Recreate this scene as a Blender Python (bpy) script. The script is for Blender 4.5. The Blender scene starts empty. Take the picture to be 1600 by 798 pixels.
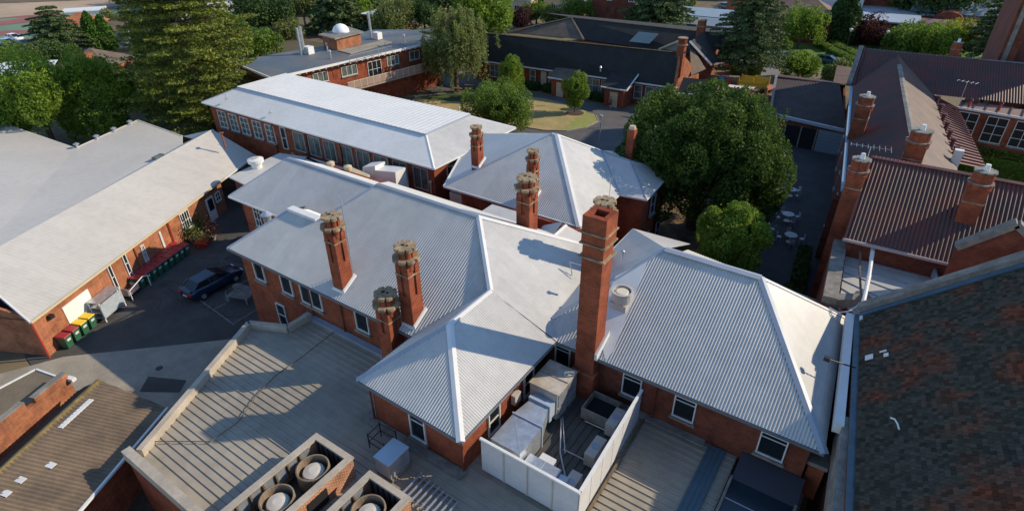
import bpy, math, random
import numpy as np
from mathutils import Vector, Matrix
C = bpy.context.scene.collection
S = bpy.context.scene
PI = math.pi
# ------------------------------------------------------------------ camera, world, sun
FPX, CXP, CYP, CAMH = 918.16, 800.0, 399.0, 26.0
_f = Vector((-0.48209842, 0.70410486, -0.52136116)); _r = Vector((0.82691316, 0.56230524, -0.00523951)); _u = Vector((-0.28947495, 0.43364636, 0.85332004))
CAM = Vector((0, 0, CAMH))
cd = bpy.data.cameras.new('camera'); cam = bpy.data.objects.new('camera', cd); C.objects.link(cam)
m = Matrix(((_r.x, _u.x, -_f.x), (_r.y, _u.y, -_f.y), (_r.z, _u.z, -_f.z)))
cam.matrix_world = Matrix.Translation(CAM) @ m.to_4x4()
cd.sensor_width = 36; cd.lens = FPX / 1600 * 36; cd.clip_end = 3000; cd.clip_start = 0.1
S.camera = cam
W = bpy.data.worlds.new('World'); S.world = W; W.use_nodes = True
nt = W.node_tree; sky = nt.nodes.new('ShaderNodeTexSky'); sky.sky_type = 'NISHITA'; sky.sun_disc = False
SUNV = Vector((.645, .585, .495)).normalized()          # towards the sun
sky.sun_elevation = math.asin(SUNV.z); sky.sun_rotation = math.atan2(SUNV.x, SUNV.y)
sky.air_density = 1.0; sky.dust_density = 0.0; sky.ozone_density = 3.2
nt.links.new(sky.outputs[0], nt.nodes['Background'].inputs[0]); nt.nodes['Background'].inputs[1].default_value = 0.15
sl = bpy.data.lights.new('sun', 'SUN'); sl.energy = 3.55; sl.angle = math.radians(0.5); sl.color = (1.0, 0.86, 0.655)
so = bpy.data.objects.new('sun', sl); C.objects.link(so); so.rotation_euler = (-SUNV).to_track_quat('-Z', 'Y').to_euler(); so.location = (30, 20, 60)
S.view_settings.view_transform = 'Standard'; S.view_settings.look = 'None'; S.view_settings.exposure = 0.46; S.view_settings.gamma = 1
S.render.engine = 'CYCLES'
S.cycles.max_bounces = 6; S.cycles.diffuse_bounces = 3; S.cycles.glossy_bounces = 3; S.cycles.transmission_bounces = 4; S.cycles.transparent_max_bounces = 6

# ------------------------------------------------------------------ measuring helpers
def ray(px, py): return _f * FPX + _r * (px - CXP) - _u * (py - CYP)
def at(px, py, z=0.0):
    d = ray(px, py); t = (z - CAMH) / d.z; return CAM + d * t
def onp(px, py, n, p0):
    d = ray(px, py); n = Vector(n); t = (Vector(p0) - CAM).dot(n) / d.dot(n); return CAM + d * t
def top_z(x, y, py):
    """height above ground at (x,y) that shows at image row py"""
    lo, hi = -5.0, 90.0
    for _ in range(50):
        z = (lo + hi) / 2; v = Vector((x, y, z)) - CAM; q = CYP - FPX * v.dot(_u) / v.dot(_f)
        if q > py: lo = z
        else: hi = z
    return (lo + hi) / 2
# ------------------------------------------------------------------ materials
MT = {}
def mat(name, col, rough=0.8, var=0.0, scale=1.0, col2=None, metal=0.0, bump=0.0, bscale=None, thr=(0.4, 0.65), spec=None, detail=5):
    if name in MT: return MT[name]
    M = bpy.data.materials.new(name); M.use_nodes = True; T = M.node_tree; B = T.nodes['Principled BSDF']; N = T.nodes.new; L = T.links.new
    B.inputs['Roughness'].default_value = rough; B.inputs['Metallic'].default_value = metal
    if spec is not None: B.inputs['Specular IOR Level'].default_value = spec
    c = (*col, 1); B.inputs['Base Color'].default_value = c
    geo = N('ShaderNodeNewGeometry')
    if var or col2:
        n1 = N('ShaderNodeTexNoise'); n1.inputs['Scale'].default_value = scale; n1.inputs['Detail'].default_value = detail; n1.inputs['Roughness'].default_value = 0.65
        L(geo.outputs['Position'], n1.inputs['Vector'])
        cr = N('ShaderNodeValToRGB'); cr.color_ramp.elements[0].position = thr[0]; cr.color_ramp.elements[1].position = thr[1]
        c2 = col2 if col2 else tuple(x * (1 - var) for x in col)
        cr.color_ramp.elements[0].color = (*c2, 1); cr.color_ramp.elements[1].color = c
        L(n1.outputs['Fac'], cr.inputs['Fac'])
        mx = N('ShaderNodeMixRGB'); mx.blend_type = 'MULTIPLY'; mx.inputs['Fac'].default_value = 0.6
        n2 = N('ShaderNodeTexNoise'); n2.inputs['Scale'].default_value = scale * 9; n2.inputs['Detail'].default_value = 4; L(geo.outputs['Position'], n2.inputs['Vector'])
        c3 = N('ShaderNodeValToRGB'); c3.color_ramp.elements[0].position = 0.3; c3.color_ramp.elements[1].position = 0.6; k = 1 - max(var, 0.15) * 0.8
        c3.color_ramp.elements[0].color = (k, k, k, 1); L(n2.outputs['Fac'], c3.inputs['Fac'])
        L(cr.outputs[0], mx.inputs[1]); L(c3.outputs[0], mx.inputs[2]); L(mx.outputs[0], B.inputs['Base Color'])
    if bump:
        n3 = N('ShaderNodeTexNoise'); n3.inputs['Scale'].default_value = bscale or scale * 12; n3.inputs['Detail'].default_value = 4; L(geo.outputs['Position'], n3.inputs['Vector'])
        b = N('ShaderNodeBump'); b.inputs['Strength'].default_value = bump; b.inputs['Distance'].default_value = 0.05; L(n3.outputs['Fac'], b.inputs['Height']); L(b.outputs[0], B.inputs['Normal'])
    MT[name] = M; return M
def brickmat(name, c1, c2, mortar=(0.30, 0.25, 0.20), scale=1.0, ms=0.012):
    if name in MT: return MT[name]
    M = bpy.data.materials.new(name); M.use_nodes = True; T = M.node_tree; B = T.nodes['Principled BSDF']; N = T.nodes.new; L = T.links.new
    B.inputs['Roughness'].default_value = 0.9; B.inputs['Specular IOR Level'].default_value = 0.2
    geo = N('ShaderNodeNewGeometry'); sp = N('ShaderNodeSeparateXYZ'); L(geo.outputs['Position'], sp.inputs[0])
    a = N('ShaderNodeMath'); a.operation = 'ADD'; L(sp.outputs[0], a.inputs[0]); L(sp.outputs[1], a.inputs[1])
    cb = N('ShaderNodeCombineXYZ'); L(a.outputs[0], cb.inputs[0]); L(sp.outputs[2], cb.inputs[1])
    bk = N('ShaderNodeTexBrick'); bk.inputs['Scale'].default_value = scale; bk.inputs['Brick Width'].default_value = 0.24; bk.inputs['Row Height'].default_value = 0.086; bk.inputs['Mortar Size'].default_value = ms
    bk.inputs['Color1'].default_value = (*c1, 1); bk.inputs['Color2'].default_value = (*c2, 1); bk.inputs['Mortar'].default_value = (*mortar, 1); bk.inputs['Bias'].default_value = -0.1
    L(cb.outputs[0], bk.inputs['Vector'])
    n = N('ShaderNodeTexNoise'); n.inputs['Scale'].default_value = 0.9; n.inputs['Detail'].default_value = 6; n.inputs['Roughness'].default_value = 0.7; L(geo.outputs['Position'], n.inputs['Vector'])
    cr = N('ShaderNodeValToRGB'); cr.color_ramp.elements[0].position = 0.32; cr.color_ramp.elements[0].color = (0.52, 0.50, 0.50, 1); cr.color_ramp.elements[1].position = 0.62; cr.color_ramp.elements[1].color = (1.1, 1.05, 1.0, 1)
    L(n.outputs['Fac'], cr.inputs['Fac']); mx = N('ShaderNodeMixRGB'); mx.blend_type = 'MULTIPLY'; mx.inputs[0].default_value = 1
    L(bk.outputs[0], mx.inputs[1]); L(cr.outputs[0], mx.inputs[2]); L(mx.outputs[0], B.inputs['Base Color'])
    bp = N('ShaderNodeBump'); bp.inputs['Strength'].default_value = 0.4; bp.inputs['Distance'].default_value = 0.01; bp.invert = True; L(bk.outputs['Fac'], bp.inputs['Height']); L(bp.outputs[0], B.inputs['Normal'])
    MT[name] = M; return M
def leafmat(name, col, col2, tr=0.45):
    if name in MT: return MT[name]
    M = bpy.data.materials.new(name); M.use_nodes = True; T = M.node_tree; N = T.nodes.new; L = T.links.new
    for n in list(T.nodes):
        if n.type == 'BSDF_PRINCIPLED': T.nodes.remove(n)
    out = [n for n in T.nodes if n.type == 'OUTPUT_MATERIAL'][0]
    geo = N('ShaderNodeNewGeometry'); n1 = N('ShaderNodeTexNoise'); n1.inputs['Scale'].default_value = 0.55; n1.inputs['Detail'].default_value = 3; L(geo.outputs['Position'], n1.inputs['Vector'])
    ad = N('ShaderNodeMath'); ad.operation = 'MULTIPLY_ADD'; ad.inputs[1].default_value = 0.45; L(geo.outputs['Random Per Island'], ad.inputs[0]); 
    sb = N('ShaderNodeMath'); sb.operation = 'MULTIPLY'; sb.inputs[1].default_value = 0.6; L(n1.outputs['Fac'], sb.inputs[0]); L(sb.outputs[0], ad.inputs[2])
    cr = N('ShaderNodeValToRGB'); cr.color_ramp.elements[0].position = 0.25; cr.color_ramp.elements[1].position = 0.78; cr.color_ramp.elements[0].color = (*col2, 1); cr.color_ramp.elements[1].color = (*col, 1)
    L(ad.outputs[0], cr.inputs['Fac'])
    d = N('ShaderNodeBsdfPrincipled'); d.inputs['Roughness'].default_value = 0.6; d.inputs['Specular IOR Level'].default_value = 0.25
    t = N('ShaderNodeBsdfTranslucent'); ms = N('ShaderNodeMixShader'); ms.inputs[0].default_value = tr
    L(cr.outputs[0], d.inputs['Base Color']); L(cr.outputs[0], t.inputs[0]); L(d.outputs[0], ms.inputs[1]); L(t.outputs[0], ms.inputs[2]); L(ms.outputs[0], out.inputs[0])
    MT[name] = M; return M
def metalroof(name, col, var=0.12, rough=0.42):
    """painted steel: base colour with faint streaks down the sheets and darker smudges"""
    M = mat(name, col, rough, var=var, scale=0.22, bump=0, thr=(0.3, 0.6), spec=0.35); T = M.node_tree
    g = T.nodes.new('ShaderNodeNewGeometry'); m = T.nodes.new('ShaderNodeMixRGB'); m.blend_type = 'MULTIPLY'; m.inputs[0].default_value = 1; c = T.nodes.new('ShaderNodeValToRGB'); c.color_ramp.elements[0].color = (.90, .905, .91, 1); c.color_ramp.elements[1].color = (1.04, 1.035, 1.03, 1)
    w = T.nodes.new('ShaderNodeTexNoise'); w.inputs['Scale'].default_value = 1.0; mp = T.nodes.new('ShaderNodeMapping'); mp.inputs['Scale'].default_value = (9, .5, .5); T.links.new(g.outputs['Position'], mp.inputs[0]); T.links.new(mp.outputs[0], w.inputs['Vector'])
    a = T.nodes.new('ShaderNodeMath'); a.operation = 'MULTIPLY_ADD'; a.inputs[1].default_value = .5; a.inputs[2].default_value = 0; T.links.new(g.outputs['Random Per Island'], a.inputs[0]); b2 = T.nodes.new('ShaderNodeMath'); b2.operation = 'MULTIPLY_ADD'; b2.inputs[1].default_value = .5; T.links.new(w.outputs['Fac'], b2.inputs[0]); T.links.new(a.outputs[0], b2.inputs[2])
    B = T.nodes['Principled BSDF']; l = B.inputs['Base Color'].links[0].from_socket; T.links.new(b2.outputs[0], c.inputs[0]); T.links.new(l, m.inputs[1]); T.links.new(c.outputs[0], m.inputs[2]); T.links.new(m.outputs[0], B.inputs['Base Color'])
    return M
white_roof = metalroof('off_white_painted_steel', (0.585, 0.57, 0.535), 0.17)
grey_roof = metalroof('pale_grey_painted_steel', (0.55, 0.545, 0.53), 0.18)
cream_roof = metalroof('cream_grey_painted_steel', (0.575, 0.535, 0.475), 0.08, 0.5)
cap_white = metalroof('white_flashing_steel', (0.74, 0.73, 0.70), 0.08)
cap_grey = metalroof('grey_flashing_and_shaded_caps', (0.36, 0.40, 0.46), 0.12)  # plain grey parts, and ridge caps with bluish shade put into their colour
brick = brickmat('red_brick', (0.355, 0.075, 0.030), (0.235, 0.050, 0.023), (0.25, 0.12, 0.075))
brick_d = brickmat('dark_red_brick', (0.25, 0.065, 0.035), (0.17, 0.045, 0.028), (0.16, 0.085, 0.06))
brick_o = brickmat('orange_brick_with_pale_joints', (0.42, 0.10, 0.035), (0.33, 0.075, 0.03), (0.55, 0.42, 0.28), ms=0.02)
brick_l = brickmat('warm_orange_brick', (0.43, 0.15, 0.065), (0.33, 0.10, 0.045), (0.36, 0.22, 0.14))
cement = mat('weathered_cement_render', (0.47, 0.34, 0.20), 0.95, var=0.5, scale=2.5, bump=0.4)
stone = mat('grey_weathered_stone', (0.30, 0.27, 0.23), 0.95, var=0.4, scale=1.5, bump=0.3)
conc = mat('yard_concrete', (0.37, 0.325, 0.25), 0.9, var=0.25, scale=0.5, bump=0.15)
parapet_c = mat('cream_painted_coping', (0.50, 0.43, 0.34), 0.8, var=0.25, scale=0.8)
asph = mat('worn_asphalt', (0.088, 0.082, 0.074), 0.95, var=0.3, scale=0.45, bump=0.2)
asph_d = mat('dark_asphalt', (0.06, 0.062, 0.068), 0.9, var=0.3, scale=0.5, bump=0.2)
road = mat('grey_driveway_asphalt', (0.125, 0.115, 0.11), 0.95, var=0.25, scale=0.4)
white_p = mat('white_gloss_paint', (0.78, 0.77, 0.73), 0.5, var=0.1, scale=2)
cream_p = mat('cream_paint', (0.62, 0.50, 0.32), 0.6, var=0.15, scale=2)
line_p = mat('worn_white_line_paint', (0.30, 0.30, 0.28), 0.8, var=0.5, scale=5)
glass_d = mat('dark_window_glass', (0.015, 0.018, 0.022), 0.1, spec=0.4)
glass_c = mat('window_glass_with_curtain', (0.16, 0.19, 0.17), 0.15, var=0.5, scale=1.3, spec=0.7)
hole_d = mat('hole_shade_black', (0.01, 0.01, 0.01), 1.0)  # near-black colour stands in for the shade inside flues, openings and gaps
deck = metalroof('weathered_ribbed_steel_deck', (0.40, 0.35, 0.275), 0.30, 0.6)
deck_b = metalroof('bluish_steel_deck', (0.09, 0.15, 0.18), 0.2, 0.5)
galv = mat('galvanised_steel', (0.60, 0.64, 0.68), 0.33, var=0.25, scale=2.5, metal=0.6)
duct_w = mat('dusty_white_unit_paint', (0.58, 0.54, 0.47), 0.55, var=0.2, scale=1.2)
panel_w = mat('white_screen_panel', (0.66, 0.66, 0.66), 0.55, var=0.10, scale=0.7)
darkmetal = mat('black_painted_steel', (0.02, 0.02, 0.022), 0.5)
rust = mat('brown_weathered_steel', (0.20, 0.135, 0.075), 0.8, var=0.4, scale=3)
brown_roof = mat('lichened_brown_fibro_sheet', (0.235, 0.165, 0.10), 0.92, col2=(0.15, 0.105, 0.07), scale=0.7, bump=0.2)
lichen = mat('yellow_lichened_ridge', (0.30, 0.21, 0.07), 0.95, var=0.45, scale=2)
red_roof = mat('faded_red_corrugated_iron', (0.150, 0.045, 0.034), 0.62, col2=(0.080, 0.046, 0.038), scale=0.5, bump=0.0, spec=0.5)
red_cap = mat('dark_red_flashing', (0.13, 0.035, 0.035), 0.7, var=0.3, scale=1)
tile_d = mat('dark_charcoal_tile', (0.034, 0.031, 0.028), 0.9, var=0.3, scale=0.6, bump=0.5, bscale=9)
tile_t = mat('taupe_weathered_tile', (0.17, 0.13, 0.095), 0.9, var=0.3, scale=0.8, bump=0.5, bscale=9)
tile_m = mat('moss_line_mortar', (0.16, 0.12, 0.05), 0.95, var=0.4, scale=2)
tile_b = mat('dark_brown_tile', (0.075, 0.055, 0.05), 0.9, var=0.3, scale=0.6, bump=0.4, bscale=8)
red_p = mat('red_oxide_pipe_paint', (0.42, 0.05, 0.03), 0.5)
soil = mat('garden_soil', (0.11, 0.07, 0.045), 1.0, var=0.4, scale=1.2)
blueroof = metalroof('blue_grey_membrane', (0.17, 0.205, 0.235), 0.2, 0.55)
timber = mat('tan_timber', (0.40, 0.26, 0.14), 0.8, var=0.3, scale=2)
# ------------------------------------------------------------------ mesh builder
def root_off(o):
    while o is not None and o.parent is not None: o = o.parent
    return o
class MB:
    def __init__(s): s.v = []; s.f = []
    def face(s, pts):
        n = len(s.v); s.v += [tuple(p) for p in pts]; s.f.append(tuple(range(n, n + len(pts)))); return s
    def hexa(s, b, t):
        n = len(s.v); s.v += [tuple(p) for p in b] + [tuple(p) for p in t]; k = len(b)
        s.f.append(tuple(n + i for i in reversed(range(k)))); s.f.append(tuple(n + k + i for i in range(k)))
        for i in range(k): j = (i + 1) % k; s.f.append((n + i, n + j, n + k + j, n + k + i))
        return s
    def box(s, x0, x1, y0, y1, z0, z1):
        return s.hexa([(x0, y0, z0), (x1, y0, z0), (x1, y1, z0), (x0, y1, z0)], [(x0, y0, z1), (x1, y0, z1), (x1, y1, z1), (x0, y1, z1)])
    def obox(s, c, d, rz=0):
        cs, sn = math.cos(rz), math.sin(rz); P = []
        for z in (-1, 1):
            for a, b in ((-1, -1), (1, -1), (1, 1), (-1, 1)):
                x, y = a * d[0] / 2, b * d[1] / 2; P.append((c[0] + x * cs - y * sn, c[1] + x * sn + y * cs, c[2] + z * d[2] / 2))
        return s.hexa(P[:4], P[4:])
    def prism(s, pts, z0, z1): return s.hexa([(p[0], p[1], z0) for p in pts], [(p[0], p[1], z1) for p in pts])
    def slab(s, pts, th):
        """thin sheet of thickness th under the given outline"""
        a = [Vector(p) for p in pts]; n = (a[1] - a[0]).cross(a[2] - a[0]).normalized()
        if n.z < 0: n = -n
        return s.hexa([p - n * th for p in a], a)
    def bar(s, p, q, w, h, up=(0, 0, 1)):
        p = Vector(p); q = Vector(q); d = (q - p).normalized(); sd = d.cross(Vector(up))
        sd = sd.normalized() if sd.length > 1e-5 else Vector((1, 0, 0)); u = sd.cross(d)
        a = sd * w / 2; b = u * h / 2
        return s.hexa([p - a - b, p + a - b, p + a + b, p - a + b], [q - a - b, q + a - b, q + a + b, q - a + b])
    def tube(s, p, q, r, r2=None, n=8, cap=True):
        p = Vector(p); q = Vector(q); r2 = r if r2 is None else r2; d = (q - p).normalized()
        a = d.cross(Vector((0, 0, 1))); a = a.normalized() if a.length > 1e-4 else Vector((1, 0, 0)); b = d.cross(a); k = len(s.v)
        for c, rr in ((p, r), (q, r2)):
            for i in range(n): t = 2 * PI * i / n; s.v.append(tuple(c + (a * math.cos(t) + b * math.sin(t)) * rr))
        for i in range(n): j = (i + 1) % n; s.f.append((k + i, k + j, k + n + j, k + n + i))
        if cap: s.f.append(tuple(k + i for i in reversed(range(n)))); s.f.append(tuple(k + n + i for i in range(n)))
        return s
    def lathe(s, c, prof, n=16):
        k = len(s.v)
        for r, z in prof:
            for i in range(n): t = 2 * PI * i / n; s.v.append((c[0] + r * math.cos(t), c[1] + r * math.sin(t), c[2] + z))
        for a in range(len(prof) - 1):
            for i in range(n): j = (i + 1) % n; s.f.append((k + a * n + i, k + a * n + j, k + a * n + n + j, k + a * n + n + i))
        s.f.append(tuple(k + i for i in reversed(range(n)))); e = k + (len(prof) - 1) * n; s.f.append(tuple(e + i for i in range(n)))
        return s
    def corr(s, poly, pitch=0.125, amp=0.012, prof='wave', down=None, sheet=0.76):
        """corrugated / ribbed sheet over a planar convex outline, ribs running down the slope"""
        P = [Vector(p) for p in poly]; o = P[0]; n = Vector((0, 0, 0))
        for i in range(len(P)): n += P[i].cross(P[(i + 1) % len(P)])
        n.normalize()
        if n.z < 0: n = -n
        if down is None: d = Vector((0, 0, -1)) - n * (-n.z)
        else: d = Vector(down)
        d.normalize(); a = n.cross(d).normalized()
        st = [((p - o).dot(a), (p - o).dot(d)) for p in P]; s0 = min(x[0] for x in st) + 1e-4; s1 = max(x[0] for x in st) - 1e-4
        if prof == 'wave': fr = [(0, 1), (0.25, 0), (0.5, -1), (0.75, 0)]
        elif prof == 'rib': fr = [(0, 0), (0.04, 1), (0.2, 1), (0.24, 0)]
        else: fr = [(0, 0), (0.1, 1), (0.4, 1), (0.5, 0)]
        xs = [(s0, None), (s1, None)]; k = math.floor(s0 / pitch)
        while k * pitch < s1:
            for t, h in fr:
                x = (k + t) * pitch
                if s0 < x < s1: xs.append((x, h))
            k += 1
        for q in st:
            if s0 < q[0] < s1: xs.append((q[0], None))
        def hh(x):
            t = (x / pitch) % 1.0; L_ = fr + [(1.0, fr[0][1])]
            for i in range(len(L_) - 1):
                if L_[i][0] <= t <= L_[i + 1][0]:
                    w = (t - L_[i][0]) / (L_[i + 1][0] - L_[i][0]); return L_[i][1] * (1 - w) + L_[i + 1][1] * w
            return 0
        xs = sorted((x, hh(x) if h is None else h) for x, h in xs); prev = None; N = len(st); last = s0 - .3
        for x, h in xs:
            ts = []
            for i in range(N):
                (a0, b0), (a1, b1) = st[i], st[(i + 1) % N]
                if (a0 - x) * (a1 - x) <= 0 and abs(a1 - a0) > 1e-9: ts.append(b0 + (b1 - b0) * (x - a0) / (a1 - a0))
            if not ts: continue
            lo, hi = min(ts), max(ts); base = o + a * x + n * (h * amp); s.v.append(tuple(base + d * lo)); s.v.append(tuple(base + d * hi)); c = len(s.v) - 2
            if prev is not None: s.f.append((prev, prev + 1, c + 1, c))
            prev = c
            if sheet and x - last > sheet:
                last = x; s.v.append(s.v[c]); s.v.append(s.v[c + 1]); prev = c + 2
        return s
    def build(s, name, m_, parent=None, label=None, cat=None, group=None, kind=None, smooth=False, loc=None):
        me = bpy.data.meshes.new(name); V = s.v
        r = root_off(parent)
        off = None
        if r is not None and not r.get('_local'): off = r.location
        if parent is None and loc is not None: off = Vector(loc)
        if off is not None: V = [(p[0] - off[0], p[1] - off[1], p[2] - off[2]) for p in V]
        me.from_pydata(V, [], s.f); me.update()
        if smooth: me.polygons.foreach_set('use_smooth', [True] * len(me.polygons))
        if m_: me.materials.append(m_)
        o = bpy.data.objects.new(name, me); C.objects.link(o)
        if parent is not None: o.parent = parent
        elif loc is not None: o.location = loc
        if label: o['label'] = label
        if cat: o['category'] = cat
        if group: o['group'] = group
        if kind: o['kind'] = kind
        return o
def thing(name, label, cat, loc=(0, 0, 0), rz=0, group=None, local=False):
    o = bpy.data.objects.new(name, None); C.objects.link(o); o.location = loc; o.rotation_euler = (0, 0, rz); o['label'] = label; o['category'] = cat
    o.empty_display_size = 0.3
    if group: o['group'] = group
    if local: o['_local'] = 1
    return o
def dup(root, loc, rz=0, label=None, group=None, scale=None, mats=None):
    r = root.copy(); C.objects.link(r); r.location = loc; r.rotation_euler = (0, 0, rz)
    if label: r['label'] = label
    if group: r['group'] = group
    if scale: r.scale = scale if hasattr(scale, '__len__') else (scale,) * 3
    def rec(a, b):
        for ch in list(a.children):
            c = ch.copy(); C.objects.link(c); c.parent = b
            if mats and c.name.split('.')[0] in mats: 
                c.data = c.data.copy(); c.data.materials.clear(); c.data.materials.append(mats[c.name.split('.')[0]])
            rec(ch, c)
    rec(root, r)
    return r
def struct(name, pts, m_, z=None):
    b = MB(); b.face([(p[0], p[1], p[2] if z is None else z) for p in pts]); return b.build(name, m_, kind='structure')
def pxs(z, *L): return [at(x, y, z) for x, y in L]
# ------------------------------------------------------------------ building pieces
def walls(parent, pts, z0, z1, m_=None, name='wall'):
    """footprint given counter-clockwise; each side is a wall 0.25 m thick"""
    n = len(pts); out = []
    for i in range(n):
        p, q = Vector((*pts[i][:2], 0)), Vector((*pts[(i + 1) % n][:2], 0)); d = (q - p).normalized(); inn = Vector((-d.y, d.x, 0)) * 0.25
        b = MB(); b.prism([p, q, q + inn - d * 0.26, p + inn + d * 0.26], z0, z1); out.append(b.build(name, m_ or brick, parent))
    return out
def window(parent, c, out, w, h, nx=2, ny=2, fm=None, gm=None, sill=True, fw=0.06, toprow=None, arch=None):
    """c = centre on the wall face, out = outward horizontal direction"""
    o = Vector((out[0], out[1], 0)).normalized(); u = Vector((-o.y, o.x, 0)); c = Vector(c); Z = Vector((0, 0, 1)); fm = fm or white_p; gm = gm or glass_d
    b = MB(); D = 0.10
    def br(a0, a1, z0, z1, d0=0.0, d1=D):
        P = [c + u * a + Z * z + o * dd for dd in (d0, d1) for a, z in ((a0, z0), (a1, z0), (a1, z1), (a0, z1))]; b.hexa(P[:4], P[4:])
    W2, H2 = w / 2, h / 2
    br(-W2, -W2 + fw, -H2, H2); br(W2 - fw, W2, -H2, H2); br(-W2 + fw, W2 - fw, -H2, -H2 + fw); br(-W2 + fw, W2 - fw, H2 - fw, H2)
    for i in range(1, nx): x = -W2 + w * i / nx; br(x - fw * .4, x + fw * .4, -H2 + fw, H2 - fw, 0, D * .8)
    zs = toprow if toprow else [-H2 + h * j / ny for j in range(1, ny)]
    for z in zs: br(-W2 + fw, W2 - fw, z - fw * .35, z + fw * .35, 0, D * .7)
    f = b.build('window', fm, parent)
    g = MB(); P = [c + u * a + Z * z + o * dd for dd in (0.005, 0.03) for a, z in ((-W2 + fw * .5, -H2 + fw * .5), (W2 - fw * .5, -H2 + fw * .5), (W2 - fw * .5, H2 - fw * .5), (-W2 + fw * .5, H2 - fw * .5))]
    g.hexa(P[:4], P[4:]); g.build('pane', gm, f)
    if sill:
        s_ = MB(); P = [c + u * a + Z * z + o * dd for dd in (0.0, 0.2) for a, z in ((-W2 - .1, -H2 - .14), (W2 + .1, -H2 - .14), (W2 + .1, -H2 - .004), (-W2 - .1, -H2 - .004))]; s_.hexa(P[:4], P[4:]); s_.build('sill', stone, f)
    return f
def winq(parent, tl, br, p0, out, **k):
    """window seen between two image corners on the wall through p0"""
    a = onp(*tl, (out[0], out[1], 0), p0); b = onp(*br, (out[0], out[1], 0), p0); c = (a + b) / 2
    w = (Vector((a.x, a.y)) - Vector((b.x, b.y))).length; return window(parent, c, out, w, abs(a.z - b.z), **k)
def door(parent, c, out, w, h, m_, handle=True):
    o = Vector((out[0], out[1], 0)).normalized(); u = Vector((-o.y, o.x, 0)); c = Vector(c); Z = Vector((0, 0, 1)); b = MB()
    P = [c + u * a + Z * z + o * dd for dd in (0.0, 0.06) for a, z in ((-w / 2, 0), (w / 2, 0), (w / 2, h), (-w / 2, h))]; b.hexa(P[:4], P[4:]); d = b.build('door', m_, parent)
    if handle:
        hb = MB(); q = c + u * (w * .38) + Z * 1.0 + o * 0.09; hb.obox(q, (.12, .06, .03), math.atan2(u.y, u.x)); hb.build('handle', darkmetal, d)
    return d
def gutter(parent, pts, m_=None, w=0.14, h=0.15, name='gutter'):
    b = MB()
    for i in range(len(pts) - 1): b.bar(pts[i], pts[i + 1], w, h)
    return b.build(name, m_ or cap_white, parent)
def ridge(parent, p, q, m_=None, w=0.34, name='ridge_cap'):
    p = Vector(p); q = Vector(q); d = (q - p).normalized(); sd = Vector((-d.y, d.x, 0)).normalized() * w / 2; Z = Vector((0, 0, 0.05)); dn = Vector((0, 0, -0.03))
    b = MB(); b.hexa([p - sd + dn, p + sd + dn, p + Z], [q - sd + dn, q + sd + dn, q + Z]); return b.build(name, m_ or cap_white, parent)
def downpipe(parent, p, z0, m_, r=0.05):
    b = MB(); b.tube((p[0], p[1], z0), (p[0], p[1], p[2]), r, n=6); b.obox((p[0], p[1], p[2]), (.22, .22, .2)); return b.build('downpipe', m_, parent)
def cog(cx, cy, r, dep, n=8, rot=0.0, sq=0.0):
    out = []
    for i in range(n):
        for k, rr in ((-0.34, r), (-0.12, r * 1.03), (0.12, r * 1.03), (0.34, r), (0.5, r - dep)):
            t = rot + 2 * PI * (i + k) / n; out.append((cx + rr * math.cos(t), cy + rr * math.sin(t)))
    return out
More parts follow.
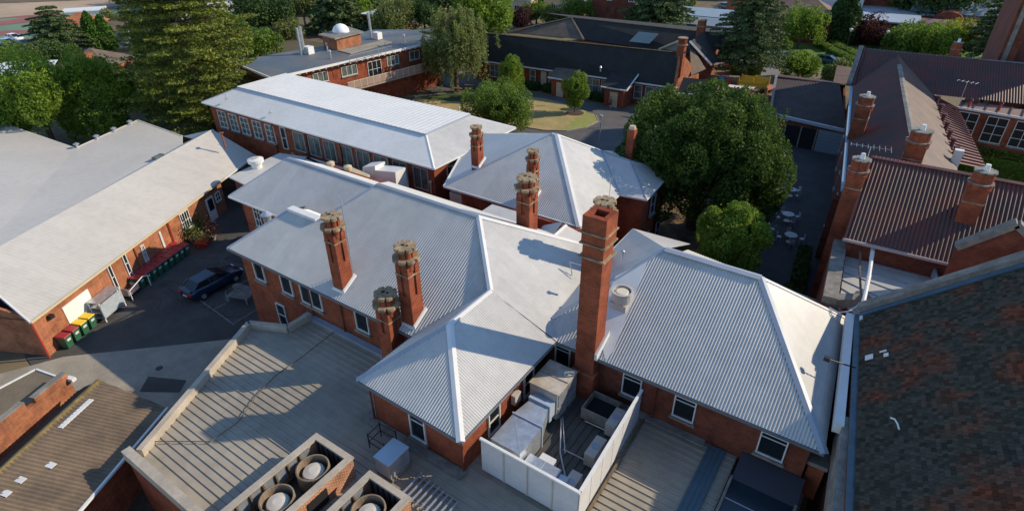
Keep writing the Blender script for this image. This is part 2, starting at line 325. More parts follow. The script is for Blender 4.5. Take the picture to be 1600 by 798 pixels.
def chimney(parent, cx, cy, w, z0, z1, label=None, bm=None, cm=None, seed=0, apron=True, d=None):
    """Tudor style stack: plain shaft, slotted upper shaft, two scalloped cement collars"""
    bm = bm or brick; cm = cm or cement; H = z1 - z0; d = d or w; h = w / 2; e = d / 2; za = z0 + H * 0.40; zb = z1 - 0.95
    b = MB(); b.box(cx - h, cx + h, cy - e, cy + e, z0 - 1.2, za)
    i_ = 0.085; b.box(cx - h + i_, cx + h - i_, cy - e + i_, cy + e - i_, za, zb)
    p = w * 0.37; q = d * 0.37
    for sx in (-1, 1):
        for sy in (-1, 1):
            x0, x1 = sorted((cx + sx * h, cx + sx * (h - p))); y0, y1 = sorted((cy + sy * e, cy + sy * (e - q))); b.box(x0, x1, y0, y1, za, zb - .1)
    b.prism(cog(cx, cy, w * .60, .07, 8, PI / 8), zb - .28, zb + .06)
    b.prism(cog(cx, cy, w * .68, .12, 8, PI / 8), zb + .04, zb + .23)
    b.prism(cog(cx, cy, w * .50, .09, 8, PI / 8), zb + .34, z1 - .12)
    o = b.build('chimney', bm, parent, label)
    c = MB(); c.prism(cog(cx, cy, w * .82, .19 * w / .84, 8, PI / 8), zb + .22, zb + .36); c.build('collar', cm, o)
    c = MB(); c.prism(cog(cx, cy, w * .67, .17 * w / .84, 8, PI / 8), z1 - .16, z1); c.build('crown', cm, o)
    c = MB(); c.box(cx - h - .03, cx + h + .03, cy - e - .03, cy + e + .03, zb - .62, zb - .56); c.build('string_course', cm, o)
    c = MB(); c.tube((cx - w * .16, cy, z1 - .1), (cx - w * .16, cy, z1 + .006), w * .13, n=7); c.tube((cx + w * .12, cy + w * .05, z1 - .1), (cx + w * .12, cy + w * .05, z1 + .006), w * .1, n=7); c.build('flue', hole_d, o)
    if apron:
        c = MB(); sl_ = 0.57
        c.hexa([(cx + h - .02, cy - e - .05, z0 - .02), (cx + h + .12, cy - e - .05, z0 - .02), (cx + h + .12, cy + e + .2, z0 + sl_ * (d + .25)), (cx + h - .02, cy + e + .2, z0 + sl_ * (d + .25))],
               [(cx + h - .02, cy - e - .02, z0 + .2), (cx + h + .07, cy - e - .02, z0 + .14), (cx + h + .07, cy + e + .15, z0 + .16 + sl_ * (d + .2)), (cx + h - .02, cy + e + .15, z0 + .22 + sl_ * (d + .2))])
        c.hexa([(cx - h - .06, cy - e - .10, z0 - .06), (cx + h + .06, cy - e - .10, z0 - .06), (cx + h + .06, cy - e + .02, z0 - .01), (cx - h - .06, cy - e + .02, z0 - .01)], [(cx - h - .04, cy - e - .06, z0 + .02), (cx + h + .04, cy - e - .06, z0 + .02), (cx + h + .04, cy - e + .02, z0 + .1), (cx - h - .04, cy - e + .02, z0 + .1)]); c.build('flashing', cap_white, o)
    return o
# ================================================================== THE SETTING
struct('ground', [(-700, -200, -0.05), (500, -200, -0.05), (500, 900, -0.05), (-700, 900, -0.05)], mat('dry_ground', (0.22, 0.165, 0.095), 1.0, col2=(0.12, 0.10, 0.05), scale=0.06))
struct('yard_paving', [(-62, 8.5), (-56, 33), (-30, 33), (-20, 25), (-20, 12), (-30, 8), (-40, 6)], asph, 0.0)
ap = [at(-60, 600), at(100, 557), at(368, 529), at(420, 520)]
struct('concrete_apron', [tuple(ap[0])[:2], tuple(ap[1])[:2], tuple(ap[2])[:2], (-24, 12), (-22, -6), (-60, -6)], conc, 0.012)
struct('paving_patch', [at(x, y) for x, y in ((218, 612), (232, 588), (292, 594), (281, 613))], asph, 0.024)
struct('brick_lane', [(-27, 8), (-22, 5.2), (-20, -8), (-26, -8)], mat('dark_brick_paving', (0.10, 0.06, 0.045), 0.9, var=0.4, scale=1.5), 0.036)
for a, b_ in (((313, 469), (366, 507)), ((331, 484), (352, 474)), ((366, 504), (402, 483)), ((352, 455), (405, 428)), ((352, 455), (354, 470))):
    mb = MB(); mb.bar(at(*a, 0.014), at(*b_, 0.014), 0.09, 0.008); mb.build('painted_line', line_p, kind='structure')
mb = MB(); mb.lathe((*at(249, 575)[:2], 0.0), [(0.22, 0), (0.22, 0.03)], 14); mb.build('drain_cover', darkmetal, loc=at(249, 575), label='round dark drain cover in the pale yard concrete', cat='drain cover')
drive = [(-24, 56), (-26, 66), (-24.5, 74.5), (-27, 77.8), (-60, 76.5), (-75, 82), (-78, 74), (-64, 69), (-57, 66), (-36, 58), (-33, 45), (-26, 45)]
struct('driveway', drive, road, 0.0)
lawn_dry = mat('patchy_summer_lawn', (0.42, 0.30, 0.13), 1.0, col2=(0.30, 0.25, 0.09), scale=0.35, bump=0.3)
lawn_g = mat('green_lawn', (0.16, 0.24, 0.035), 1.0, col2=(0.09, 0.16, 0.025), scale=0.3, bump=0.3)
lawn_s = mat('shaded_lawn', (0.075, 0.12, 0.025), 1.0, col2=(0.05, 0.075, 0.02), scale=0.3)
gp = [at(x, y) for x, y in ((931, 181), (935, 190), (915, 200), (885, 205), (850, 204), (800, 196), (720, 190), (640, 165), (650, 152), (700, 146), (790, 150), (850, 155), (900, 168))]
struct('lawn', [(p.x, p.y) for p in gp], lawn_dry, 0.06)
struct('green_lawn_patch', [at(x, y) for x, y in ((934, 186), (925, 195), (912, 200), (893, 203), (880, 203.5), (886, 200), (882, 197), (893, 195), (889, 191), (901, 189), (897, 185), (910, 184), (907, 180), (918, 179), (916, 176), (928, 179))], mat('watered_lawn', (0.22, 0.27, 0.05), 1.0, col2=(0.30, 0.27, 0.09), scale=0.9), 0.072)
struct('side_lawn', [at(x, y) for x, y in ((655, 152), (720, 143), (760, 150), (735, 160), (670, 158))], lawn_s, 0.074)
mb = MB()
for i in range(len(gp) - 1):
    a = gp[i]; b_ = gp[i + 1]; mb.bar((a.x, a.y, .05), (b_.x, b_.y, .05), .16, .12)
mb.build('kerb', conc, kind='structure')
mb = MB(); mb.lathe((*at(898, 177)[:2], 0.07), [(1.3, 0), (1.0, .06)], 18); mb.build('mulch_bed', soil, kind='structure')
struct('courtyard_paving', [(-12, 38), (-4.5, 33), (-0.5, 33), (-1, 42), (-6, 82), (-17, 80), (-24, 78), (-26, 66), (-24, 58), (-16, 56)], asph_d, 0.01)
struct('garden_bed', [(-17, 34), (-9, 34), (-9.5, 50), (-14, 56), (-23, 56), (-22, 46)], mat('leaf_litter', (0.24, 0.15, 0.07), 1.0, col2=(0.07, 0.05, 0.03), scale=0.8), 0.02)
struct('park_lawn', [at(x, y) for x, y in ((1100, 92), (1190, 112), (1380, 112), (1600, 110), (1600, 66), (1380, 62), (1130, 62), (1060, 80))], lawn_g, 0.0)
struct('park_footpath', [at(x, y) for x, y in ((1285, 70), (1300, 69), (1352, 100), (1345, 112))], mat('pale_path', (0.30, 0.27, 0.22), 0.9, var=0.2), 0.03)
struct('service_road', [at(x, y) for x, y in ((1150, 140), (1215, 140), (1222, 98), (1190, 92), (1050, 86), (1050, 96), (1130, 104))], mat('pale_road', (0.22, 0.20, 0.18), 0.9, var=0.2), 0.03)
struct('play_area_soil', [at(x, y) for x, y in ((1105, 170), (1180, 165), (1185, 118), (1110, 112))], mat('tan_bark', (0.30, 0.19, 0.11), 1.0, var=0.4, scale=1), 0.02)
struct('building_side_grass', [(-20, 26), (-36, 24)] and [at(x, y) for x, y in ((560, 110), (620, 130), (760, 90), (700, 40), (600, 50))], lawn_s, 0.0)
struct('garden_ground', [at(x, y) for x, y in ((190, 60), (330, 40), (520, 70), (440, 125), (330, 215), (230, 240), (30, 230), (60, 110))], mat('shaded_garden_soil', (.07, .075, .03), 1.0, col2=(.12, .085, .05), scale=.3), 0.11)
struct('brown_car_park', [at(x, y) for x, y in ((530, 70), (560, 72), (600, 60), (520, 50), (430, 55), (440, 62))], mat('brown_gravel', (0.24, 0.15, 0.10), 1.0, var=0.3), 0.01)
struct('playing_field', [at(x, y) for x, y in ((-80, 45), (330, -10), (330, -60), (-300, -60), (-200, 30))], mat('dry_playing_field', (0.46, 0.33, 0.22), 1.0, col2=(0.34, 0.235, 0.155), scale=0.05), 0.0)
ctg = mat('faded_green_court', (0.16, 0.26, 0.17), 0.9, var=0.2, scale=0.1); ctr = mat('faded_red_court', (0.33, 0.11, 0.09), 0.9, var=0.2, scale=0.1)
struct('sports_court', [at(x, y) for x, y in ((-60, 72), (130, 52), (240, 22), (215, 10), (60, 24), (-80, 38))], ctg, 0.03)
for k, q in enumerate((((-60, 62), (60, 50), (70, 47), (-60, 50)), ((-60, 47), (90, 31), (98, 27), (70, 24), (-60, 42)), ((-60, 34), (90, 24), (110, 20), (60, 23), (-60, 34)), ((140, 16), (230, 12), (232, 10), (140, 13)))):
    struct('court_band', [at(x, y) for x, y in q], ctr, 0.05 + .01 * k)
struct('far_road', [at(x, y) for x, y in ((-60, 90), (130, 70), (210, 60), (300, 30), (280, 24), (190, 52), (-60, 80))], asph, 0.09)
struct('far_scrub', [at(x, y) for x, y in ((-60, 8), (260, -4), (260, -30), (-100, -30))], mat('dark_dry_scrub', (0.15, 0.10, 0.06), 1, col2=(0.10, 0.09, 0.04), scale=0.1), 0.1)

# ================================================================== LEFT CREAM-ROOFED BUILDING
B = thing('school_hall', 'long single storey orange brick hall under a wide cream metal roof, left of the yard', 'building', (-50, 18, 0))
U = Vector((-0.4455, 0.8953, 0)); NN = Vector((-0.8953, -0.4455, 0)); E0 = Vector((-41.97, 7.22, 3.1)); E1 = at(351, 279, 3.1); R0 = E0 + NN * 6.6 + Vector((0, 0, 1.9)) ; R1 = at(332, 202.6, 5.0)
R0 = at(12.5, 380, 5.0) - (R1 - at(12.5, 380, 5.0)).normalized() * 3.2
FC = at(400, 243, 3.1); R0.x -= .0
MB().corr([E0, E1, R1, R0], 0.30, 0.006).build('roof', cream_roof, B)
MB().slab([E1, FC, R1], .04).build('roof', cream_roof, B)
BK = [R0, R1] + [at(x, y, z) for x, y, z in ((285, 225, 4.3), (285, 213, 4.2), (215, 188, 4.0), (119, 231, 4.0), (0, 190, 4.0), (-130, 150, 4.0))] + [R0 + NN * 35 - U * 6 + Vector((0, 0, -1.5))]
MB().slab(BK, .05).build('roof', cream_roof, B)
MB().slab([R1, FC, at(285, 213, 4.2)], .04).build('roof', cream_roof, B)
ridge(B, R0, R1, cream_roof, .4); gutter(B, [E0, E1], mat('cream_gutter', (0.62, 0.52, 0.33), .5, var=.1)); gutter(B, [E1, FC], cap_white); gutter(B, [E0, R0], white_p, .1, .2, 'barge_board'); gutter(B, BK[3:6], cream_roof, .15, .1, 'barge_board')
w0 = E0 - Vector((0, 0, 3.1)) + NN * .35 + U * .35; w1 = E1 - Vector((0, 0, 3.1)) + NN * .35 - U * .3
o1 = Vector((0.8953, 0.4455, 0))
walls(B, [w0, w1, w1 + NN * 12 + U * 1, w0 + NN * 14], 0, 3.05, brick_l)
gb = MB(); gb.prism([w0 + NN * .4, w0 + U * .3 + NN * .4, w0 + NN * 13 + U * .3, w0 + NN * 13], 2.9, 3.1); 
gb.hexa([w0 + Vector((0, 0, 3.0)), w0 + U * .25 + Vector((0, 0, 3.0)), w0 + U * .25 + NN * 6.4 + Vector((0, 0, 3.0))], [w0 + Vector((0, 0, 3.06)), w0 + U * .25 + Vector((0, 0, 3.06)), w0 + U * .25 + NN * 6.4 + Vector((0, 0, 4.8))]); gb.build('gable', brick_l, B)
for tl, br, k in (((163.6, 414), (187, 452), dict(nx=1, ny=2)), ((188, 399), (211, 438), dict(nx=1, ny=3)), ((217.5, 385), (235, 414), dict(nx=2, ny=3)), ((246.5, 363), (260, 392), dict(nx=2, ny=3)), ((278, 336), (300, 352), dict(nx=4, ny=2)), ((334, 303), (345, 311), dict(nx=2, ny=2))):
    winq(B, tl, br, w0, o1, gm=glass_d, **k)
dm = mat('white_door_paint', (0.80, 0.78, 0.72), .5)
c1_ = onp(139, 513, o1, w0); dd = door(B, (c1_.x, c1_.y, 0.02), o1, 2.3, 2.35, dm)
c1_ = onp(334, 338, o1, w0); dd = door(B, (c1_.x, c1_.y, 0.02), o1, 1.1, 2.3, dm, False)
mb = MB(); mb.obox((c1_.x + .06, c1_.y + .03, 1.6), (.08, .7, 1.1), math.atan2(U.y, U.x) - PI / 2); mb.build('door_glass', glass_d, dd)
for px in ((48, 504), (214, 398), (262, 348)):
    q = onp(*px, o1, w0 + o1 * .12); downpipe(B, (q.x, q.y, 3.0), 0, red_p if px[0] != 214 else brick_l, .06)
for i, (x, y) in enumerate(((121, 231), (152, 218), (179, 206), (204, 195))):
    p = at(x, y, 4.0); t = thing('roof_vent', ['small grey roof vent at the notch of the cream roof', 'second grey roof vent along the cream roof edge', 'third grey roof vent along the cream roof edge', 'grey roof vent nearest the far corner of the cream roof'][i], 'vent', p, group='vents along the cream roof edge')
    MB().lathe(p, [(.10, 0), (.10, .35)], 10).build('pipe', galv, t); MB().lathe((p.x, p.y, p.z + .35), [(.28, 0), (.30, .08), (.05, .2)], 12).build('cowl', galv, t)
p = at(353, 232, 4.5); t = thing('flue_pipe', 'rusty red flue pipe leaning up from the end of the cream roof', 'flue', p)
MB().tube(p, p + Vector((-.1, 0, 1.5)), .11, .09).build('pipe', mat('rusty_red_flue', (.35, .10, .05), .8, var=.4, scale=4), t); MB().lathe(p + Vector((-.1, 0, 1.5)), [(.12, 0), (.28, .12), (.22, .14)], 9).build('cap', rust, t)
mb = MB(); p = at(247, 245, 4.75); mb.obox(p, (1.1, .5, .25), 1.9); mb.build('skylight', glass_c, loc=p, label='small dark skylight just behind the cream roof ridge', cat='skylight')
p = at(79, 494, 2.2); mb = MB(); mb.obox(onp(79, 494, o1, w0 + o1 * .15), (.35, .3, .25), .4); mb.build('wall_lamp', darkmetal, loc=onp(79, 494, o1, w0 + o1 * .15), label='small dark floodlight on the sunlit orange wall above the bins', cat='lamp')

# ================================================================== LONG TWO STOREY BUILDING
B = thing('classroom_block', 'long two storey red brick block with white flat topped hip roof and window row', 'building', (-47, 40, 0))
ya, yb, xa, xb, ze, zt = 33.75, 45.9, -64.5, -30.9, 6.8, 7.9
y1, y2, x1, x2 = 37.1, 43.6, -62.4, -34.6
sun_white = mat('sun_whitened_roofing', (0.76, 0.745, 0.70), .45, var=.07, scale=.3); MB().corr([(xa, ya, ze), (xb, ya, ze), (x2, y1, zt), (x1, y1, zt)], .3, .005).build('roof', sun_white, B)  # front slope coloured whiter than the sides, sunlight put into the colour
MB().corr([(xb, ya, ze), (xb, yb, ze), (x2, y2, zt), (x2, y1, zt)], .3, .005).build('roof', white_roof, B)
MB().corr([(xb, yb, ze), (xa, yb, ze), (x1, y2, zt), (x2, y2, zt)], .3, .005).build('roof', white_roof, B)
MB().corr([(xa, yb, ze), (xa, ya, ze), (x1, y1, zt), (x1, y2, zt)], .3, .005).build('roof', white_roof, B)
ru = MB(); ru.corr([(x1, y1 - .06, zt + .16), (x2, y1 - .06, zt + .16), (x2 - .0, y2, zt + .22), (x1, y2, zt + .22)], .55, .02, 'rib', down=(0, -1, -.01)); ru.build('upper_roof', mat('sun_whitened_roofing', (0.70, 0.69, 0.65), .45, var=.07, scale=.3), B)  # top shares the whiter colour that carries the sunlight
MB().bar((x1, y1 - .03, zt + .06), (x2, y1 - .03, zt + .06), .10, .2).build('step_flashing', cap_grey, B)
MB().box(x2 - .05, x2 + .03, y1, y2, zt - .02, zt + .2).build('step_flashing', cap_grey, B)
gutter(B, [(xa, ya, ze - .07), (xb, ya, ze - .07)]); gutter(B, [(xb, ya, ze - .07), (xb, yb, ze - .07)]); gutter(B, [(xa, ya, ze - .07), (xa, yb, ze - .07)])
for a, b_ in (((xb, ya, ze), (x2, y1, zt)), ((xa, ya, ze), (x1, y1, zt)), ((xb, yb, ze), (x2, y2, zt))): ridge(B, a, b_, cap_white if a[0] == xb else cap_grey, .3)
wy = ya + .55; walls(B, [(xa + .5, wy), (xb - .5, wy), (xb - .5, yb - .5), (xa + .5, yb - .5)], 0, ze - .02)
for i, (px, py) in enumerate(((347.5, 181), (365, 187), (382.5, 191.5), (402, 197), (422, 202.5))): 
    c = onp(px, py, (0, 1, 0), (0, wy, 0)); window(B, (c.x, wy, 5.15), (0, -1), 1.45, 1.9, nx=2, ny=3, gm=glass_c)
for i, (px, py) in enumerate(((468, 218), (492, 225), (516, 232), (542, 240), (568.5, 247), (596, 255.5), (626, 264), (658, 273))):
    c = onp(px, py, (0, 1, 0), (0, wy, 0)); window(B, (c.x, wy, 5.2), (0, -1), 1.7, 2.0, nx=2, ny=1, gm=glass_c, sill=False, fm=mat('grey_aluminium', (.42, .42, .40), .4))
c = onp(443, 208, (0, 1, 0), (0, wy, 0)); window(B, (c.x, wy, 5.1), (0, -1), .8, 2.3, nx=1, ny=2, sill=False)
for px, py in ((430, 215), (482, 230), (535, 245), (609, 265)):
    c = onp(px, py, (0, 1, 0), (0, wy, 0)); downpipe(B, (c.x, wy - .1, 6.6), 1, brick_d if px != 609 else cream_p, .07)
downpipe(B, (xb - .9, wy - .12, 5.2), 0, cream_p, .07)
for k, (px, py) in enumerate(((718, 262), (733, 255))): window(B, (xb - .5, 36.5 + 2.2 * k, 5.1), (1, 0), 1.2, 1.9, nx=2, ny=1, sill=False)
window(B, (xb - .5, 44, 5.3), (1, 0), 1.1, 1.4, nx=1, ny=2)
for i, (x, y) in enumerate(((354, 155), (422, 177))):
    p = onp(x, y, (0, -.77, 1), (0, ya, ze)); t = thing('roof_anchor', ['thin bent steel anchor post near the far left end of the white roof', 'small steel anchor post on the grey slope of the white roof'][i], 'anchor')
    MB().tube(p, p + Vector((0, 0, .55 if i == 0 else .3)), .04).build('post', galv, t); MB().obox(p, (.3, .3, .05)).build('plate', galv, t); t.location = (0, 0, 0)
# veranda link between the block and the north block
B = thing('veranda', 'white ribbed veranda roof on white posts between the long block and the hipped block', 'veranda', (-28, 35, 0))
vz = 5.9; va = [at(x, y, vz) for x, y in ((722, 264), (697, 257), (745, 236), (757, 247))]
MB().corr(va, .30, .03, 'rib', down=(1, -.1, 0)).build('roof', white_p, B); gutter(B, [va[1], va[0], va[3]], white_p, .12, .14)
for a in (va[0], (va[0] + va[3]) / 2, va[3], (va[0] + va[1]) / 2): MB().box(a.x - .06, a.x + .06, a.y - .06, a.y + .06, 0, vz).build('post', white_p, B)
MB().face([va[0] - Vector((0, 0, .2)), va[3] - Vector((0, 0, .2)), va[3] - Vector((0, 0, 1.6)), va[0] - Vector((0, 0, 1.6))]).build('glazing', glass_c, B)

# ================================================================== MAIN BUILDING
B = thing('main_building', 'large two storey red brick main building with many hipped corrugated white roofs', 'building', (-18, 20, 0)); MAIN = B
ze = 6.6; T = .57; FP = ((0, -T, 1), (0, 16.7, ze)); WP = ((T, 0, 1), (-11.35, 0, ze)); F2 = ((0, -T, 1), (0, 20.5, ze))
aM = onp(748, 337.4, *FP); aL = onp(590.7, 286.5, *FP); v1 = onp(495, 345, *FP); v2 = onp(448, 331, *FP); aL.y = aM.y; aL.z = aM.z; v2.y = v1.y; v2.z = v1.z; eL = Vector((-33.9, 16.7, ze))
fa = onp(702.6, 505, *WP); fr = onp(765, 452, *WP); fr.x = fa.x; fr.z = fa.z; fC = Vector((-11.35, 12.7, ze)); fL = Vector((-17.76, 12.85, ze))
def rf(pts, m_=None, pitch=.16, amp=.028, name='roof', b_=None): return MB().corr(pts, pitch, amp).build(name, m_ or white_roof, b_ or B)
rf([(v1.x, 16.7, ze), (-11.4, 16.7, ze), aM, aL, v1]); rf([eL, (v1.x, 16.7, ze), v1, v2])
rf([eL, v2, (-34.2, 24.2, ze)]); rf([v1, v2, (-33.4, 23.6, ze), (-28, 23.6, ze)], cap_white)
rf([aL, (-31.3, 29.8, ze), (-31.3, 20.6, ze + .0), v1]) if False else MB().slab([aL, v1, (v1.x - 2, v1.y, ze), (v1.x - 2, 30, ze)], .04).build('roof', white_roof, B)
pf = aM + Vector((5.2, 5.2, -5.2 * T)); pv = onp(914, 432, *WP); pk = onp(930, 415, *WP)
rf([aM, fr, (-11.35, 20.5, ze), pv, pf], None, .13, .009); rf([fa, fC, (-11.35, 20.52, ze), fr], None, .13, .012)
rf([aM, pf, (-31, pf.y, pf.z), aL], None, .13, .009)
rf([fL, fC, fa], None, .14, .024); 
gz = Vector((-17.76, 20.9, ze)); rf([fL, fa, fr, (-17.4, 20.9, ze + .25)], grey_roof)
ridge(B, aL, aM, cap_grey); ridge(B, aM, fr, cap_white, .32); ridge(B, fr, fa, cap_white, .34); ridge(B, fa, fC, cap_white, .38); ridge(B, fa, fL, cap_grey, .3); ridge(B, aM, pf, cap_white, .4); ridge(B, aL, v1, cap_grey); ridge(B, eL, v2, cap_grey)
MB().bar(v2 + Vector((0, .15, .05)), v1 + Vector((0, .15, .05)), .5, .2).build('ridge_box', cap_white, B)
gt = mat('slate_grey_gutter', (.13, .14, .155), .5); gutter(B, [eL - Vector((0, 0, .09)), (-17.8, 16.7, ze - .09)], gt, .11, .13); gutter(B, [fL - Vector((0, 0, .09)), fC - Vector((0, 0, .09)), (-11.35, 20.45, ze - .09)], gt, .11, .13); gutter(B, [fL - Vector((0, 0, .09)), (-17.76, 16.7, ze - .09)], gt, .11, .13)
# west wing
WP2 = ((0, -T, 1), (0, 21.4, ze)); wa, wb_ = Vector((-40.85, 21.4, ze)), onp(450, 246, *WP2); wr = onp(583, 288, *WP2); wr.y = wb_.y; wr.z = wb_.z; wr.x += .2
rf([wa, (-31.0, 21.4, ze), (-27.3, wr.y - .6, wr.z - .6 * T), wr, wb_], grey_roof); MB().slab([wa, wb_, (-39.6, 2 * wr.y - 21.4, ze)], .04).build('roof', grey_roof, B); rf([wb_, wr, (wr.x, 2 * wr.y - 21.4, ze), (-39.6, 2 * wr.y - 21.4, ze)], grey_roof)
ridge(B, wb_, wr, cap_grey); ridge(B, wa, wb_, cap_grey, .25); gutter(B, [wa - Vector((0, 0, .07)), (-33.9, 21.4, ze - .07)], cap_white)
# right block
rL, rR = onp(1040, 388, *F2), onp(1189, 433, *F2); rR.y = rL.y; rR.z = rL.z; h1 = onp(862, 497, *F2); h2 = onp(908, 473, *F2); rE = Vector((0.52, 30.9, ze)); rC = Vector((1.33, 20.5, ze))
rf([(-11.35, 20.5, ze), rC, rR, rL, h2, h1], None, .14, .024); MB().slab([h1, rL, (-12.6, 32.5, 7.3), pv + Vector((-.05, 0, -.03))], .03).build('roof', white_roof, B)
rf([rC, rE, rR], None, .13, .009); rf([rE, (-.2, 33.5, ze - 0.0), (-9, 33.5, ze + .2), rL, rR]); MB().slab([rL, (-9, 33.5, ze + .2), (-12.6, 32.5, 7.3)], .03).build('roof', white_roof, B)
ridge(B, rL, rR, cap_grey, .5); ridge(B, rR, rC, cap_grey, .4); ridge(B, rR, rE, cap_white, .3); ridge(B, h1, rL, cap_grey, .3)
gutter(B, [(-11.35, 20.5, ze - .09), rC - Vector((0, 0, .09))], gt, .11, .13)
up = Vector((0, 0, .03)); MB().slab([onp(x, y, *F2) + up for x, y in ((946, 563), (958, 549), (1012, 409), (1003, 411), (962, 432), (930, 500))], .02).build('flashing_tray', cap_white, B)
# roofs of the links behind the ridge
k1, k2 = at(857, 375, 7.9), at(884, 351, 7.9)
rf([k1, k2, at(849, 352, 7.0), at(829, 386, 6.6)], white_roof, .2, .006); rf([k1, at(913, 405, 6.9), at(935, 378, 6.9), k2], white_roof, .2, .006); ridge(B, k1, k2, cap_white, .3)
MB().slab([at(740, 338, 7.4), at(769, 319, 7.4), at(806, 330, 7.4), at(838, 348, 7.4), at(824, 372, 7.4)], .05).build('link_roof', grey_roof, B)
# walls
walls(B, [(-33.4, 17.2), (-16, 17.2), (-16, 29.2), (-33.4, 29.2)], 0, ze + .1); walls(B, [(-17.3, 13.3), (-11.8, 13.3), (-11.8, 19), (-17.3, 19)], 0, ze + .1)
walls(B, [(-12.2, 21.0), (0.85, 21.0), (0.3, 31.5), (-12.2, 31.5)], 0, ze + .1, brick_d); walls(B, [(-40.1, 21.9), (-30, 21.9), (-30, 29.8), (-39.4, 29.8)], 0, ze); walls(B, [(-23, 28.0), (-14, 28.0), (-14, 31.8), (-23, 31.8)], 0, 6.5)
yw = 17.2
for tl, br, k in (((402, 415), (411, 436), dict(nx=1)), ((446, 435), (453.5, 462), dict(nx=1)), ((474, 454), (505, 494), dict(nx=2)), ((562, 500), (576, 531), dict(nx=1))):
    a = onp(tl[0], tl[1], (0, 1, 0), (0, yw, 0)); c_ = onp(br[0], br[1], (0, 1, 0), (0, yw, 0)); window(B, ((a.x + c_.x) / 2, yw, 5.45), (0, -1), {1: 1.05, 2: 1.9}[k['nx']], 1.6, toprow=[.45], **k)
c_ = onp(398, 325, (0, 1, 0), (0, 21.9, 0)); window(B, (c_.x + .2, 21.9, 5.4), (0, -1), .8, 1.9, nx=2, ny=3)
window(B, (-30.2, 17.2, 2.4), (0, -1), .9, 1.8, nx=1, ny=2)
c_ = onp(654, 668, (0, 1, 0), (0, 13.3, 0)); window(B, (c_.x, 13.3, 5.1), (0, -1), .95, 1.7, nx=1, ny=2, toprow=[.3])
for (px, py), w_ in (((988, 600), 1.0), ((1070, 636), 1.05), ((1208, 692), 1.15), ((880, 550), .9)):
    c_ = onp(px, py, (0, 1, 0), (0, 21, 0)); window(B, (c_.x, 21.0, 5.35), (0, -1), w_, 1.35, nx=1, ny=2, toprow=[.38])
window(B, (-11.8, 15.6, 5.1), (1, 0), .9, 1.6, nx=1, ny=2); window(B, (-11.8, 18.6, 5.1), (1, 0), .9, 1.6, nx=1, ny=2)
for p in ((-17.35, 13.2, 6.4), (-11.75, 13.2, 6.4), (-11.7, 17.5, 6.4), (-26.6, 17.1, 6.4), (-23.8, 17.1, 6.4), (-6.0, 20.9, 6.4)): downpipe(B, p, 3.9, brick_d)
# chimneys of the main building
cq = onp(537, 457, *FP); chimney(B, cq.x - .41, cq.y + .41, .82, cq.z, top_z(cq.x - .4, cq.y + .4, 336), 'tall brick chimney with aerial pole, leftmost on the corrugated slope')
cq = onp(647, 512.5, *FP); chimney(B, cq.x - .42, cq.y + .42, .84, cq.z, top_z(cq.x - .4, cq.y + .4, 384), 'tall brick chimney with plain shaft, on the slope next to the valley')
c3 = at(612, 553, 3.8); chimney(B, -19.15, 16.55, .88, 5.0, top_z(-19.15, 16.55, 457), 'brick chimney rising from the wall at the eaves', apron=False); MB().box(-19.59, -18.71, 16.11, 16.99, 3.8, 4.2).build('chimney', brick, B, 'brick chimney base at the eaves wall')
chimney(B, -17.35, 27.0, .95, 8.0, top_z(-17.35, 27, 276), 'twin flue brick chimney behind the white ridge', apron=False, d=.95)
c9 = at(918, 425, 6.9); chimney(B, c9.x + .5, c9.y + .5, .95, 6.9, top_z(c9.x + .5, c9.y + .5, 313), 'brick chimney half hidden behind the big plain stack', apron=False)
bc = MB(); X0, X1, Y0, Y1 = -10.12, -9.08, 20.33, 21.33
bc.box(X0, X1, Y0, Y1, 5.6, 13.6); bc.box(X0 - .10, X1 + .10, Y0 - .10, Y1 + .10, 3.8, 5.5)
bc.box(X0 - .06, X1 + .06, Y0 - .06, Y1 + .06, 13.0, 13.55); t_ = .27
for x0, x1_, y0, y1_ in ((X0 - .06, X1 + .06, Y0 - .06, Y0 - .06 + t_), (X0 - .06, X1 + .06, Y1 + .06 - t_, Y1 + .06), (X0 - .06, X0 - .06 + t_, Y0 - .06 + t_, Y1 + .06 - t_), (X1 + .06 - t_, X1 + .06, Y0 - .06 + t_, Y1 + .06 - t_)): bc.box(x0, x1_, y0, y1_, 13.55, 14.3)
bc_o = bc.build('chimney', brick, B, 'very tall plain square brick stack, tallest of all')
for z in (5.5, 12.2, 12.9, 13.45): MB().box(X0 - .13, X1 + .13, Y0 - .13, Y1 + .13, z, z + .07).build('string_course', cement if z > 6 else brick_l, bc_o)
MB().box(X0 + .3, X1 - .3, Y0 + .3, Y1 - .3, 13.5, 13.62).build('flue', hole_d, bc_o)
MB().hexa([(X1 - .02, Y0 + .0, 6.6), (X1 + .14, Y0, 6.6), (X1 + .14, Y1 + .3, 7.3), (X1 - .02, Y1 + .3, 7.3)], [(X1 - .02, Y0 + .0, 6.95), (X1 + .12, Y0, 6.95), (X1 + .12, Y1 + .3, 7.6), (X1 - .02, Y1 + .3, 7.6)]).build('flashing', cap_white, bc_o)
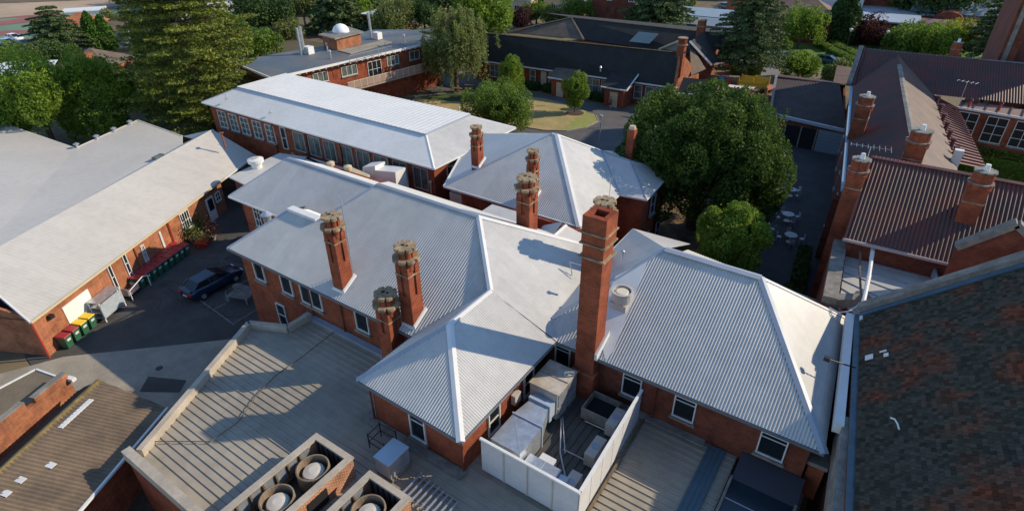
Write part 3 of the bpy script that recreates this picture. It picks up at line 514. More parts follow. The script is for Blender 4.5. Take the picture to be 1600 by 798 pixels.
# things on the main roof
def antenna(p, h, rz, label, els=7, boom=1.2):
    t = thing('tv_antenna', label, 'antenna', p); P = Vector(p); Z = Vector((0, 0, 1)); d = Vector((math.cos(rz), math.sin(rz), 0)); s_ = Vector((-d.y, d.x, 0))
    MB().tube(P, P + Z * h, .025, n=6).build('mast', galv, t); b = MB(); b.tube(P + Z * h - d * boom / 2, P + Z * h + d * boom / 2, .018, n=5)
    for i in range(els): c = P + Z * h + d * boom * (i / (els - 1) - .5); l = .32 + .035 * i; b.tube(c - s_ * l, c + s_ * l, .009, n=4)
    b.build('elements', galv, t); return t
aq = onp(551, 420, *FP); antenna((aq.x, aq.y, aq.z), top_z(aq.x, aq.y, 312) - aq.z, 2.6, 'tv aerial on a tall mast beside the leftmost chimney', 8, 1.5)
antenna(at(950, 330, 8.6), 2.3, .5, 'tv aerial behind the tall plain stack', 6, 1.1)
p = at(971, 489, 7.6); t = thing('roof_cooler', 'round cream exhaust cowl on a square box on the roof beside the tall stack', 'cooler', (p.x, p.y, 7.3))
MB().box(p.x - .55, p.x + .35, p.y - .4, p.y + .5, 6.9, 8.35).build('base_box', duct_w, t); b = MB(); b.lathe((p.x - .1, p.y + .05, 8.35), [(.45, 0), (.52, .1), (.52, .55), (.56, .58), (.56, .62), (.45, .62), (.44, .4)], 20); b.build('cowl', duct_w, t, smooth=False); MB().lathe((p.x - .1, p.y + .05, 8.72), [(.38, 0), (.38, .14), (.3, .2)], 16).build('cap', mat('cream_plastic', (.66, .58, .44), .5), t)
p = onp(972, 405, *F2); t = thing('vent_pipe', 'small steel vent pipe near the left end of the right hand ridge', 'vent', (p.x, p.y, p.z)); MB().tube(p, p + Vector((0, 0, .4)), .07).build('pipe', galv, t); MB().lathe(p + Vector((0, 0, .4)), [(.12, 0), (.12, .12), (.03, .18)], 10).build('cap', galv, t)
p = onp(894, 430, *WP); mb = MB(); mb.tube(p, p + Vector((-.25, .1, .75)), .03); mb.tube(p + Vector((-.25, .1, .75)), p + Vector((.9, .5, .55)), .025); mb.build('roof_bracket', galv, loc=p, label='thin bent steel bracket on the white slope left of the tall stack', cat='bracket')
for i, (x, y) in enumerate(((547, 398), (898, 404))): pass
# kitchen with flat white roof behind the west wing
B = thing('kitchen_annex', 'low brick kitchen annex with flat white roof between hall and west wing', 'building', (-47, 29, 0))
kz = 4.6; kp = [at(x, y, kz) for x, y in ((357, 276), (388, 291), (470, 262), (560, 280), (600, 268), (455, 232), (437, 240))]
MB().slab([kp[0], kp[1], at(452, 263, kz), at(480, 245, kz), at(437, 239, kz)], .12).build('roof', white_roof, B); MB().slab([at(452, 263, kz - .01), at(600, 300, kz - .01), at(620, 285, kz - .01), at(455, 238, kz - .01), at(480, 245, kz - .01)], .1).build('roof', white_roof, B)
q = [Vector((p.x, p.y, 0)) for p in (kp[0], kp[1], at(452, 263, kz), at(437, 239, kz))]; walls(B, [q[0] + Vector((.3, .3, 0)), q[1] + Vector((-.1, .2, 0)), q[2], q[3] + Vector((.3, -.3, 0))], 0, kz - .15, brick_d)
p = at(402, 262, kz); t = thing('roof_fan', 'white round exhaust fan on the flat kitchen roof', 'fan', p, group='kitchen roof machines'); MB().lathe(p, [(.45, 0), (.5, .5), (.7, .55), (.72, .85), (.4, .95)], 20).build('housing', white_p, t, smooth=False); MB().lathe(p + Vector((0, 0, .95)), [(.36, 0), (.3, .05)], 14).build('grille', duct_w, t)
for i, (x, y, lb) in enumerate(((519, 265, 'small white vent cowl behind the grey ridge'), (546, 271, 'white vent cowl right of the other behind the grey ridge'))):
    p = at(x, y + 6, 6.0); t = thing('roof_cowl', lb, 'vent', p); MB().lathe(p, [(.2, 0), (.2, .7), (.34, .75), (.34, 1.0), (.1, 1.1)], 12).build('cowl', cream_p, t)
for i, (x, y, sx, lb) in enumerate(((545, 281, 1.2, 'long cream duct box behind the grey ridge'), (576, 272, .8, 'white sloped plant box, smaller of two behind the ridge'), (598, 279, 1.5, 'white sloped plant box, larger of two behind the ridge'))):
    p = at(x, y, 5.6); t = thing('plant_box', lb, 'plant box', p); b = MB(); c = p + Vector((0, .6, 0)); s_ = sx
    b.hexa([(c.x - s_, c.y - .6, 4.6), (c.x + s_, c.y - .6, 4.6), (c.x + s_, c.y + .9, 4.6), (c.x - s_, c.y + .9, 4.6)], [(c.x - s_, c.y - .5, 6.0), (c.x + s_, c.y - .5, 5.8 if i == 0 else 6.5), (c.x + s_, c.y + .7, 5.9 if i == 0 else 6.5), (c.x - s_, c.y + .7, 6.1)]); b.build('casing', cream_p if i == 0 else white_p, t)
p = at(433, 350, 3.2); t = thing('flue_stack', 'shiny steel flue with conical hat in the gap beside the west wing', 'flue', (p.x, p.y, 0)); fx, fy = -35.0, 20.6
MB().tube((fx, fy, 0), (fx, fy, 6.9), .28, n=14).build('pipe', galv, t, smooth=False); MB().lathe((fx, fy, 6.95), [(.40, 0), (.40, .08), (.05, .36)], 16).build('hat', galv, t)

# ================================================================== NORTH BLOCK
B = thing('north_block', 'red brick block with big pyramid-like white hipped roof north of the main building', 'building', (-22, 38, 0)); ze = 6.6
P1, P2 = Vector((-28.3, 31.9, ze)), Vector((-16.2, 31.9, ze)); PPL = ((0, -.55, 1), (0, 31.9, ze)); A1, A2 = onp(860, 213, *PPL), onp(871, 210, *PPL); A1.y = A2.y; A1.z = A2.z; BL = at(825, 208, ze)
K = at(968, 303, ze); S1 = at(939.5, 235, 8.3); E_1 = at(1010, 311, ze); E_2 = at(1050, 268, ze); A3 = at(984, 251, 8.0)
rf([P1, P2, A2, A1], white_roof, .16, .012, b_=B); MB().slab([P2, K, S1, A2], .04).build('roof', white_roof, B); MB().slab([P1, A1, BL, at(740, 208, ze)], .04).build('roof', grey_roof, B)
MB().slab([A1, A2, S1, at(935, 232, 6.0), BL], .04).build('roof', white_roof, B)
MB().slab([K, E_1, A3, S1], .04).build('roof', white_roof, B); MB().slab([E_1, E_2, A3], .04).build('roof', white_roof, B); MB().slab([S1, A3, E_2, at(960, 236, 6.4)], .04).build('roof', white_roof, B)
for a, b_, w_ in ((P1, A1, .25), (P2, A2, .45), (A1, A2, .3), (A2, S1, .3), (S1, A3, .25), (E_1, A3, .2), (S1, K, .2)): ridge(B, a, b_, cap_white if w_ > .26 else cap_grey, w_)
dz = Vector((0, 0, .07)); gutter(B, [P1 - dz, P2 - dz, K - dz, E_1 - dz, E_2 - dz]); gutter(B, [P1 - dz, at(740, 208, ze)])
walls(B, [(-27.0, 32.4), (-16.7, 32.4), (-16.7, 37.9), (-27, 37.9)], 0, ze - .02); walls(B, [(-18, 38.3), (E_1.x - .4, E_1.y + .45), (E_2.x - .4, E_2.y - .3), (-20, 46)], 0, ze - .02)
walls(B, [(-28.0, 38), (-20, 38), (-20, 45.5), (-30, 44)], 0, ze - .05); MB().box(-28.2, -27.0, 32.4, 33, 4.6, 5.9).build('vent_panel', duct_w, B)
for z, y in ((5.0, 41.0), (1.8, 40.6), (1.8, 43.0)): window(B, (E_1.x - .4, y, z), (1, 0), .9, 1.7, nx=1, ny=2, fm=cap_grey)
cq = onp(834, 315, *PPL); chimney(B, cq.x - .33, cq.y + .33, .66, cq.z, top_z(cq.x - .33, cq.y + .33, 234), 'slim brick chimney on the front slope of the hipped block'); cq = onp(747.8, 262.7, *PPL); chimney(B, cq.x - .36, cq.y + .36, .7, cq.z, top_z(cq.x - .36, cq.y + .36, 197), 'brick chimney at the left hip beside the long block')
p = at(982, 240, 8.2); cc = MB(); cc.box(p.x - .3, p.x + .3, p.y, p.y + .6, 5, top_z(p.x, p.y, 203)); co = cc.build('chimney', brick, B, 'small slim chimney with cream pot against the dark tree'); MB().lathe((p.x, p.y + .3, top_z(p.x, p.y, 203)), [(.3, 0), (.24, .25)], 10).build('pot', cream_p, co)

# ================================================================== FLAT ROOFED EXTENSION (front)
B = thing('extension', 'low brick extension in front with ribbed flat roof and cream parapet', 'building', (-14, 10, 0)); EXT = B; DZ = 3.8
PI_ = [(-26.68, 16.9), (-26.72, 15.3), (-29.0, 14.25), (-24.8, 5.54)]
MB().slab([(-26.68, 17.2, DZ), (-26.72, 15.3, DZ), (-29, 14.25, DZ), (-24.8, 5.5, DZ), (-24.8, 5.42, DZ), (-1.8, 5.42, DZ), (-1.8, 21.2, DZ), (-12, 21.2, DZ), (-12, 17.2, DZ)], .1).build('roof_deck', deck, B)
def leftx(y): return -24.8 + (y - 5.54) * (-29.0 + 24.8) / (14.25 - 5.54) if y < 14.25 else (-29 + (y - 14.25) * 2.17 if y < 15.3 else -26.7)
y = 5.9; 
while y < 17.1:
    xr = -17.4 if y > 13.2 else -1.85
    MB().box(leftx(y) + .14, xr, y, y + .06, DZ + .002, DZ + .05).build('rib', deck, B); y += .36
y = 13.5
while y < 20.9:
    MB().box(-11.7, -1.85, y, y + .06, DZ + .002, DZ + .05).build('rib', deck, B); y += .36
MB().box(-3.1, -2.3, 5.5, 20.9, DZ + .1, DZ + .115).build('blue_sheet', deck_b, B)
for k in range(4): MB().box(-3.05 + .22 * k, -3.0 + .22 * k, 5.5, 20.9, DZ + .116, DZ + .15).build('sheet_fold', deck_b, B)
pb = MB()
for a, b_ in zip(PI_[:-1], PI_[1:]): pb.bar((*a, 4.02), (*b_, 4.02), .30, .46)
pb.build('parapet', parapet_c, B)
MB().box(-25.35, -8, 5.02, 5.42, 3.7, 4.28).build('parapet', parapet_c, B)
pw = MB()
for a, b_ in zip(PI_[:-1], PI_[1:]): pw.bar((*a, 1.9), (*b_, 1.9), .24, 3.78)
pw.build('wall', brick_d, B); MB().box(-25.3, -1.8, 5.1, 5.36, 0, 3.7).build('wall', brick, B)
MB().box(-27.3, -17.4, 16.75, 17.15, DZ + .05, DZ + .14).build('wall_flashing', cap_grey, B); MB().box(-17.9, -17.35, 13, 16.8, DZ + .1, DZ + .16).build('wall_flashing', stone, B); MB().box(-17.9, -11.6, 12.75, 13.25, DZ + .1, DZ + .17).build('wall_flashing', stone, B); MB().box(-8.9, -3.3, 20.55, 20.98, DZ + .1, DZ + .18).build('wall_flashing', stone, B)
MB().bar((-6.0, 5.5, DZ + .14), (-6.25, 20.6, DZ + .14), .1, .12).build('cable_tray', rust, B)
mb = MB(); pts = [at(*q, DZ + .1) for q in ((522, 519), (470, 560), (430, 588), (400, 620), (372, 660), (330, 690), (232, 690))]
for a, b_ in zip(pts[:-1], pts[1:]): mb.tube(a + Vector((0, 0, .05)), b_ + Vector((0, 0, .05)), .025, n=5, cap=False)
mb.build('roof_cable', rust, loc=pts[0], label='thin dark cable snaking diagonally over the ribbed flat roof', cat='cable')
# lower area on the right with dark roof lights
MB().box(-1.8, 1.2, 4, 21.0, 3.3, 3.4).build('gutter_floor', stone, B)
b_ = thing('roof_light', 'dark framed lean-to rooflight with pale bars beside the right parapet', 'skylight', (0, 16, 0))
MB().hexa([(-1.6, 5, 3.42), (1.0, 5, 3.42), (1.0, 19.6, 3.42), (-1.6, 19.6, 3.42)], [(-1.6, 5, 3.6), (.9, 5, 3.6), (.9, 19.6, 4.0), (-1.6, 19.6, 4.0)]).build('glazing', mat('dark_teal_glass', (.012, .03, .042), .25, spec=.6), b_)
MB().slab([(-1.65, 19.5, 4.03), (1.05, 19.5, 4.03), (1.05, 20.95, 4.3), (-1.65, 20.95, 4.3)], .05).build('apron', mat('charcoal_sheet', (.05, .055, .07), .6), b_)
for yy in (18.4, 17.1, 15.8, 14.5, 13.2): MB().bar((-1.6, yy, 3.98 - (19.6 - yy) * .027), (.95, yy, 3.98 - (19.6 - yy) * .027), .06, .05).build('glazing_bar', galv, b_)
for xx in (-1.68, 1.0): MB().bar((xx, 5, 3.62), (xx, 19.6, 4.02), .12, .14).build('frame', stone, b_)

# two brick fan enclosures
def enclosure(x0, x1, y1, label, seed):
    t = thing('fan_enclosure', label, 'fan enclosure', ((x0 + x1) / 2, 8, 0), group='open topped brick fan enclosures'); y0 = 2.0; zt = 5.12
    for k, (a0, a1, b0, b1) in enumerate(((x0, x0 + .16, y0, y1), (x1 - .16, x1, y0, y1), (x0 + .16, x1 - .16, y1 - .16, y1))):
        MB().box(a0, a1, b0, b1, DZ - .02, zt - .1).build('wall', brick_o, t)
    MB().box(x0 + .2, x1 - .2, y0, y1 - .2, DZ + .1, DZ + .18).build('floor', darkmetal, t)
    for a0, a1, b0, b1 in ((x0 - .05, x0 + .24, y0, y1 + .05), (x1 - .24, x1 + .05, y0, y1 + .05), (x0 + .24, x1 - .24, y1 - .24, y1 + .05)): MB().box(a0, a1, b0, b1, zt - .1, zt).build('coping', parapet_c, t)
    random.seed(seed)
    for k in range(7):
        yy = y1 - .9 - .62 * k; MB().box(x0 + .17, x0 + .23, yy - .24, yy + .24, DZ + .5, zt - .16).build('liner_panel', galv, t); MB().box(x0 + .17, x0 + .34, yy - .34, yy - .27, DZ + .4, zt - .12).build('bracket', rust, t)
    MB().box(x0 + .17, x1 - .17, y1 - .22, y1 - .165, DZ + .2, zt - .12).build('liner_panel', mat('dark_steel_liner', (.10, .10, .11), .5, var=.3), t)
    for k in range(6): MB().box(x0 + .3 + k * .33, x0 + .36 + k * .33, y1 - .27, y1 - .225, DZ + .2, zt - .12).build('bracket', darkmetal, t)
    for k in range(3):
        cy = y1 - 1.25 - 1.85 * k; cx_ = (x0 + x1) / 2 + .02
        cw = MB(); cw.lathe((cx_, cy, DZ + .35), [(.72, 0), (.72, .78), (.66, .80), (.64, .78), (.64, .1), (.1, .08)], 26); cw.build('cowl', mat('brown_fan_cowl', (.27, .20, .13), .7, var=.3, scale=3), t)
        MB().lathe((cx_, cy, DZ + .62), [(.46, 0), (.48, .22), (.44, .3), (.2, .36)], 24).build('motor_cap', mat('bone_plastic', (.60, .55, .47), .6, var=.12, scale=3), t)
    if x0 < -16:
        for yy in (8.3, 6.4): MB().box(x1 - .01, x1 + .05, yy - .5, yy + .5, 3.95, 4.75).build('louvre', hole_d, t)
    return t
enclosure(-17.98, -15.62, 10.35, 'open topped orange brick enclosure with round fans, left of the pair', 1)
enclosure(-14.45, -12.15, 10.25, 'open topped orange brick enclosure with round fans, right of the pair at the bottom edge', 2)
t = thing('air_conditioner', 'pale blue-grey steel roof box standing alone near the guard rail', 'air conditioner', (-14.5, 11.6, 0)); MB().box(-14.95, -14.05, 10.98, 12.2, DZ + .25, 4.95).build('casing', galv, t); MB().box(-14.98, -14.02, 10.95, 12.23, 4.95, 5.0).build('lid', mat('pale_blue_steel', (.42, .50, .58), .35, var=.1), t)
MB().box(-15.0, -14.9, 11, 12.2, DZ + .08, DZ + .25).box(-14.1, -14.0, 11, 12.2, DZ + .08, DZ + .25).build('foot', stone, t)
t = thing('guard_rail', 'black tubular guard rail around the roof hatch', 'guard rail', (-16, 12.4, 0)); g0 = at(582, 686, DZ + .1); g1 = at(613, 700, DZ + .1); b = MB()
for a in (Vector((-16.3, 12.6, DZ + .1)), Vector((-16.25, 11.8, DZ + .1)), Vector((-15.3, 12.65, DZ + .1)), Vector((-15.2, 11.8, DZ + .1))): b.tube(a, a + Vector((0, 0, .95)), .03, n=6)
b.build('post', darkmetal, t); b = MB()
for z in (.5, .95): b.tube((-16.3, 12.6, DZ + z), (-16.25, 11.8, DZ + z), .025, n=6); b.tube((-16.3, 12.6, DZ + z), (-15.3, 12.65, DZ + z), .025, n=6); b.tube((-16.25, 11.8, DZ + z), (-15.2, 11.8, DZ + z), .025, n=6)
b.build('rail', darkmetal, t)
# slatted roof frames lying on the deck between the enclosures and the screen
t = thing('cable_ladder', 'low slatted steel service platform on the flat roof by the second enclosure', 'platform', (-12, 11.5, 0)); 
for k in range(9): MB().box(-13.2 + k * .28, -13.12 + k * .28, 10.6, 12.0 - k * .03, DZ + .24, DZ + .30).build('slat', galv, t)
MB().box(-13.3, -10.9, 10.7, 10.76, DZ + .18, DZ + .235).box(-13.3, -10.9, 11.7, 11.76, DZ + .18, DZ + .235).build('frame', rust, t)

# plant screen with machines
t = thing('plant_screen', 'white panelled L-shaped screen around the rooftop machines', 'screen', (-8, 15, 0)); SX0, SX1, SY0, SY1, SZ = -11.1, -6.25, 13.72, 20.35, 5.98
n = 4
for k in range(n):
    a = SX0 + (SX1 - SX0) * k / n; MB().box(a + .02, a + (SX1 - SX0) / n - .02, SY0 - .02, SY0 + .03, DZ + .22, SZ - .05).build('panel', panel_w, t)
    if k: MB().box(a - .035, a + .035, SY0 - .05, SY0 - .022, DZ + .22, SZ - .06).build('joint_strip', duct_w, t)
n = 6
for k in range(n):
    a0 = SY0 + (SY1 - SY0) * k / n; a1 = SY0 + (SY1 - SY0) * (k + 1) / n; x0 = SX1 - .25 * (a0 - SY0) / (SY1 - SY0); x1_ = SX1 - .25 * (a1 - SY0) / (SY1 - SY0)
    MB().bar((x0, a0 + .02, (DZ + .22 + SZ - .05) / 2), (x1_, a1 - .02, (DZ + .22 + SZ - .05) / 2), .05, SZ - DZ - .27).build('panel', panel_w, t)
    MB().bar((x0 - .3, a0 + .1, DZ + .22), (x0 - .02, a0 + .1, SZ - .1), .05, .05).build('brace', galv, t)
MB().bar((SX0 - .03, SY0, SZ), (SX1 + .03, SY0, SZ), .13, .1).bar((SX1, SY0 + .08, SZ), (SX1 - .25, SY1, SZ), .13, .1).build('top_rail', white_p, t)
MB().box(SX0 + .06, SX1 - .3, SY0 + .06, SY1, DZ + .07, DZ + .09).build('floor_sheet', mat('dark_green_floor', (.05, .065, .06), .7, col2=(.10, .09, .075), scale=.9), t)
for k in range(13): MB().box(SX0 + .1 + .36 * k, SX0 + .15 + .36 * k, SY0 + .1, SY1 - .1, DZ + .091, DZ + .14).build('floor_bearer', mat('dark_bearer', (.10, .095, .085), .7, var=.3), t)
def machine(lb, parts, loc, name='air_handler', cat='air handling unit'):
    t = thing(name, lb, cat, loc)
    for nm, m_, bx in parts:
        b = MB(); 
        for q in bx: 
            if len(q) == 6: b.box(*q)
            else: b.hexa(*q)
        b.build(nm, m_, t)
    return t
z0 = DZ + .22
u = machine('tall dusty white cooler cabinet with louvred sides and hooked pipe on top', [('casing', duct_w, [(-11.3, -9.75, 18.0, 19.9, z0 + .1, 5.75)]), ('lid', mat('stained_white_lid', (.56, .50, .42), .6, col2=(.40, .30, .20), scale=1.1), [(-11.34, -9.71, 17.96, 19.94, 5.75, 5.82)]), ('louvre', galv, [(-9.74, -9.70, 18.08, 18.92, z0 + .2, 4.8), (-9.74, -9.70, 19.0, 19.82, z0 + .2, 4.8), (-9.74, -9.70, 18.08, 18.92, 4.88, 5.68), (-9.74, -9.70, 19.0, 19.82, 4.88, 5.68)]), ('louvre_front', duct_w, [(-11.2, -10.55, 17.97, 17.99, z0 + .2, 5.65), (-10.5, -9.85, 17.97, 17.99, z0 + .2, 5.65)])], (-10.5, 19, 0), 'evaporative_cooler', 'cooler')
for q in range(7): MB().box(-9.70, -9.68, 18.12, 18.88, 4.1 + q * .1, 4.13 + q * .1).box(-9.70, -9.68, 19.04, 19.78, 4.1 + q * .1, 4.13 + q * .1).build('louvre_blade', stone, u)
MB().box(-10.9, -10.6, 17.955, 17.968, 4.9, 5.2).build('rating_plate', panel_w, u); MB().box(-11.32, -9.72, 18.9, 18.96, 5.82, 5.85).build('lid_seam', stone, u)
b = MB(); b.tube((-10.1, 19.3, 5.82), (-10.1, 19.3, 6.05), .06); b.tube((-10.1, 19.3, 6.05), (-9.75, 19.5, 6.1), .05); b.tube((-9.75, 19.5, 6.1), (-9.72, 19.5, 5.3), .05); b.build('pipe', galv, u)
machine('large galvanised duct tapering to the tall cooler cabinet', [('duct_box', galv, [(-11.0, -9.45, 14.3, 16.1, z0 + .25, 5.5)]), ('taper', galv, [([(-11.0, 16.12, z0 + .5), (-9.45, 16.12, z0 + .5), (-9.9, 17.4, z0 + .5), (-10.9, 17.4, z0 + .5)], [(-11.0, 16.12, 5.5), (-9.45, 16.12, 5.5), (-9.9, 17.4, 5.35), (-10.9, 17.4, 5.35)])]), ('flange', cap_grey, [(-11.05, -9.4, 16.07, 16.15, z0 + .2, 5.56)]), ('collar', mat('pale_blue_steel', (.42, .5, .58), .35), [(-11.0, -9.8, 17.4, 17.62, z0 + .4, 5.48), (-10.97, -9.83, 17.62, 17.95, z0 + .5, 5.3)])], (-10.2, 16, 0), 'duct', 'duct')
dct = machine('low galvanised duct box along the front of the white screen', [('duct_box', galv, [(-9.35, -7.75, 14.0, 15.0, z0, 4.95)]), ('outlet', mat('pale_blue_steel', (.42, .5, .58), .35), [(-7.72, -7.3, 14.05, 14.9, z0, 4.85)]), ('cover', panel_w, [(-9.0, -8.3, 15.05, 15.5, z0, 4.75)])], (-8.5, 14.5, 0), 'duct', 'duct')
MB().bar((-11.0, 14.3, 5.505), (-9.45, 16.1, 5.505), .02, .012).bar((-11.0, 16.1, 5.505), (-9.45, 14.3, 5.505), .02, .012).build('cross_break', cap_grey, dct)
MB().bar((-8.55, 14.0, 4.955), (-8.55, 15.0, 4.955), .05, .02).bar((-9.3, 14.02, 4.96), (-7.8, 14.98, 4.96), .015, .01).build('seam', cap_grey, dct)
MB().tube((-9.6, 18.2, z0 + .1), (-8.6, 16.4, z0 + .08), .04, n=6).tube((-9.6, 18.35, z0 + .1), (-8.4, 16.5, z0 + .08), .03, n=6).tube((-8.6, 16.4, z0 + .08), (-7.6, 15.2, z0 + .08), .04, n=6).build('pipe_run', galv, loc=(-9, 17, z0), label='pair of thin pipes lying on the dark floor inside the white screen', cat='pipes')
for k, (ya_, lb) in enumerate(((14.2, 'white split air conditioner nearest the screen corner'), (16.5, 'white split air conditioner in the middle of the screen row'), (18.6, 'white split air conditioner farthest along the screen row'))):
    tt = thing('condenser_unit', lb, 'air conditioner', (-7.1, ya_ + .6, DZ), group='condenser units along the screen'); MB().box(-7.45, -6.95, ya_, ya_ + 1.25, z0, 4.75).build('casing', duct_w, tt); MB().lathe((-7.2, ya_ + .62, 4.75), [(.2, 0), (.2, .015)], 12).build('fan_grille', cap_grey, tt)
    for q in range(6): MB().box(-7.47, -7.445, ya_ + .08, ya_ + 1.17, z0 + .1 + q * .11, z0 + .13 + q * .11).build('louvre', cap_grey, tt)
    MB().tube((-7.5, ya_ + .2, z0 + .05), (-8.6, ya_ + .2, z0 + .02), .03, n=6).build('pipe', galv, tt)
machine('open topped dark grey steel tank in the corner of the plant area', [('side', stone, [(-8.9, -8.85, 18.9, 20.3, z0, 4.7), (-7.45, -7.4, 18.9, 20.3, z0, 4.7), (-8.85, -7.45, 18.9, 18.95, z0, 4.7), (-8.85, -7.45, 20.25, 20.3, z0, 4.7)]), ('lining', hole_d, [(-8.84, -7.46, 18.96, 20.24, z0, z0 + .3)])], (-8.2, 19.6, 0), 'open_tank', 'tank')
MB().box(-9.9, -9.2, 20.3, 20.5, 4.5, 5.2).build('meter_box', duct_w, loc=(-9.5, 20.4, 4.2), label='small pale meter box on the foot of the tall stack', cat='meter box')
MB().box(-11.75, -11.5, 17.0, 17.5, 4.9, 5.5).build('wall_unit', duct_w, loc=(-11.6, 17.2, 5), label='small white box fixed to the shaded brick side wall by the duct', cat='wall unit')

# ================================================================== SHEDS BOTTOM LEFT
B = thing('brown_roofed_shed', 'old brick shed under a lichened brown corrugated roof, bottom left', 'shed', (-29, 4, 0)); rz = 3.6
r0 = at(155, 593, rz); r1 = at(0, 735, rz); dd_ = (r1 - r0).normalized(); r1 = r1 + dd_ * 3; e0 = at(262, 637, 2.9); e1 = at(125, 798, 2.9); e1 = e1 + (e1 - e0).normalized() * 5
sd = e0 - r0; MB().corr([r0, e0, e1, r1], .20, .028, 'wave').build('roof', brown_roof, B)
perp = Vector((dd_.y, -dd_.x, 0)); perp = perp if perp.x < 0 else -perp
l0 = r0 + perp * 1.35 + Vector((0, 0, -.7)) + dd_ * .3; l1 = r1 + perp * 1.35 + Vector((0, 0, -.7)); MB().corr([r0, l0, l1, r1], .20, .028).build('roof', mat('dark_brown_sheet', (.07, .05, .035), .9, var=.4, scale=1), B)
ridge(B, r0, r1, lichen, .42); gutter(B, [e0, e1], cap_white, .12, .12); 
MB().bar(r0 + (e0 - r0) * .01 + dd_ * 1.2 + (e0 - r0) * .13 + Vector((0, 0, .02)), r0 + dd_ * 3.2 + (e0 - r0) * .13 + Vector((0, 0, .02)), .28, .05).build('patch_strip', cap_white, B)
for x, y, lb in ((80, 727, 0), (33, 750, 0), (10, 771, 0)):
    n_ = (e0 - r0).cross(dd_); p = onp(x, y, n_, r0); MB().obox(p + Vector((0, 0, .05)), (.42, .30, .03), math.atan2(sd.y, sd.x)).build('patch', cap_white, B)
s0 = [r0 + dd_ * .3 + perp * 1.2, e0 + dd_ * .3 - perp * -.2, e1, l1]
walls(B, [(l1.x, l1.y), (e1.x - .3, e1.y + .1), (e0.x - .3, e0.y - .3), (r0.x + .1, r0.y - .35), (l0.x, l0.y - .2)], 0, 2.6, brick)
B = thing('flat_roofed_shed', 'small flat roofed shed behind a stepped orange brick parapet', 'shed', (-34, 4, 0)); fz = 2.9
pa = at(100, 582, 3.5); pb_ = at(0, 662, 3.5); dp = (pb_ - pa).normalized(); n_ = Vector((dp.y, -dp.x, 0)); n_ = n_ if n_.x < 0 else -n_
MB().bar(pa - Vector((0, 0, 1.75)), pa + dp * 2.0 - Vector((0, 0, 1.75)), .28, 3.5).build('wall', brick_l, B); q = pa + dp * 2.0
MB().bar(q - Vector((0, 0, 1.58)) , q + dp * .5 - Vector((0, 0, 1.58)), .28, 2.6).build('wall', brick_l, B); q2 = q + dp * .5
MB().bar(q2 - Vector((0, 0, 1.6)), q2 + dp * 7 - Vector((0, 0, 1.6)), .28, 3.6).build('wall', brick_l, B)
MB().bar(pa + dp * 0 + Vector((0, 0, .03)), pa + dp * 2.0 + Vector((0, 0, .03)), .36, .06).build('coping', stone, B); MB().bar(q2 + Vector((0, 0, .23)), q2 + dp * 7 + Vector((0, 0, .23)), .36, .06).build('coping', stone, B)
base = Vector((pa.x, pa.y, fz)); base2 = Vector((pa.x, pa.y, fz)) + dp * 9; MB().slab([base, base2, base2 + n_ * 6, base + n_ * 2.6 + dp * -.4], .12).build('roof', mat('brown_felt', (.20, .155, .10), .95, var=.25, scale=.6), B); gutter(B, [base, base + n_ * 2.6 + dp * -.4, base2 + n_ * 6], white_p, .1, .12)
walls(B, [tuple(base)[:2], tuple(base + n_ * 2.5)[:2], tuple(base2 + n_ * 5.8)[:2], tuple(base2)[:2]], 0, 2.75, brick_l)
p = pa + Vector((0, 0, -.4)); mb = MB(); mb.obox(p + Vector((.25, .1, 0)), (.5, .25, .2), .3); mb.build('gutter_end', white_p, B)

# ================================================================== RIGHT: RED ROOFED RANGE
B = thing('red_roof_range', 'dark brick range with faded red corrugated gables on the right', 'building', (2, 60, 0)); RR = B; a65 = 0.1214
g8 = 8.0
R3 = [Vector((-.8, 37.35, g8)), Vector((5.9, 37.55, g8)), Vector((9.5, 37.7, g8)), Vector((9.5, 42.95, 11.5)), Vector((-.92, 42.8, 11.5))]
MB().corr(R3, .22, .04, 'wave').build('roof', red_roof, B); MB().slab([R3[4], R3[3], (9.5, 48, 8.2), (-1.5, 48, 8.2)], .04).build('roof', red_roof, B)
ridge(B, R3[4], R3[3], red_cap, .5); gutter(B, [(-.9, 37.3, g8 - .07), (6.1, 37.55, g8 - .07)], mat('pinkish_gutter', (.42, .33, .30), .6), .2, .16); gutter(B, [R3[4], R3[0]], red_cap, .12, .2, 'barge_board')
def rx(y, o=0): return -1.2 - (y - 42.5) * a65 + o                   # wall line
q0, q1 = Vector((-.09, 46.5, 10.5)), Vector((-2.55, 80.2, 10.5))
q0 = Vector((rx(46.5) + 3.35, 46.5, 10.5)); q1 = Vector((rx(80) + 3.35, 80, 10.5))
MB().corr([(rx(44.0, -.45), 44.0, 7.9), (rx(82, -.45), 82, 7.9), q1 + Vector((0, 0, 0)), (rx(44) + 3.35, 44.0, 10.5)], .22, .025).build('roof', red_roof, B)
MB().corr([(rx(44.0) + 3.35, 44.0, 10.5), (rx(82) + 3.35, 82, 10.5), (rx(82, 7.2), 82, 7.9), (rx(44, 7.2), 44.0, 7.9)], .4, .03).build('roof', mat('brown_faded_red_iron', (.17, .098, .072), .7, col2=(.10, .066, .056), scale=.6), B)
ridge(B, (rx(44) + 3.35, 44, 10.5), (rx(76) + 3.35, 76, 10.5), stone, .45)
gutter(B, [(rx(45, -.55), 45, 7.85), (rx(82, -.55), 82, 7.85)], mat('blue_grey_gutter', (.20, .32, .42), .5), .25, .15)
R1p = [Vector((-5.75, 75.0, 7.9)), Vector((15, 77.5, 7.9)), Vector((15, 83.4, 10.7)), Vector((-6.1, 81.3, 10.7))]
MB().corr(R1p, .24, .04).build('roof', red_roof, B); MB().slab([R1p[3], R1p[2], (15, 89, 8), (-6.5, 87, 8)], .04).build('roof', red_roof, B); ridge(B, R1p[3], R1p[2], stone, .5)
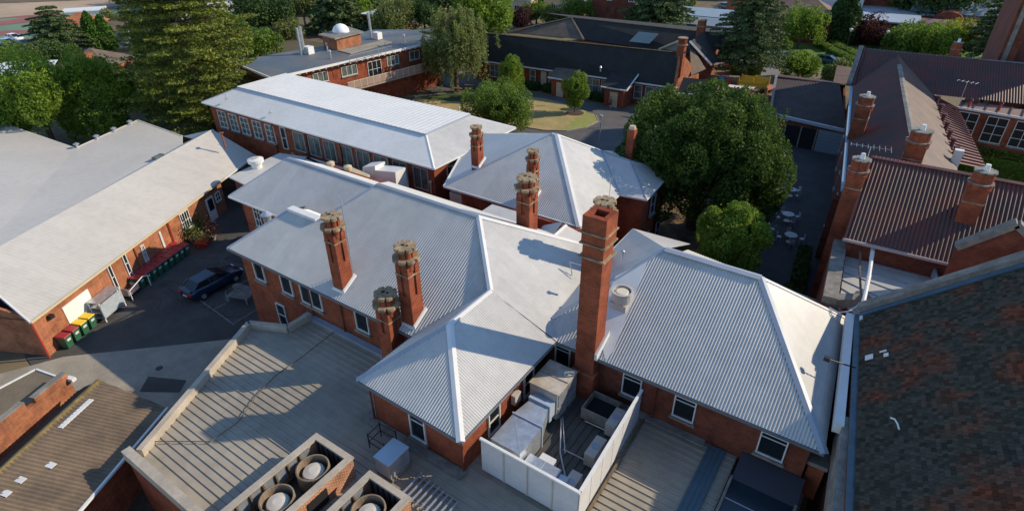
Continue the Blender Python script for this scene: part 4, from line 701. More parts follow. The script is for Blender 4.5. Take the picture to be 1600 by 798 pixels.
MB().bar(R1p[0] + Vector((-.25, 0, .1)), R1p[3] + Vector((-.25, 0, .15)), .5, .4).build('coping', stone, B); MB().bar(R1p[0] + Vector((.15, 0, .12)), R1p[3] + Vector((.15, 0, .12)), .14, .3).build('flashing', red_cap, B)
# ribbed lean-to and east court
rp = [at(x, y, 7.3) for x, y in ((1447, 158), (1496, 169), (1542, 264), (1478, 264))]; rp = [rp[0] + Vector((-.3, 2, .5)), rp[1], rp[2], Vector((rp[2].x - 3.2, rp[2].y - 1.2, 7.8))]
MB().slab(rp, .04).build('lean_to_roof', mat('pink_brown_sheet', (.42, .23, .18), .7, var=.25, scale=.8), B)
for k in range(23):
    f = (k + .5) / 23; a = rp[0].lerp(rp[3], f); b_ = rp[1].lerp(rp[2], f); MB().bar(a + Vector((0, 0, .06)), b_ + Vector((0, 0, .06)), .09, .12).build('batten', red_cap, B)
for k in range(8):
    p = at(1462 + 4.6 * k, 166 + 13.2 * k - (2 if k < 2 else 0), 7.6); t = thing('turret_vent', 'small dark red roof vent on the ribbed lean-to, %s of the row' % ['first', 'second', 'third', 'fourth', 'fifth', 'sixth', 'seventh', 'last'][k], 'vent', p, group='red vents on the lean-to roof'); MB().tube(p, p + Vector((0, 0, .75)), .16, n=8).build('stem', red_cap, t); MB().lathe(p + Vector((0, 0, .75)), [(.26, 0), (.2, .15)], 9).build('cap', red_cap, t)
p = at(1488, 264, 7.6); MB().box(p.x - .3, p.x + .3, p.y, p.y + .5, 7.4, 9.1).build('white_duct', white_p, loc=p, label='white square duct standing at the foot of the ribbed lean-to', cat='duct')
st = [at(1496, 168, 7.2), at(1604, 186, 7.2)]; dq = (st[1] - st[0]).normalized(); nq = Vector((-dq.y, dq.x, 0)); st[1] = st[0] + dq * 9
MB().slab([st[0], st[1], st[1] + nq * 2 + Vector((0, 0, .35)), st[0] + nq * 2 + Vector((0, 0, .35))], .04).build('awning_roof', mat('pale_brown_sheet', (.36, .24, .19), .7, var=.2), B)
for k in range(9): a = st[0] + dq * (.3 + k); MB().bar(a + Vector((0, 0, .06)), a + nq * 2 + Vector((0, 0, .41)), .1, .1).build('batten', red_cap, B)
gutter(B, [st[0], st[1]], white_p, .15, .2)
mbw = MB(); mbw.bar(st[0] + nq * .2 - Vector((0, 0, 3.65)), st[1] + nq * .2 - Vector((0, 0, 3.65)), .25, 7.1); mbw.build('wall', brick, B)
oq = -nq; pw0 = st[0] + nq * .07
for k, (x, y) in enumerate(((1510, 190), (1554, 201), (1598, 212))):
    c_ = onp(x, y, oq, pw0); window(B, (c_.x, c_.y, 5.6), oq, 1.75, 2.6, nx=2, ny=3, sill=True)
for k, (x, y) in enumerate(((1486, 66), (1486, 66))): pass
for k in range(2):
    p = at((1513, 1560)[k], 168 + 5 * k, 7.6); t = thing('finial_vent', ['dark red finial vent above the court windows, left one', 'dark red finial vent above the court windows, right one'][k], 'vent', p, group='finial vents above the windows'); MB().tube(p, p + Vector((0, 0, .7)), .12, n=7).build('stem', red_p, t); MB().lathe(p + Vector((0, 0, .7)), [(.22, 0), (.12, .2)], 8).build('cap', red_cap, t)
antenna(at(1500, 158, 8.4), 1.9, -.3, 'flat tv aerial over the red roof by the court windows', 5, 1.6)
antenna(Vector((-1.1, 41.0, top_z(-1.35, 40.6, 248))), .7, .1, 'tv aerial beside the near corner chimney of the red roofs', 8, 2.2)
# walls
wl = [(rx(33.5), 33.5), (rx(33.5) + 2.0, 33.5), (6, 37.8), (9.4, 38), (9.4, 47), (rx(84) + 14, 84), (rx(84), 84)]
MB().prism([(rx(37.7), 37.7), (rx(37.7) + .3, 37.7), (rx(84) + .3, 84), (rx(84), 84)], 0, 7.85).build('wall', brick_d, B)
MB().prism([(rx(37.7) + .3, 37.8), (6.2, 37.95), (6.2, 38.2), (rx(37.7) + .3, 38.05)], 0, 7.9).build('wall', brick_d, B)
for yy in (50, 55.5, 61, 66.5, 72): 
    for z in (2.3, 5.9): window(B, (rx(yy), yy, z), (-1, -.12), 1.1, 1.8, nx=1, ny=2, fm=cap_grey)
MB().box(rx(49) - .75, rx(49) - .1, 49.0, 50.0, 0, 5.4).build('buttress', brick_d, B); MB().tube((rx(46.5) - .3, 46.5, 0), (rx(46.5) - .3, 46.5, 7.6), .07).build('downpipe', galv, B)
def rchim(x, y, w, z0, z1, lb):
    b = MB(); b.box(x - w / 2, x + w / 2, y - w / 2, y + w / 2, z0, z1 - .95); b.prism(cog(x, y, w * .52, .04, 8, .39), z1 - 1.0, z1 - .12); b.prism(cog(x, y, w * .60, .05, 8, .39), z1 - 1.1, z1 - .75)
    o = b.build('chimney', brick_d if w < .9 else brick, B, lb); MB().prism(cog(x, y, w * .65, .07, 8, .39), z1 - .75, z1 - .69).build('collar', stone, o); MB().prism(cog(x, y, w * .57, .07, 8, .39), z1 - .08, z1).build('crown', stone, o); MB().box(x - w / 2 - .03, x + w / 2 + .03, y - w / 2 - .03, y + w / 2 + .03, z1 - 1.9, z1 - 1.83).build('string_course', cement, o)
    MB().lathe((x, y, z1), [(.16, 0), (.13, .35)], 10).build('pot', white_p, o); return o
rchim(-1.35, 40.6, .98, 0, top_z(-1.35, 40.6, 248), 'massive brick chimney against the left gable wall')
p = onp(1497, 346, (0, -.65, 1), (0, 37.4, 8)); rchim(p.x + .3, p.y + .5, 1.0, 8.3, top_z(p.x + .3, p.y + .5, 266), 'brick chimney in the middle of the near red slope')
p = onp(1421, 252, (.675, .082, 1), (rx(60) + 3.35, 60, 10.5)); rchim(p.x + .1, p.y + .5, 1.15, 8, top_z(p.x + .1, p.y + .5, 203), 'brick chimney beside the stone capped ridge')
p = at(1340, 200, 9.0); rchim(p.x, p.y + .4, 1.1, 7.5, top_z(p.x, p.y + .4, 150), 'brick chimney with metal pot above the courtyard gutter')
p = at(1487, 96, 9.9); rchim(p.x, p.y, .9, 9.0, top_z(p.x, p.y, 66), 'lone brick chimney on the far red ridge')
# shaded front gable with stone coping
gx0, gx1 = onp(1494, 386, (0, 1, 0), (0, 37.0, 0)), onp(1590, 350, (0, 1, 0), (0, 37.0, 0))
MB().hexa([(gx0.x, 36.9, 6.2), (9.5, 36.9, 6.2), (9.5, 36.9, 9.4), (gx1.x, 36.9, gx1.z), (gx0.x, 36.9, gx0.z)], [(gx0.x, 37.25, 6.2), (9.5, 37.25, 6.2), (9.5, 37.25, 9.4), (gx1.x, 37.25, gx1.z), (gx0.x, 37.25, gx0.z)]).build('gable_wall', brick_d, B)
MB().bar((gx0.x, 37.05, gx0.z + .05), (gx1.x, 37.05, gx1.z + .05), .6, .35).build('coping', stone, B); MB().bar((gx1.x, 37.05, gx1.z), (9.5, 37.05, gx1.z - 2.2), .6, .35).build('coping', stone, B)
MB().slab([(7.2, 37.3, 9.0), (9.4, 37.3, 9.0), (9.4, 39.8, 10.4), (7.4, 39.8, 10.4)], .04).build('dormer_roof', galv, B)
# flat metal roof between range and chapel
B = thing('link_roof', 'flat grey sheet metal roof with dark ribs and stone parapet, in front of the red slope', 'roof', (2, 34, 0)); lz = 6.6
L4 = [at(x, y, lz) for x, y in ((1323, 384), (1455, 412), (1456, 442), (1350, 500), (1312, 470))]
MB().slab(L4, .1).build('sheet', galv if False else mat('pale_zinc_sheet', (.50, .48, .44), .6, var=.15, scale=.6), B)
for k in range(7):
    f = (k + .6) / 7; a = L4[0].lerp(L4[4], f); b_ = L4[1].lerp(L4[3] + (L4[2] - L4[1]) * .2, f); MB().bar(a + Vector((0, 0, .03)), b_ + Vector((0, 0, .03)), .05, .06).build('rib', cap_grey, B)
p0, p1 = at(1312, 380, 6.9), at(1296, 470, 6.9); MB().bar(p0, p1, .75, .5).build('parapet', stone, B); MB().bar(Vector((p0.x - .1, p0.y, 3.3)), Vector((p1.x - .1, p1.y - 1.5, 3.3)), .5, 6.6).build('wall', brick, B)
MB().bar(at(1300, 470, 6.8), at(1358, 470, 6.8), .6, .6).build('parapet', stone, B); MB().bar(at(1456, 410, 7.0), at(1462, 442, 7.0), .12, .5).build('flashing', cap_grey, B)
pts = [at(x, y, 7.6) for x, y in ((1364, 388), (1358, 430), (1350, 468), (1346, 500))]; b = MB()
for a, b_ in zip(pts[:-1], pts[1:]): b.tube(a, b_, .12, .10, n=8)
b.build('white_duct_pipe', white_p, loc=pts[0], label='thick white pipe crossing above the flat sheet metal roof', cat='pipe')
pts = [at(x, y, 7.4) for x, y in ((1345, 384), (1343, 420), (1345, 455), (1348, 480), (1342, 500), (1338, 520))]; b = MB()
for a, b_ in zip(pts[:-1], pts[1:]): b.tube(a, b_, .06, n=6)
b.build('rusty_pipe', rust, loc=pts[0], label='knobbly tan pipe beside the thick white pipe', cat='pipe')
b = MB(); pts = [at(x, y, 7.3) for x, y in ((1296, 480), (1310, 488), (1325, 486), (1338, 478), (1350, 466))]
for k in range(3):
    for a, b_ in zip(pts[:-1], pts[1:]): b.tube(a + Vector((0, -.12 * k, .05 * k)), b_ + Vector((0, -.12 * k, .05 * k)), .03, n=5)
b.build('cable_bundle', galv, loc=pts[0], label='tangle of grey cables at the corner by the white hip', cat='cables')

# ================================================================== CHAPEL (bottom right)
B = thing('chapel', 'large chapel roof of mottled dark and terracotta tiles, bottom right', 'chapel', (6, 18, 0))
ev = Vector((-.113, .9936, 0)); ac = Vector((.9936, .113, 0)); c0 = at(1345, 490, 7.6); s_ = .87; RW = 5.5
slate = mat('mottled_chapel_tile', (.17, .055, .032), .95, col2=(.066, .064, .052), scale=.5, thr=(.49, .66), bump=.6, bscale=5, spec=.08, detail=12)
_T = slate.node_tree; _g = _T.nodes.new('ShaderNodeNewGeometry'); _m = _T.nodes.new('ShaderNodeMixRGB'); _m.blend_type = 'MULTIPLY'; _m.inputs[0].default_value = 1; _c = _T.nodes.new('ShaderNodeValToRGB'); _c.color_ramp.elements[0].color = (.5, .54, .5, 1); _c.color_ramp.elements[1].color = (1.3, 1.25, 1.2, 1)
_b = _T.nodes['Principled BSDF']; _l = _b.inputs['Base Color'].links[0].from_socket; _T.links.new(_g.outputs['Random Per Island'], _c.inputs[0]); _T.links.new(_l, _m.inputs[1]); _T.links.new(_c.outputs[0], _m.inputs[2]); _T.links.new(_m.outputs[0], _b.inputs['Base Color'])
lo = c0 - ev * 40; rt = c0 + ac * RW + Vector((0, 0, RW * s_)); rb = lo + ac * RW + Vector((0, 0, RW * s_)); MB().slab([c0, lo, rb, rt], .1).build('roof', slate, B)

rows = MB(); up_ = (rt - c0).normalized(); L_ = (rt - c0).length; nrow = int(L_ / .17)
nrm = up_.cross(ev).normalized(); nrm = nrm if nrm.z > 0 else -nrm
random.seed(5)
tl_ = MB()
for r in range(nrow):
    a = c0 + up_ * (r * .17); k = 0; pos = 0.09 * (r % 2)
    while pos < 30.5:
        w_ = .18; h_ = .010 + random.random() * .022
        if random.random() < .96:
            p = a - ev * pos + nrm * .003; q = p - ev * (w_ - .012); u2 = up_ * .18
            n0 = len(tl_.v); 
            for v in (p + nrm * h_, q + nrm * h_, q + u2 + nrm * .004, p + u2 + nrm * .004, p, q): tl_.v.append(tuple(v))
            tl_.f += [(n0, n0 + 1, n0 + 2, n0 + 3), (n0, n0 + 4, n0 + 5, n0 + 1)]
        pos += w_
tl_.build('roof_tile', slate, B, kind='stuff')
MB().slab([rt, rb, rb + ac * RW - Vector((0, 0, RW * s_)), rt + ac * RW - Vector((0, 0, RW * s_))], .1).build('roof', slate, B)
MB().bar(c0 + nrm * .12 + ev * .3, rt + nrm * .12 + ev * .3, .55, .45).build('coping', stone, B); MB().bar(c0 + nrm * .06 - ev * .12, rt + nrm * .06 - ev * .12, .3, .08).build('lead_flashing', mat('blue_lead', (.08, .15, .22), .5, var=.3), B)
gw = MB(); gw.hexa([c0 + ev * .05 - Vector((0, 0, 7.6)), c0 + ev * .05 + ac * RW * 2 - Vector((0, 0, 7.6)), c0 + ev * .05 + ac * RW * 2, rt + ev * .05, c0 + ev * .05], [c0 + ev * .5 - Vector((0, 0, 7.6)), c0 + ev * .5 + ac * RW * 2 - Vector((0, 0, 7.6)), c0 + ev * .5 + ac * RW * 2, rt + ev * .5, c0 + ev * .5]); gw.build('gable_wall', brick_d, B)
MB().bar(c0 - ac * .1 - Vector((0, 0, 3.9)), lo - ac * .1 - Vector((0, 0, 3.9)), .3, 7.4).build('wall', brick_d, B)
a, b_ = at(1327, 495, 7.2), at(1309, 669, 7.2); MB().bar(a, b_, .36, .5).build('box_gutter', cap_white, B)
MB().bar(c0 - ac * .12 - Vector((0, 0, .12)), lo - ac * .12 - Vector((0, 0, .12)), .26, .12).build('gutter', mat('slate_blue_lead', (.09, .14, .17), .6, var=.3), B)
p2 = at(1318, 672, 6.6); p3 = at(1290, 800, 5.9); MB().bar(p2, Vector((p2.x + .75, p2.y - 9, 6.3)), .42, 1.6).build('parapet', stone, B); MB().bar(p2 + Vector((.26, -.1, .85)), Vector((p2.x + 1.0, p2.y - 9, 7.15)), .07, .07).build('conduit', cap_white, B)
p = at(1278, 716, 4.6); MB().box(p.x - .3, p.x + .35, p.y - .9, p.y - .2, 3.0, 5.0).build('pier', brick, B); MB().box(p.x - .38, p.x + .43, p.y - .98, p.y - .12, 5.0, 5.2).build('pier_cap', stone, B)
for x, y, d_ in ((1365, 557, (.45, .35)), (1386, 548, (.12, .3)), (1389, 554, (.3, .2))):
    p = onp(x, y, nrm, c0) + nrm * .04; MB().bar(p, p - up_ * d_[1], d_[0] * .8, .03, up=nrm).build('slipped_tile', cap_white, B)
b = MB(); q = [onp(x, y, nrm, c0) + nrm * .06 for x, y in ((1393, 654), (1399, 656), (1404, 664), (1406, 672))]
for a, b_ in zip(q[:-1], q[1:]): b.tube(a, b_, .035, n=5)
b.build('loose_strap', white_p, loc=q[0], label='small curved white strap lying on the dark chapel tiles', cat='strap')
p = at(1292, 560, 8.6); b = MB(); b.tube(at(1336, 574, 7.7), at(1294, 561, 8.4), .035); b.obox(at(1292, 560, 8.4), (.25, .2, .2)); b.build('floodlight', darkmetal, loc=p, label='black floodlight on a thin arm reaching over the white hip', cat='floodlight')

# ================================================================== TOWER far right
B = thing('brick_tower', 'tall dark red brick tower wall at the upper right edge', 'tower', (12, 92, 0)); tx, ty = 7.6, 89.5
MB().prism([(tx, ty), (tx + 14, ty + 1.2), (tx + 14, ty + 14), (tx - 1.2, ty + 13)], 0, 30).build('wall', mat('tower_brick', (.19, .055, .04), .9, var=.35, scale=.5), B)
MB().prism([(tx - .5, ty - .6), (tx + 1.0, ty - .5), (tx + 1.0, ty + 1.2), (tx - .5, ty + 1.1)], 0, 30).build('buttress', brick_d, B); MB().prism([(tx - .2, ty - .75), (tx + .25, ty - .75), (tx + .25, ty - .6), (tx - .2, ty - .6)], 0, 30).build('quoin_strip', stone, B); MB().prism([(tx + 4, ty - .2), (tx + 5.2, ty - .1), (tx + 5.2, ty + .6), (tx + 4, ty + .6)], 0, 26).build('buttress', brick_d, B)

# ================================================================== GARAGE with brown roof
B = thing('brown_roofed_outbuilding', 'low outbuilding with dark brown tiled roof and blue door at the courtyard end', 'outbuilding', (-11, 85, 0))
gz = 3.0; G = [at(x, y, gz) for x, y in ((1203, 178), (1322, 205))]; gr0, gr1 = at(1213, 119, 4.9), at(1312, 131, 4.9)
MB().corr([G[0], G[1] + Vector((.2, 0, 0)), gr1, gr0], .3, .02).build('roof', tile_b, B); ridge(B, gr0, gr1, red_cap, .4); gb_ = gr0 + (gr0 - G[0]) * 1.0; MB().slab([gr0, gr1, gr1 + Vector((1, 9, -1.9)), gr0 + Vector((-1.5, 9, -1.9))], .04).build('roof', tile_b, B)
gutter(B, [G[0], G[1]], cap_grey, .3, .35, 'fascia'); MB().bar(G[0] + Vector((0, 0, .1)), gr0 + Vector((0, 0, .1)), .3, .2).build('barge_board', stone, B)
walls(B, [(G[0].x + .3, G[0].y + .3), (G[1].x, G[1].y + .3), (gr1.x, gr1.y + 8), (gr0.x - 1, gr0.y + 8)], 0, 2.9, brick_d)
gd = at(1297, 235, 0); d1 = door(B, (gd.x, G[1].y + .2, 0), (0, -1), 3.2, 2.6, mat('blue_grey_roller_door', (.19, .25, .30), .6, var=.1), False)
for k in range(6): MB().box(gd.x - 1.6, gd.x + 1.6, G[1].y + .12, G[1].y + .135, .3 + .4 * k, .33 + .4 * k).build('door_groove', cap_grey, d1)
MB().box(gd.x - 5.4, gd.x - 1.9, G[1].y + .22, G[1].y + .29, 0.05, 2.5).build('opening', hole_d, B)  # solid black panel, its colour stands in for the shade of the open bay
for k in range(3): MB().box(gd.x - 1.85 - 1.75 * k, gd.x - 1.7 - 1.75 * k, G[1].y + .15, G[1].y + .29, 0, 2.6).build('post', stone, B)
MB().slab([at(1308, 102, 4.6), at(1346, 108, 4.6), at(1338, 136, 3.9), at(1302, 128, 3.9)], .05).build('link_roof', mat('brown_link_tile', (.19, .12, .085), .9, var=.3), B)

# ================================================================== DARK ROOFED BUILDING beyond the driveway
B = thing('dark_tiled_building', 'low brick building with long dark charcoal tiled roofs around a court, beyond the driveway', 'building', (-42, 84, 0)); DB = B
ez = 3.2; D0, D1 = Vector((-61.0, 78.15, ez)), Vector((-27.55, 80.2, ez)); r0, r1 = at(745, 50, 7.3), at(1061, 82, 7.3)
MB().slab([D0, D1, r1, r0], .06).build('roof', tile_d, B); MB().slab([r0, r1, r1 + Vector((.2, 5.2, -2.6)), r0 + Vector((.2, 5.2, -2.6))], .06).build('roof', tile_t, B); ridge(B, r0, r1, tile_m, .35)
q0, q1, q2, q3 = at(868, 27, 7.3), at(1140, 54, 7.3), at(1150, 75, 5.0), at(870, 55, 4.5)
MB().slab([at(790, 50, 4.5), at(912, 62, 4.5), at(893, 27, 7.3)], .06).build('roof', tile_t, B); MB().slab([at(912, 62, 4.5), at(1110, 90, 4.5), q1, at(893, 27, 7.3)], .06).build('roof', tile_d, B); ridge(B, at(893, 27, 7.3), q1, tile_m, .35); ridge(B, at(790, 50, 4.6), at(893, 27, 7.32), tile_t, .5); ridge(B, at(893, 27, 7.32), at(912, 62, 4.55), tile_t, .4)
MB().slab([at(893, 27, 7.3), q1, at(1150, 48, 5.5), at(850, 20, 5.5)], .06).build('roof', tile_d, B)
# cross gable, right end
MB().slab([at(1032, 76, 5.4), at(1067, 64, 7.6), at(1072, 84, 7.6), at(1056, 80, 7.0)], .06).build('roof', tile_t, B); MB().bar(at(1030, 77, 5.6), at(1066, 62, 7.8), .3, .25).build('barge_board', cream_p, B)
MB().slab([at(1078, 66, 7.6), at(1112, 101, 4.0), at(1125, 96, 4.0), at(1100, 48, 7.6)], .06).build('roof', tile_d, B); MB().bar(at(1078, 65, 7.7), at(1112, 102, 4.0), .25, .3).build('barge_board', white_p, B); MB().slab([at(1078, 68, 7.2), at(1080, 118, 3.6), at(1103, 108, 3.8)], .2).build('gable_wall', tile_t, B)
MB().hexa([D1 + Vector((0, 0, -3.2)), D1 + Vector((.3, 0, -3.2)), r1 + Vector((.3, 0, -7.3)), r1 + Vector((0, 0, -7.3))], [D1, D1 + Vector((.3, 0, 0)), r1 + Vector((.3, 0, 0)), r1]).build('gable_wall', brick_l, B)
MB().hexa([(D1.x + .1, D1.y + .5, 0), (D1.x + .5, D1.y + .5, 0), (D1.x + .5, D1.y + 9, 0), (D1.x + .1, D1.y + 9, 0)], [(D1.x + .1, D1.y + .5, 3.1), (D1.x + .5, D1.y + .5, 3.1), (D1.x + .5, D1.y + 8, 3.1), (D1.x + .1, D1.y + 8, 3.1)]).build('wall', brick, B)
MB().bar(D1 + Vector((.15, 0, .1)), r1 + Vector((.15, 0, .1)), .36, .2).build('coping', brick_l, B); MB().hexa([D1 + Vector((.1, 9.4, -3.2)), D1 + Vector((.4, 9.4, -3.2)), r1 + Vector((.4, 0, -7.3)), r1 + Vector((.1, 0, -7.3))], [D1 + Vector((.1, 9.4, -.1)), D1 + Vector((.4, 9.4, -.1)), r1 + Vector((.4, 0, 0)), r1 + Vector((.1, 0, 0))]).build('gable_wall', brick_l, B); MB().obox(D1 + Vector((.2, -.2, -.3)), (.6, .6, .9)).build('kneeler', cream_p, B)
g0, g1, g2, g3 = at(1058, 146, 3.3), at(1122, 150, 3.3), at(1107, 125, 4.9), at(1068, 121, 4.9); MB().slab([g0, g1, g2, g3], .06).build('roof', tile_d, B); MB().slab([g1, at(1134, 139, 3.3), g2], .06).build('roof', tile_t, B); walls(B, [(g0.x + .3, g0.y + .3), (g1.x - .3, g1.y + .3), (g1.x - .3, g1.y + 3), (g0.x + .3, g0.y + 3)], 0, 3.2); gutter(B, [g0, g1], white_p)
walls(B, [(D0.x, D0.y + .6), (D1.x, D1.y + .55), (D1.x, D1.y + 7), (D0.x, D0.y + 7)], 0, ez - .02); gutter(B, [D0 - Vector((0, 0, .05)), D1 - Vector((0, 0, .05))], white_p, .2, .18)
walls(B, [tuple(at(912, 62, 4.5))[:2], tuple(at(1110, 90, 4.5))[:2], (-30, 108), (-58, 108)], 0, 4.3)
oD = Vector((-.04, -1, 0)); wD = (D0.x, D0.y + .6, 0)
def dwin(px, py, w, h, z, **k):
    c_ = onp(px, py, (-.0613, 1, 0), wD); window(B, (c_.x, c_.y - .07, z), (.0613, -1), w, h, **k)
for px, w_, nx, gm in ((774, 1.9, 2, glass_c), (833, 1.0, 1, glass_c), (850, .9, 1, cream_p), (863, 1.0, 1, glass_c), (927, 2.3, 2, glass_c), (948, 1.4, 1, glass_c), (1000, 1.2, 1, glass_c), (1018, 1.2, 1, glass_c), (1033, 1.2, 1, glass_c)): dwin(px, 118, w_, 1.95, 1.75, nx=nx, ny=2, gm=gm)
for k, (px, py, lb) in enumerate(((877, 150, 'left'), (960, 166, 'right'))):
    p = at(px, py, 0); x0, x1_ = p.x - 1.5, p.x + 1.5; y0 = p.y - .5
    rfz = 3.5; MB().slab([(x0 - .5, y0 - .3, 2.75), (x1_ + .5, y0 - .3, 2.75), (x1_ + .5, y0 + 4.6, 4.75), (x0 - .5, y0 + 4.6, 4.75)], .08).build('porch_roof', tile_t if k == 0 else tile_d, B); gutter(B, [(x0 - .5, y0 - .32, 2.7), (x1_ + .5, y0 - .32, 2.7), (x1_ + .52, y0 + 4.2, 4.5)], white_p, .15, .15)
    walls(B, [(x0, y0), (x1_, y0), (x1_, y0 + 3.4), (x0, y0 + 3.4)], 0, 2.7); door(B, (p.x, y0 - .02, 0), (0, -1), 1.2, 2.15, cream_p)
p = at(938, 112, 4.6); MB().lathe(p, [(.1, 0), (.1, .5), (.2, .55), (.05, .8)], 8).build('roof_vent', galv, B)
def rch2(x, y, z0, z1, w, lb): 
    o = MB().box(x - w / 2, x + w / 2, y - w / 2, y + w / 2, z0, z1 - .9).prism(cog(x, y, w * .6, .05, 8), z1 - 1.0, z1).build('chimney', brick, B, lb); MB().prism(cog(x, y, w * .78, .08, 8), z1 - .9, z1 - .78).build('collar', cement, o); MB().prism(cog(x, y, w * .68, .05, 8), z1, z1 + .1).build('crown', cement, o)
rch2(r1.x + .3, r1.y, 4, top_z(r1.x + .3, r1.y, 60), 1.0, 'tall brick chimney climbing the sunlit gable end'); p = at(1095, 50, 7.5); rch2(p.x, p.y, 5, top_z(p.x, p.y, 32), 1.1, 'stubby brick chimney on the far cross ridge')
p = at(983, 65, 5.6); MB().slab([p, p + Vector((3.4, .2, 0)), p + Vector((3.9, 2.6, 1.2)), p + Vector((.5, 2.4, 1.2))], .06).build('skylight', deck_b, B)

# ================================================================== OBSERVATORY BUILDING
B = thing('observatory_block', 'flat blue-grey roofed brick block carrying a white observatory dome', 'building', (-72, 60, 0)); cz = 7.0
V = [at(361, 96, cz), at(424, 122, cz), at(693, 62, cz), at(640, 46, cz), at(578, 47, cz), at(515, 70, cz)]
MB().slab(V, .25).build('roof', mat('patched_grey_membrane', (.085, .115, .14), .6, col2=(.16, .145, .135), scale=.12, thr=(.42, .6)), B); gutter(B, [v - Vector((0, 0, .1)) for v in V[:3]], white_p, .15, .3, 'fascia')
du = (V[2] - V[1]).normalized(); dn_ = Vector((du.y, -du.x, 0)); wb2 = V[1] - dn_ * .9 + du * .9; wb2.z = 0; we = V[2] - dn_ * .9; we.z = 0; wq = V[0] + (V[1] - V[0]).normalized() * .9 + du * .8; wq.z = 0
MB().bar(wb2 + Vector((0, 0, 3.4)), we + Vector((0, 0, 3.4)), .3, 6.8).build('wall', brick, B); MB().bar(wb2 + Vector((0, 0, 3.4)), wq + Vector((0, 0, 3.4)), .3, 6.8).build('wall', brick_d, B)
for k in range(40):
    a = V[1] + du * (1 + k * .98) - dn_ * .05 + Vector((0, 0, -.35)); MB().obox(a - dn_ * .35, (.16, .8, .16), math.atan2(du.y, du.x)).build('rafter_end', cream_p, B)
for x, y, w_, n in ((500, 117, 2.3, 3), (545, 107, 2.6, 3), (613, 90, 2.2, 3), (647, 82, 2.0, 2), (680, 74, 2.0, 2)):
    c_ = onp(x, y, dn_, wb2 + dn_ * .15); window(B, (c_.x, c_.y, 5.5), dn_, w_, 1.3, nx=n, ny=1, gm=glass_c)
c_ = onp(585, 105, dn_, wb2 + dn_ * .15); window(B, (c_.x, c_.y, 4.9), dn_, 2.4, 2.3, nx=3, ny=2)
b0 = onp(520, 138, dn_, wb2 + dn_ * 2.2); bz = 3.4; s0_ = wb2 + dn_ * 2.2 + du * 9; s1_ = we + dn_ * 2.2
MB().bar(s0_ - dn_ * 1.1 + Vector((0, 0, bz)), s1_ - dn_ * 1.1 + Vector((0, 0, bz)), 2.3, .2).build('balcony_floor', conc, B)
for k in range(18):
    L_ = (s1_ - s0_).length / 18; a = s0_ + du * (k * L_ + .06) + Vector((0, 0, bz + .65)); b_ = s0_ + du * ((k + 1) * L_ - .06) + Vector((0, 0, bz + .65)); MB().bar(a, b_, .06, .95).build('balustrade_panel', mat('tan_balustrade', (.36, .25, .20), .8, var=.2), B); MB().bar(b_ + du * .06 + Vector((0, 0, -.65)), b_ + du * .06 + Vector((0, 0, .6)), .08, .08).build('post', cream_p, B)
MB().bar(s0_ + Vector((0, 0, bz + 1.17)), s1_ + Vector((0, 0, bz + 1.17)), .1, .07).build('handrail', cream_p, B); 
for x, y, z in ((650, 105, 1.5), (655, 124, 1.4)): pass
oz = cz; ob = [at(506, 73, oz), at(528, 79, oz), at(565, 69, oz), at(545, 62, oz)]
MB().hexa(ob, [p + Vector((0, 0, 1.6)) for p in ob]).build('plant_room', brick_l, B); c_ = sum(ob, Vector((0, 0, 0))) / 4; top = [c_ + (p - c_) * 1.2 + Vector((0, 0, 1.6)) for p in ob]; MB().hexa(top, [p + Vector((0, 0, .18)) for p in top]).build('roof_slab', stone, B)
t = MB(); r_ = 1.25; t.lathe(c_ + Vector((-.3, .2, 1.78)), [(r_ * math.cos(a), r_ * .95 * math.sin(a)) for a in [i * PI / 2 / 8 for i in range(8)]] + [(.05, r_ * .95)], 24); dm_ = t.build('dome', mat('white_dome_paint', (.85, .85, .86), .3), B, smooth=True); MB().bar(c_ + Vector((-.3, .2, 1.78)) + Vector((r_, 0, 0)), c_ + Vector((-.3, .2, 2.98)), .25, .06).build('dome_slot', cap_white, dm_)
for k, (x, y, h) in enumerate(((471, 86, 3.6), (476, 85, 3.7), (580, 58, 3.3))): p = at(x, y, cz); MB().tube(p, p + Vector((0, 0, h)), .2, n=8).build('flue', galv, B)
for x, y in ((483, 84), (590, 61)): p = at(x, y, cz); MB().obox(p + Vector((0, 0, .5)), (1.2, 1, 1)).build('vent_box', white_p, B)
for x, y in ((517, 92), (632, 66), (512, 80)): p = at(x, y, cz); MB().lathe(p, [(.12, 0), (.12, .9), (.2, .95), (.05, 1.2)], 8).build('roof_vent', galv, B)
a, b_ = at(545, 88, cz + 1), at(612, 72, cz + 1); MB().bar(a, b_, .06, .06).build('rail', galv, B)
for k in range(7): q = a.lerp(b_, k / 6); MB().tube(q - Vector((0, 0, 1)), q, .04, n=5).build('rail_post', galv, B)
MB().slab([at(528, 79, cz + .12), at(548, 84, cz + .12), at(612, 66, cz + .12), at(598, 63, cz + .12)], .1).build('walkway', conc, B)
for k in range(4): a = at(598 + 14 * k, 52 - k, cz + .6); MB().bar(a, a + Vector((3.4, 4.5, 0)), .12, .3).build('skylight_frame', galv, B)

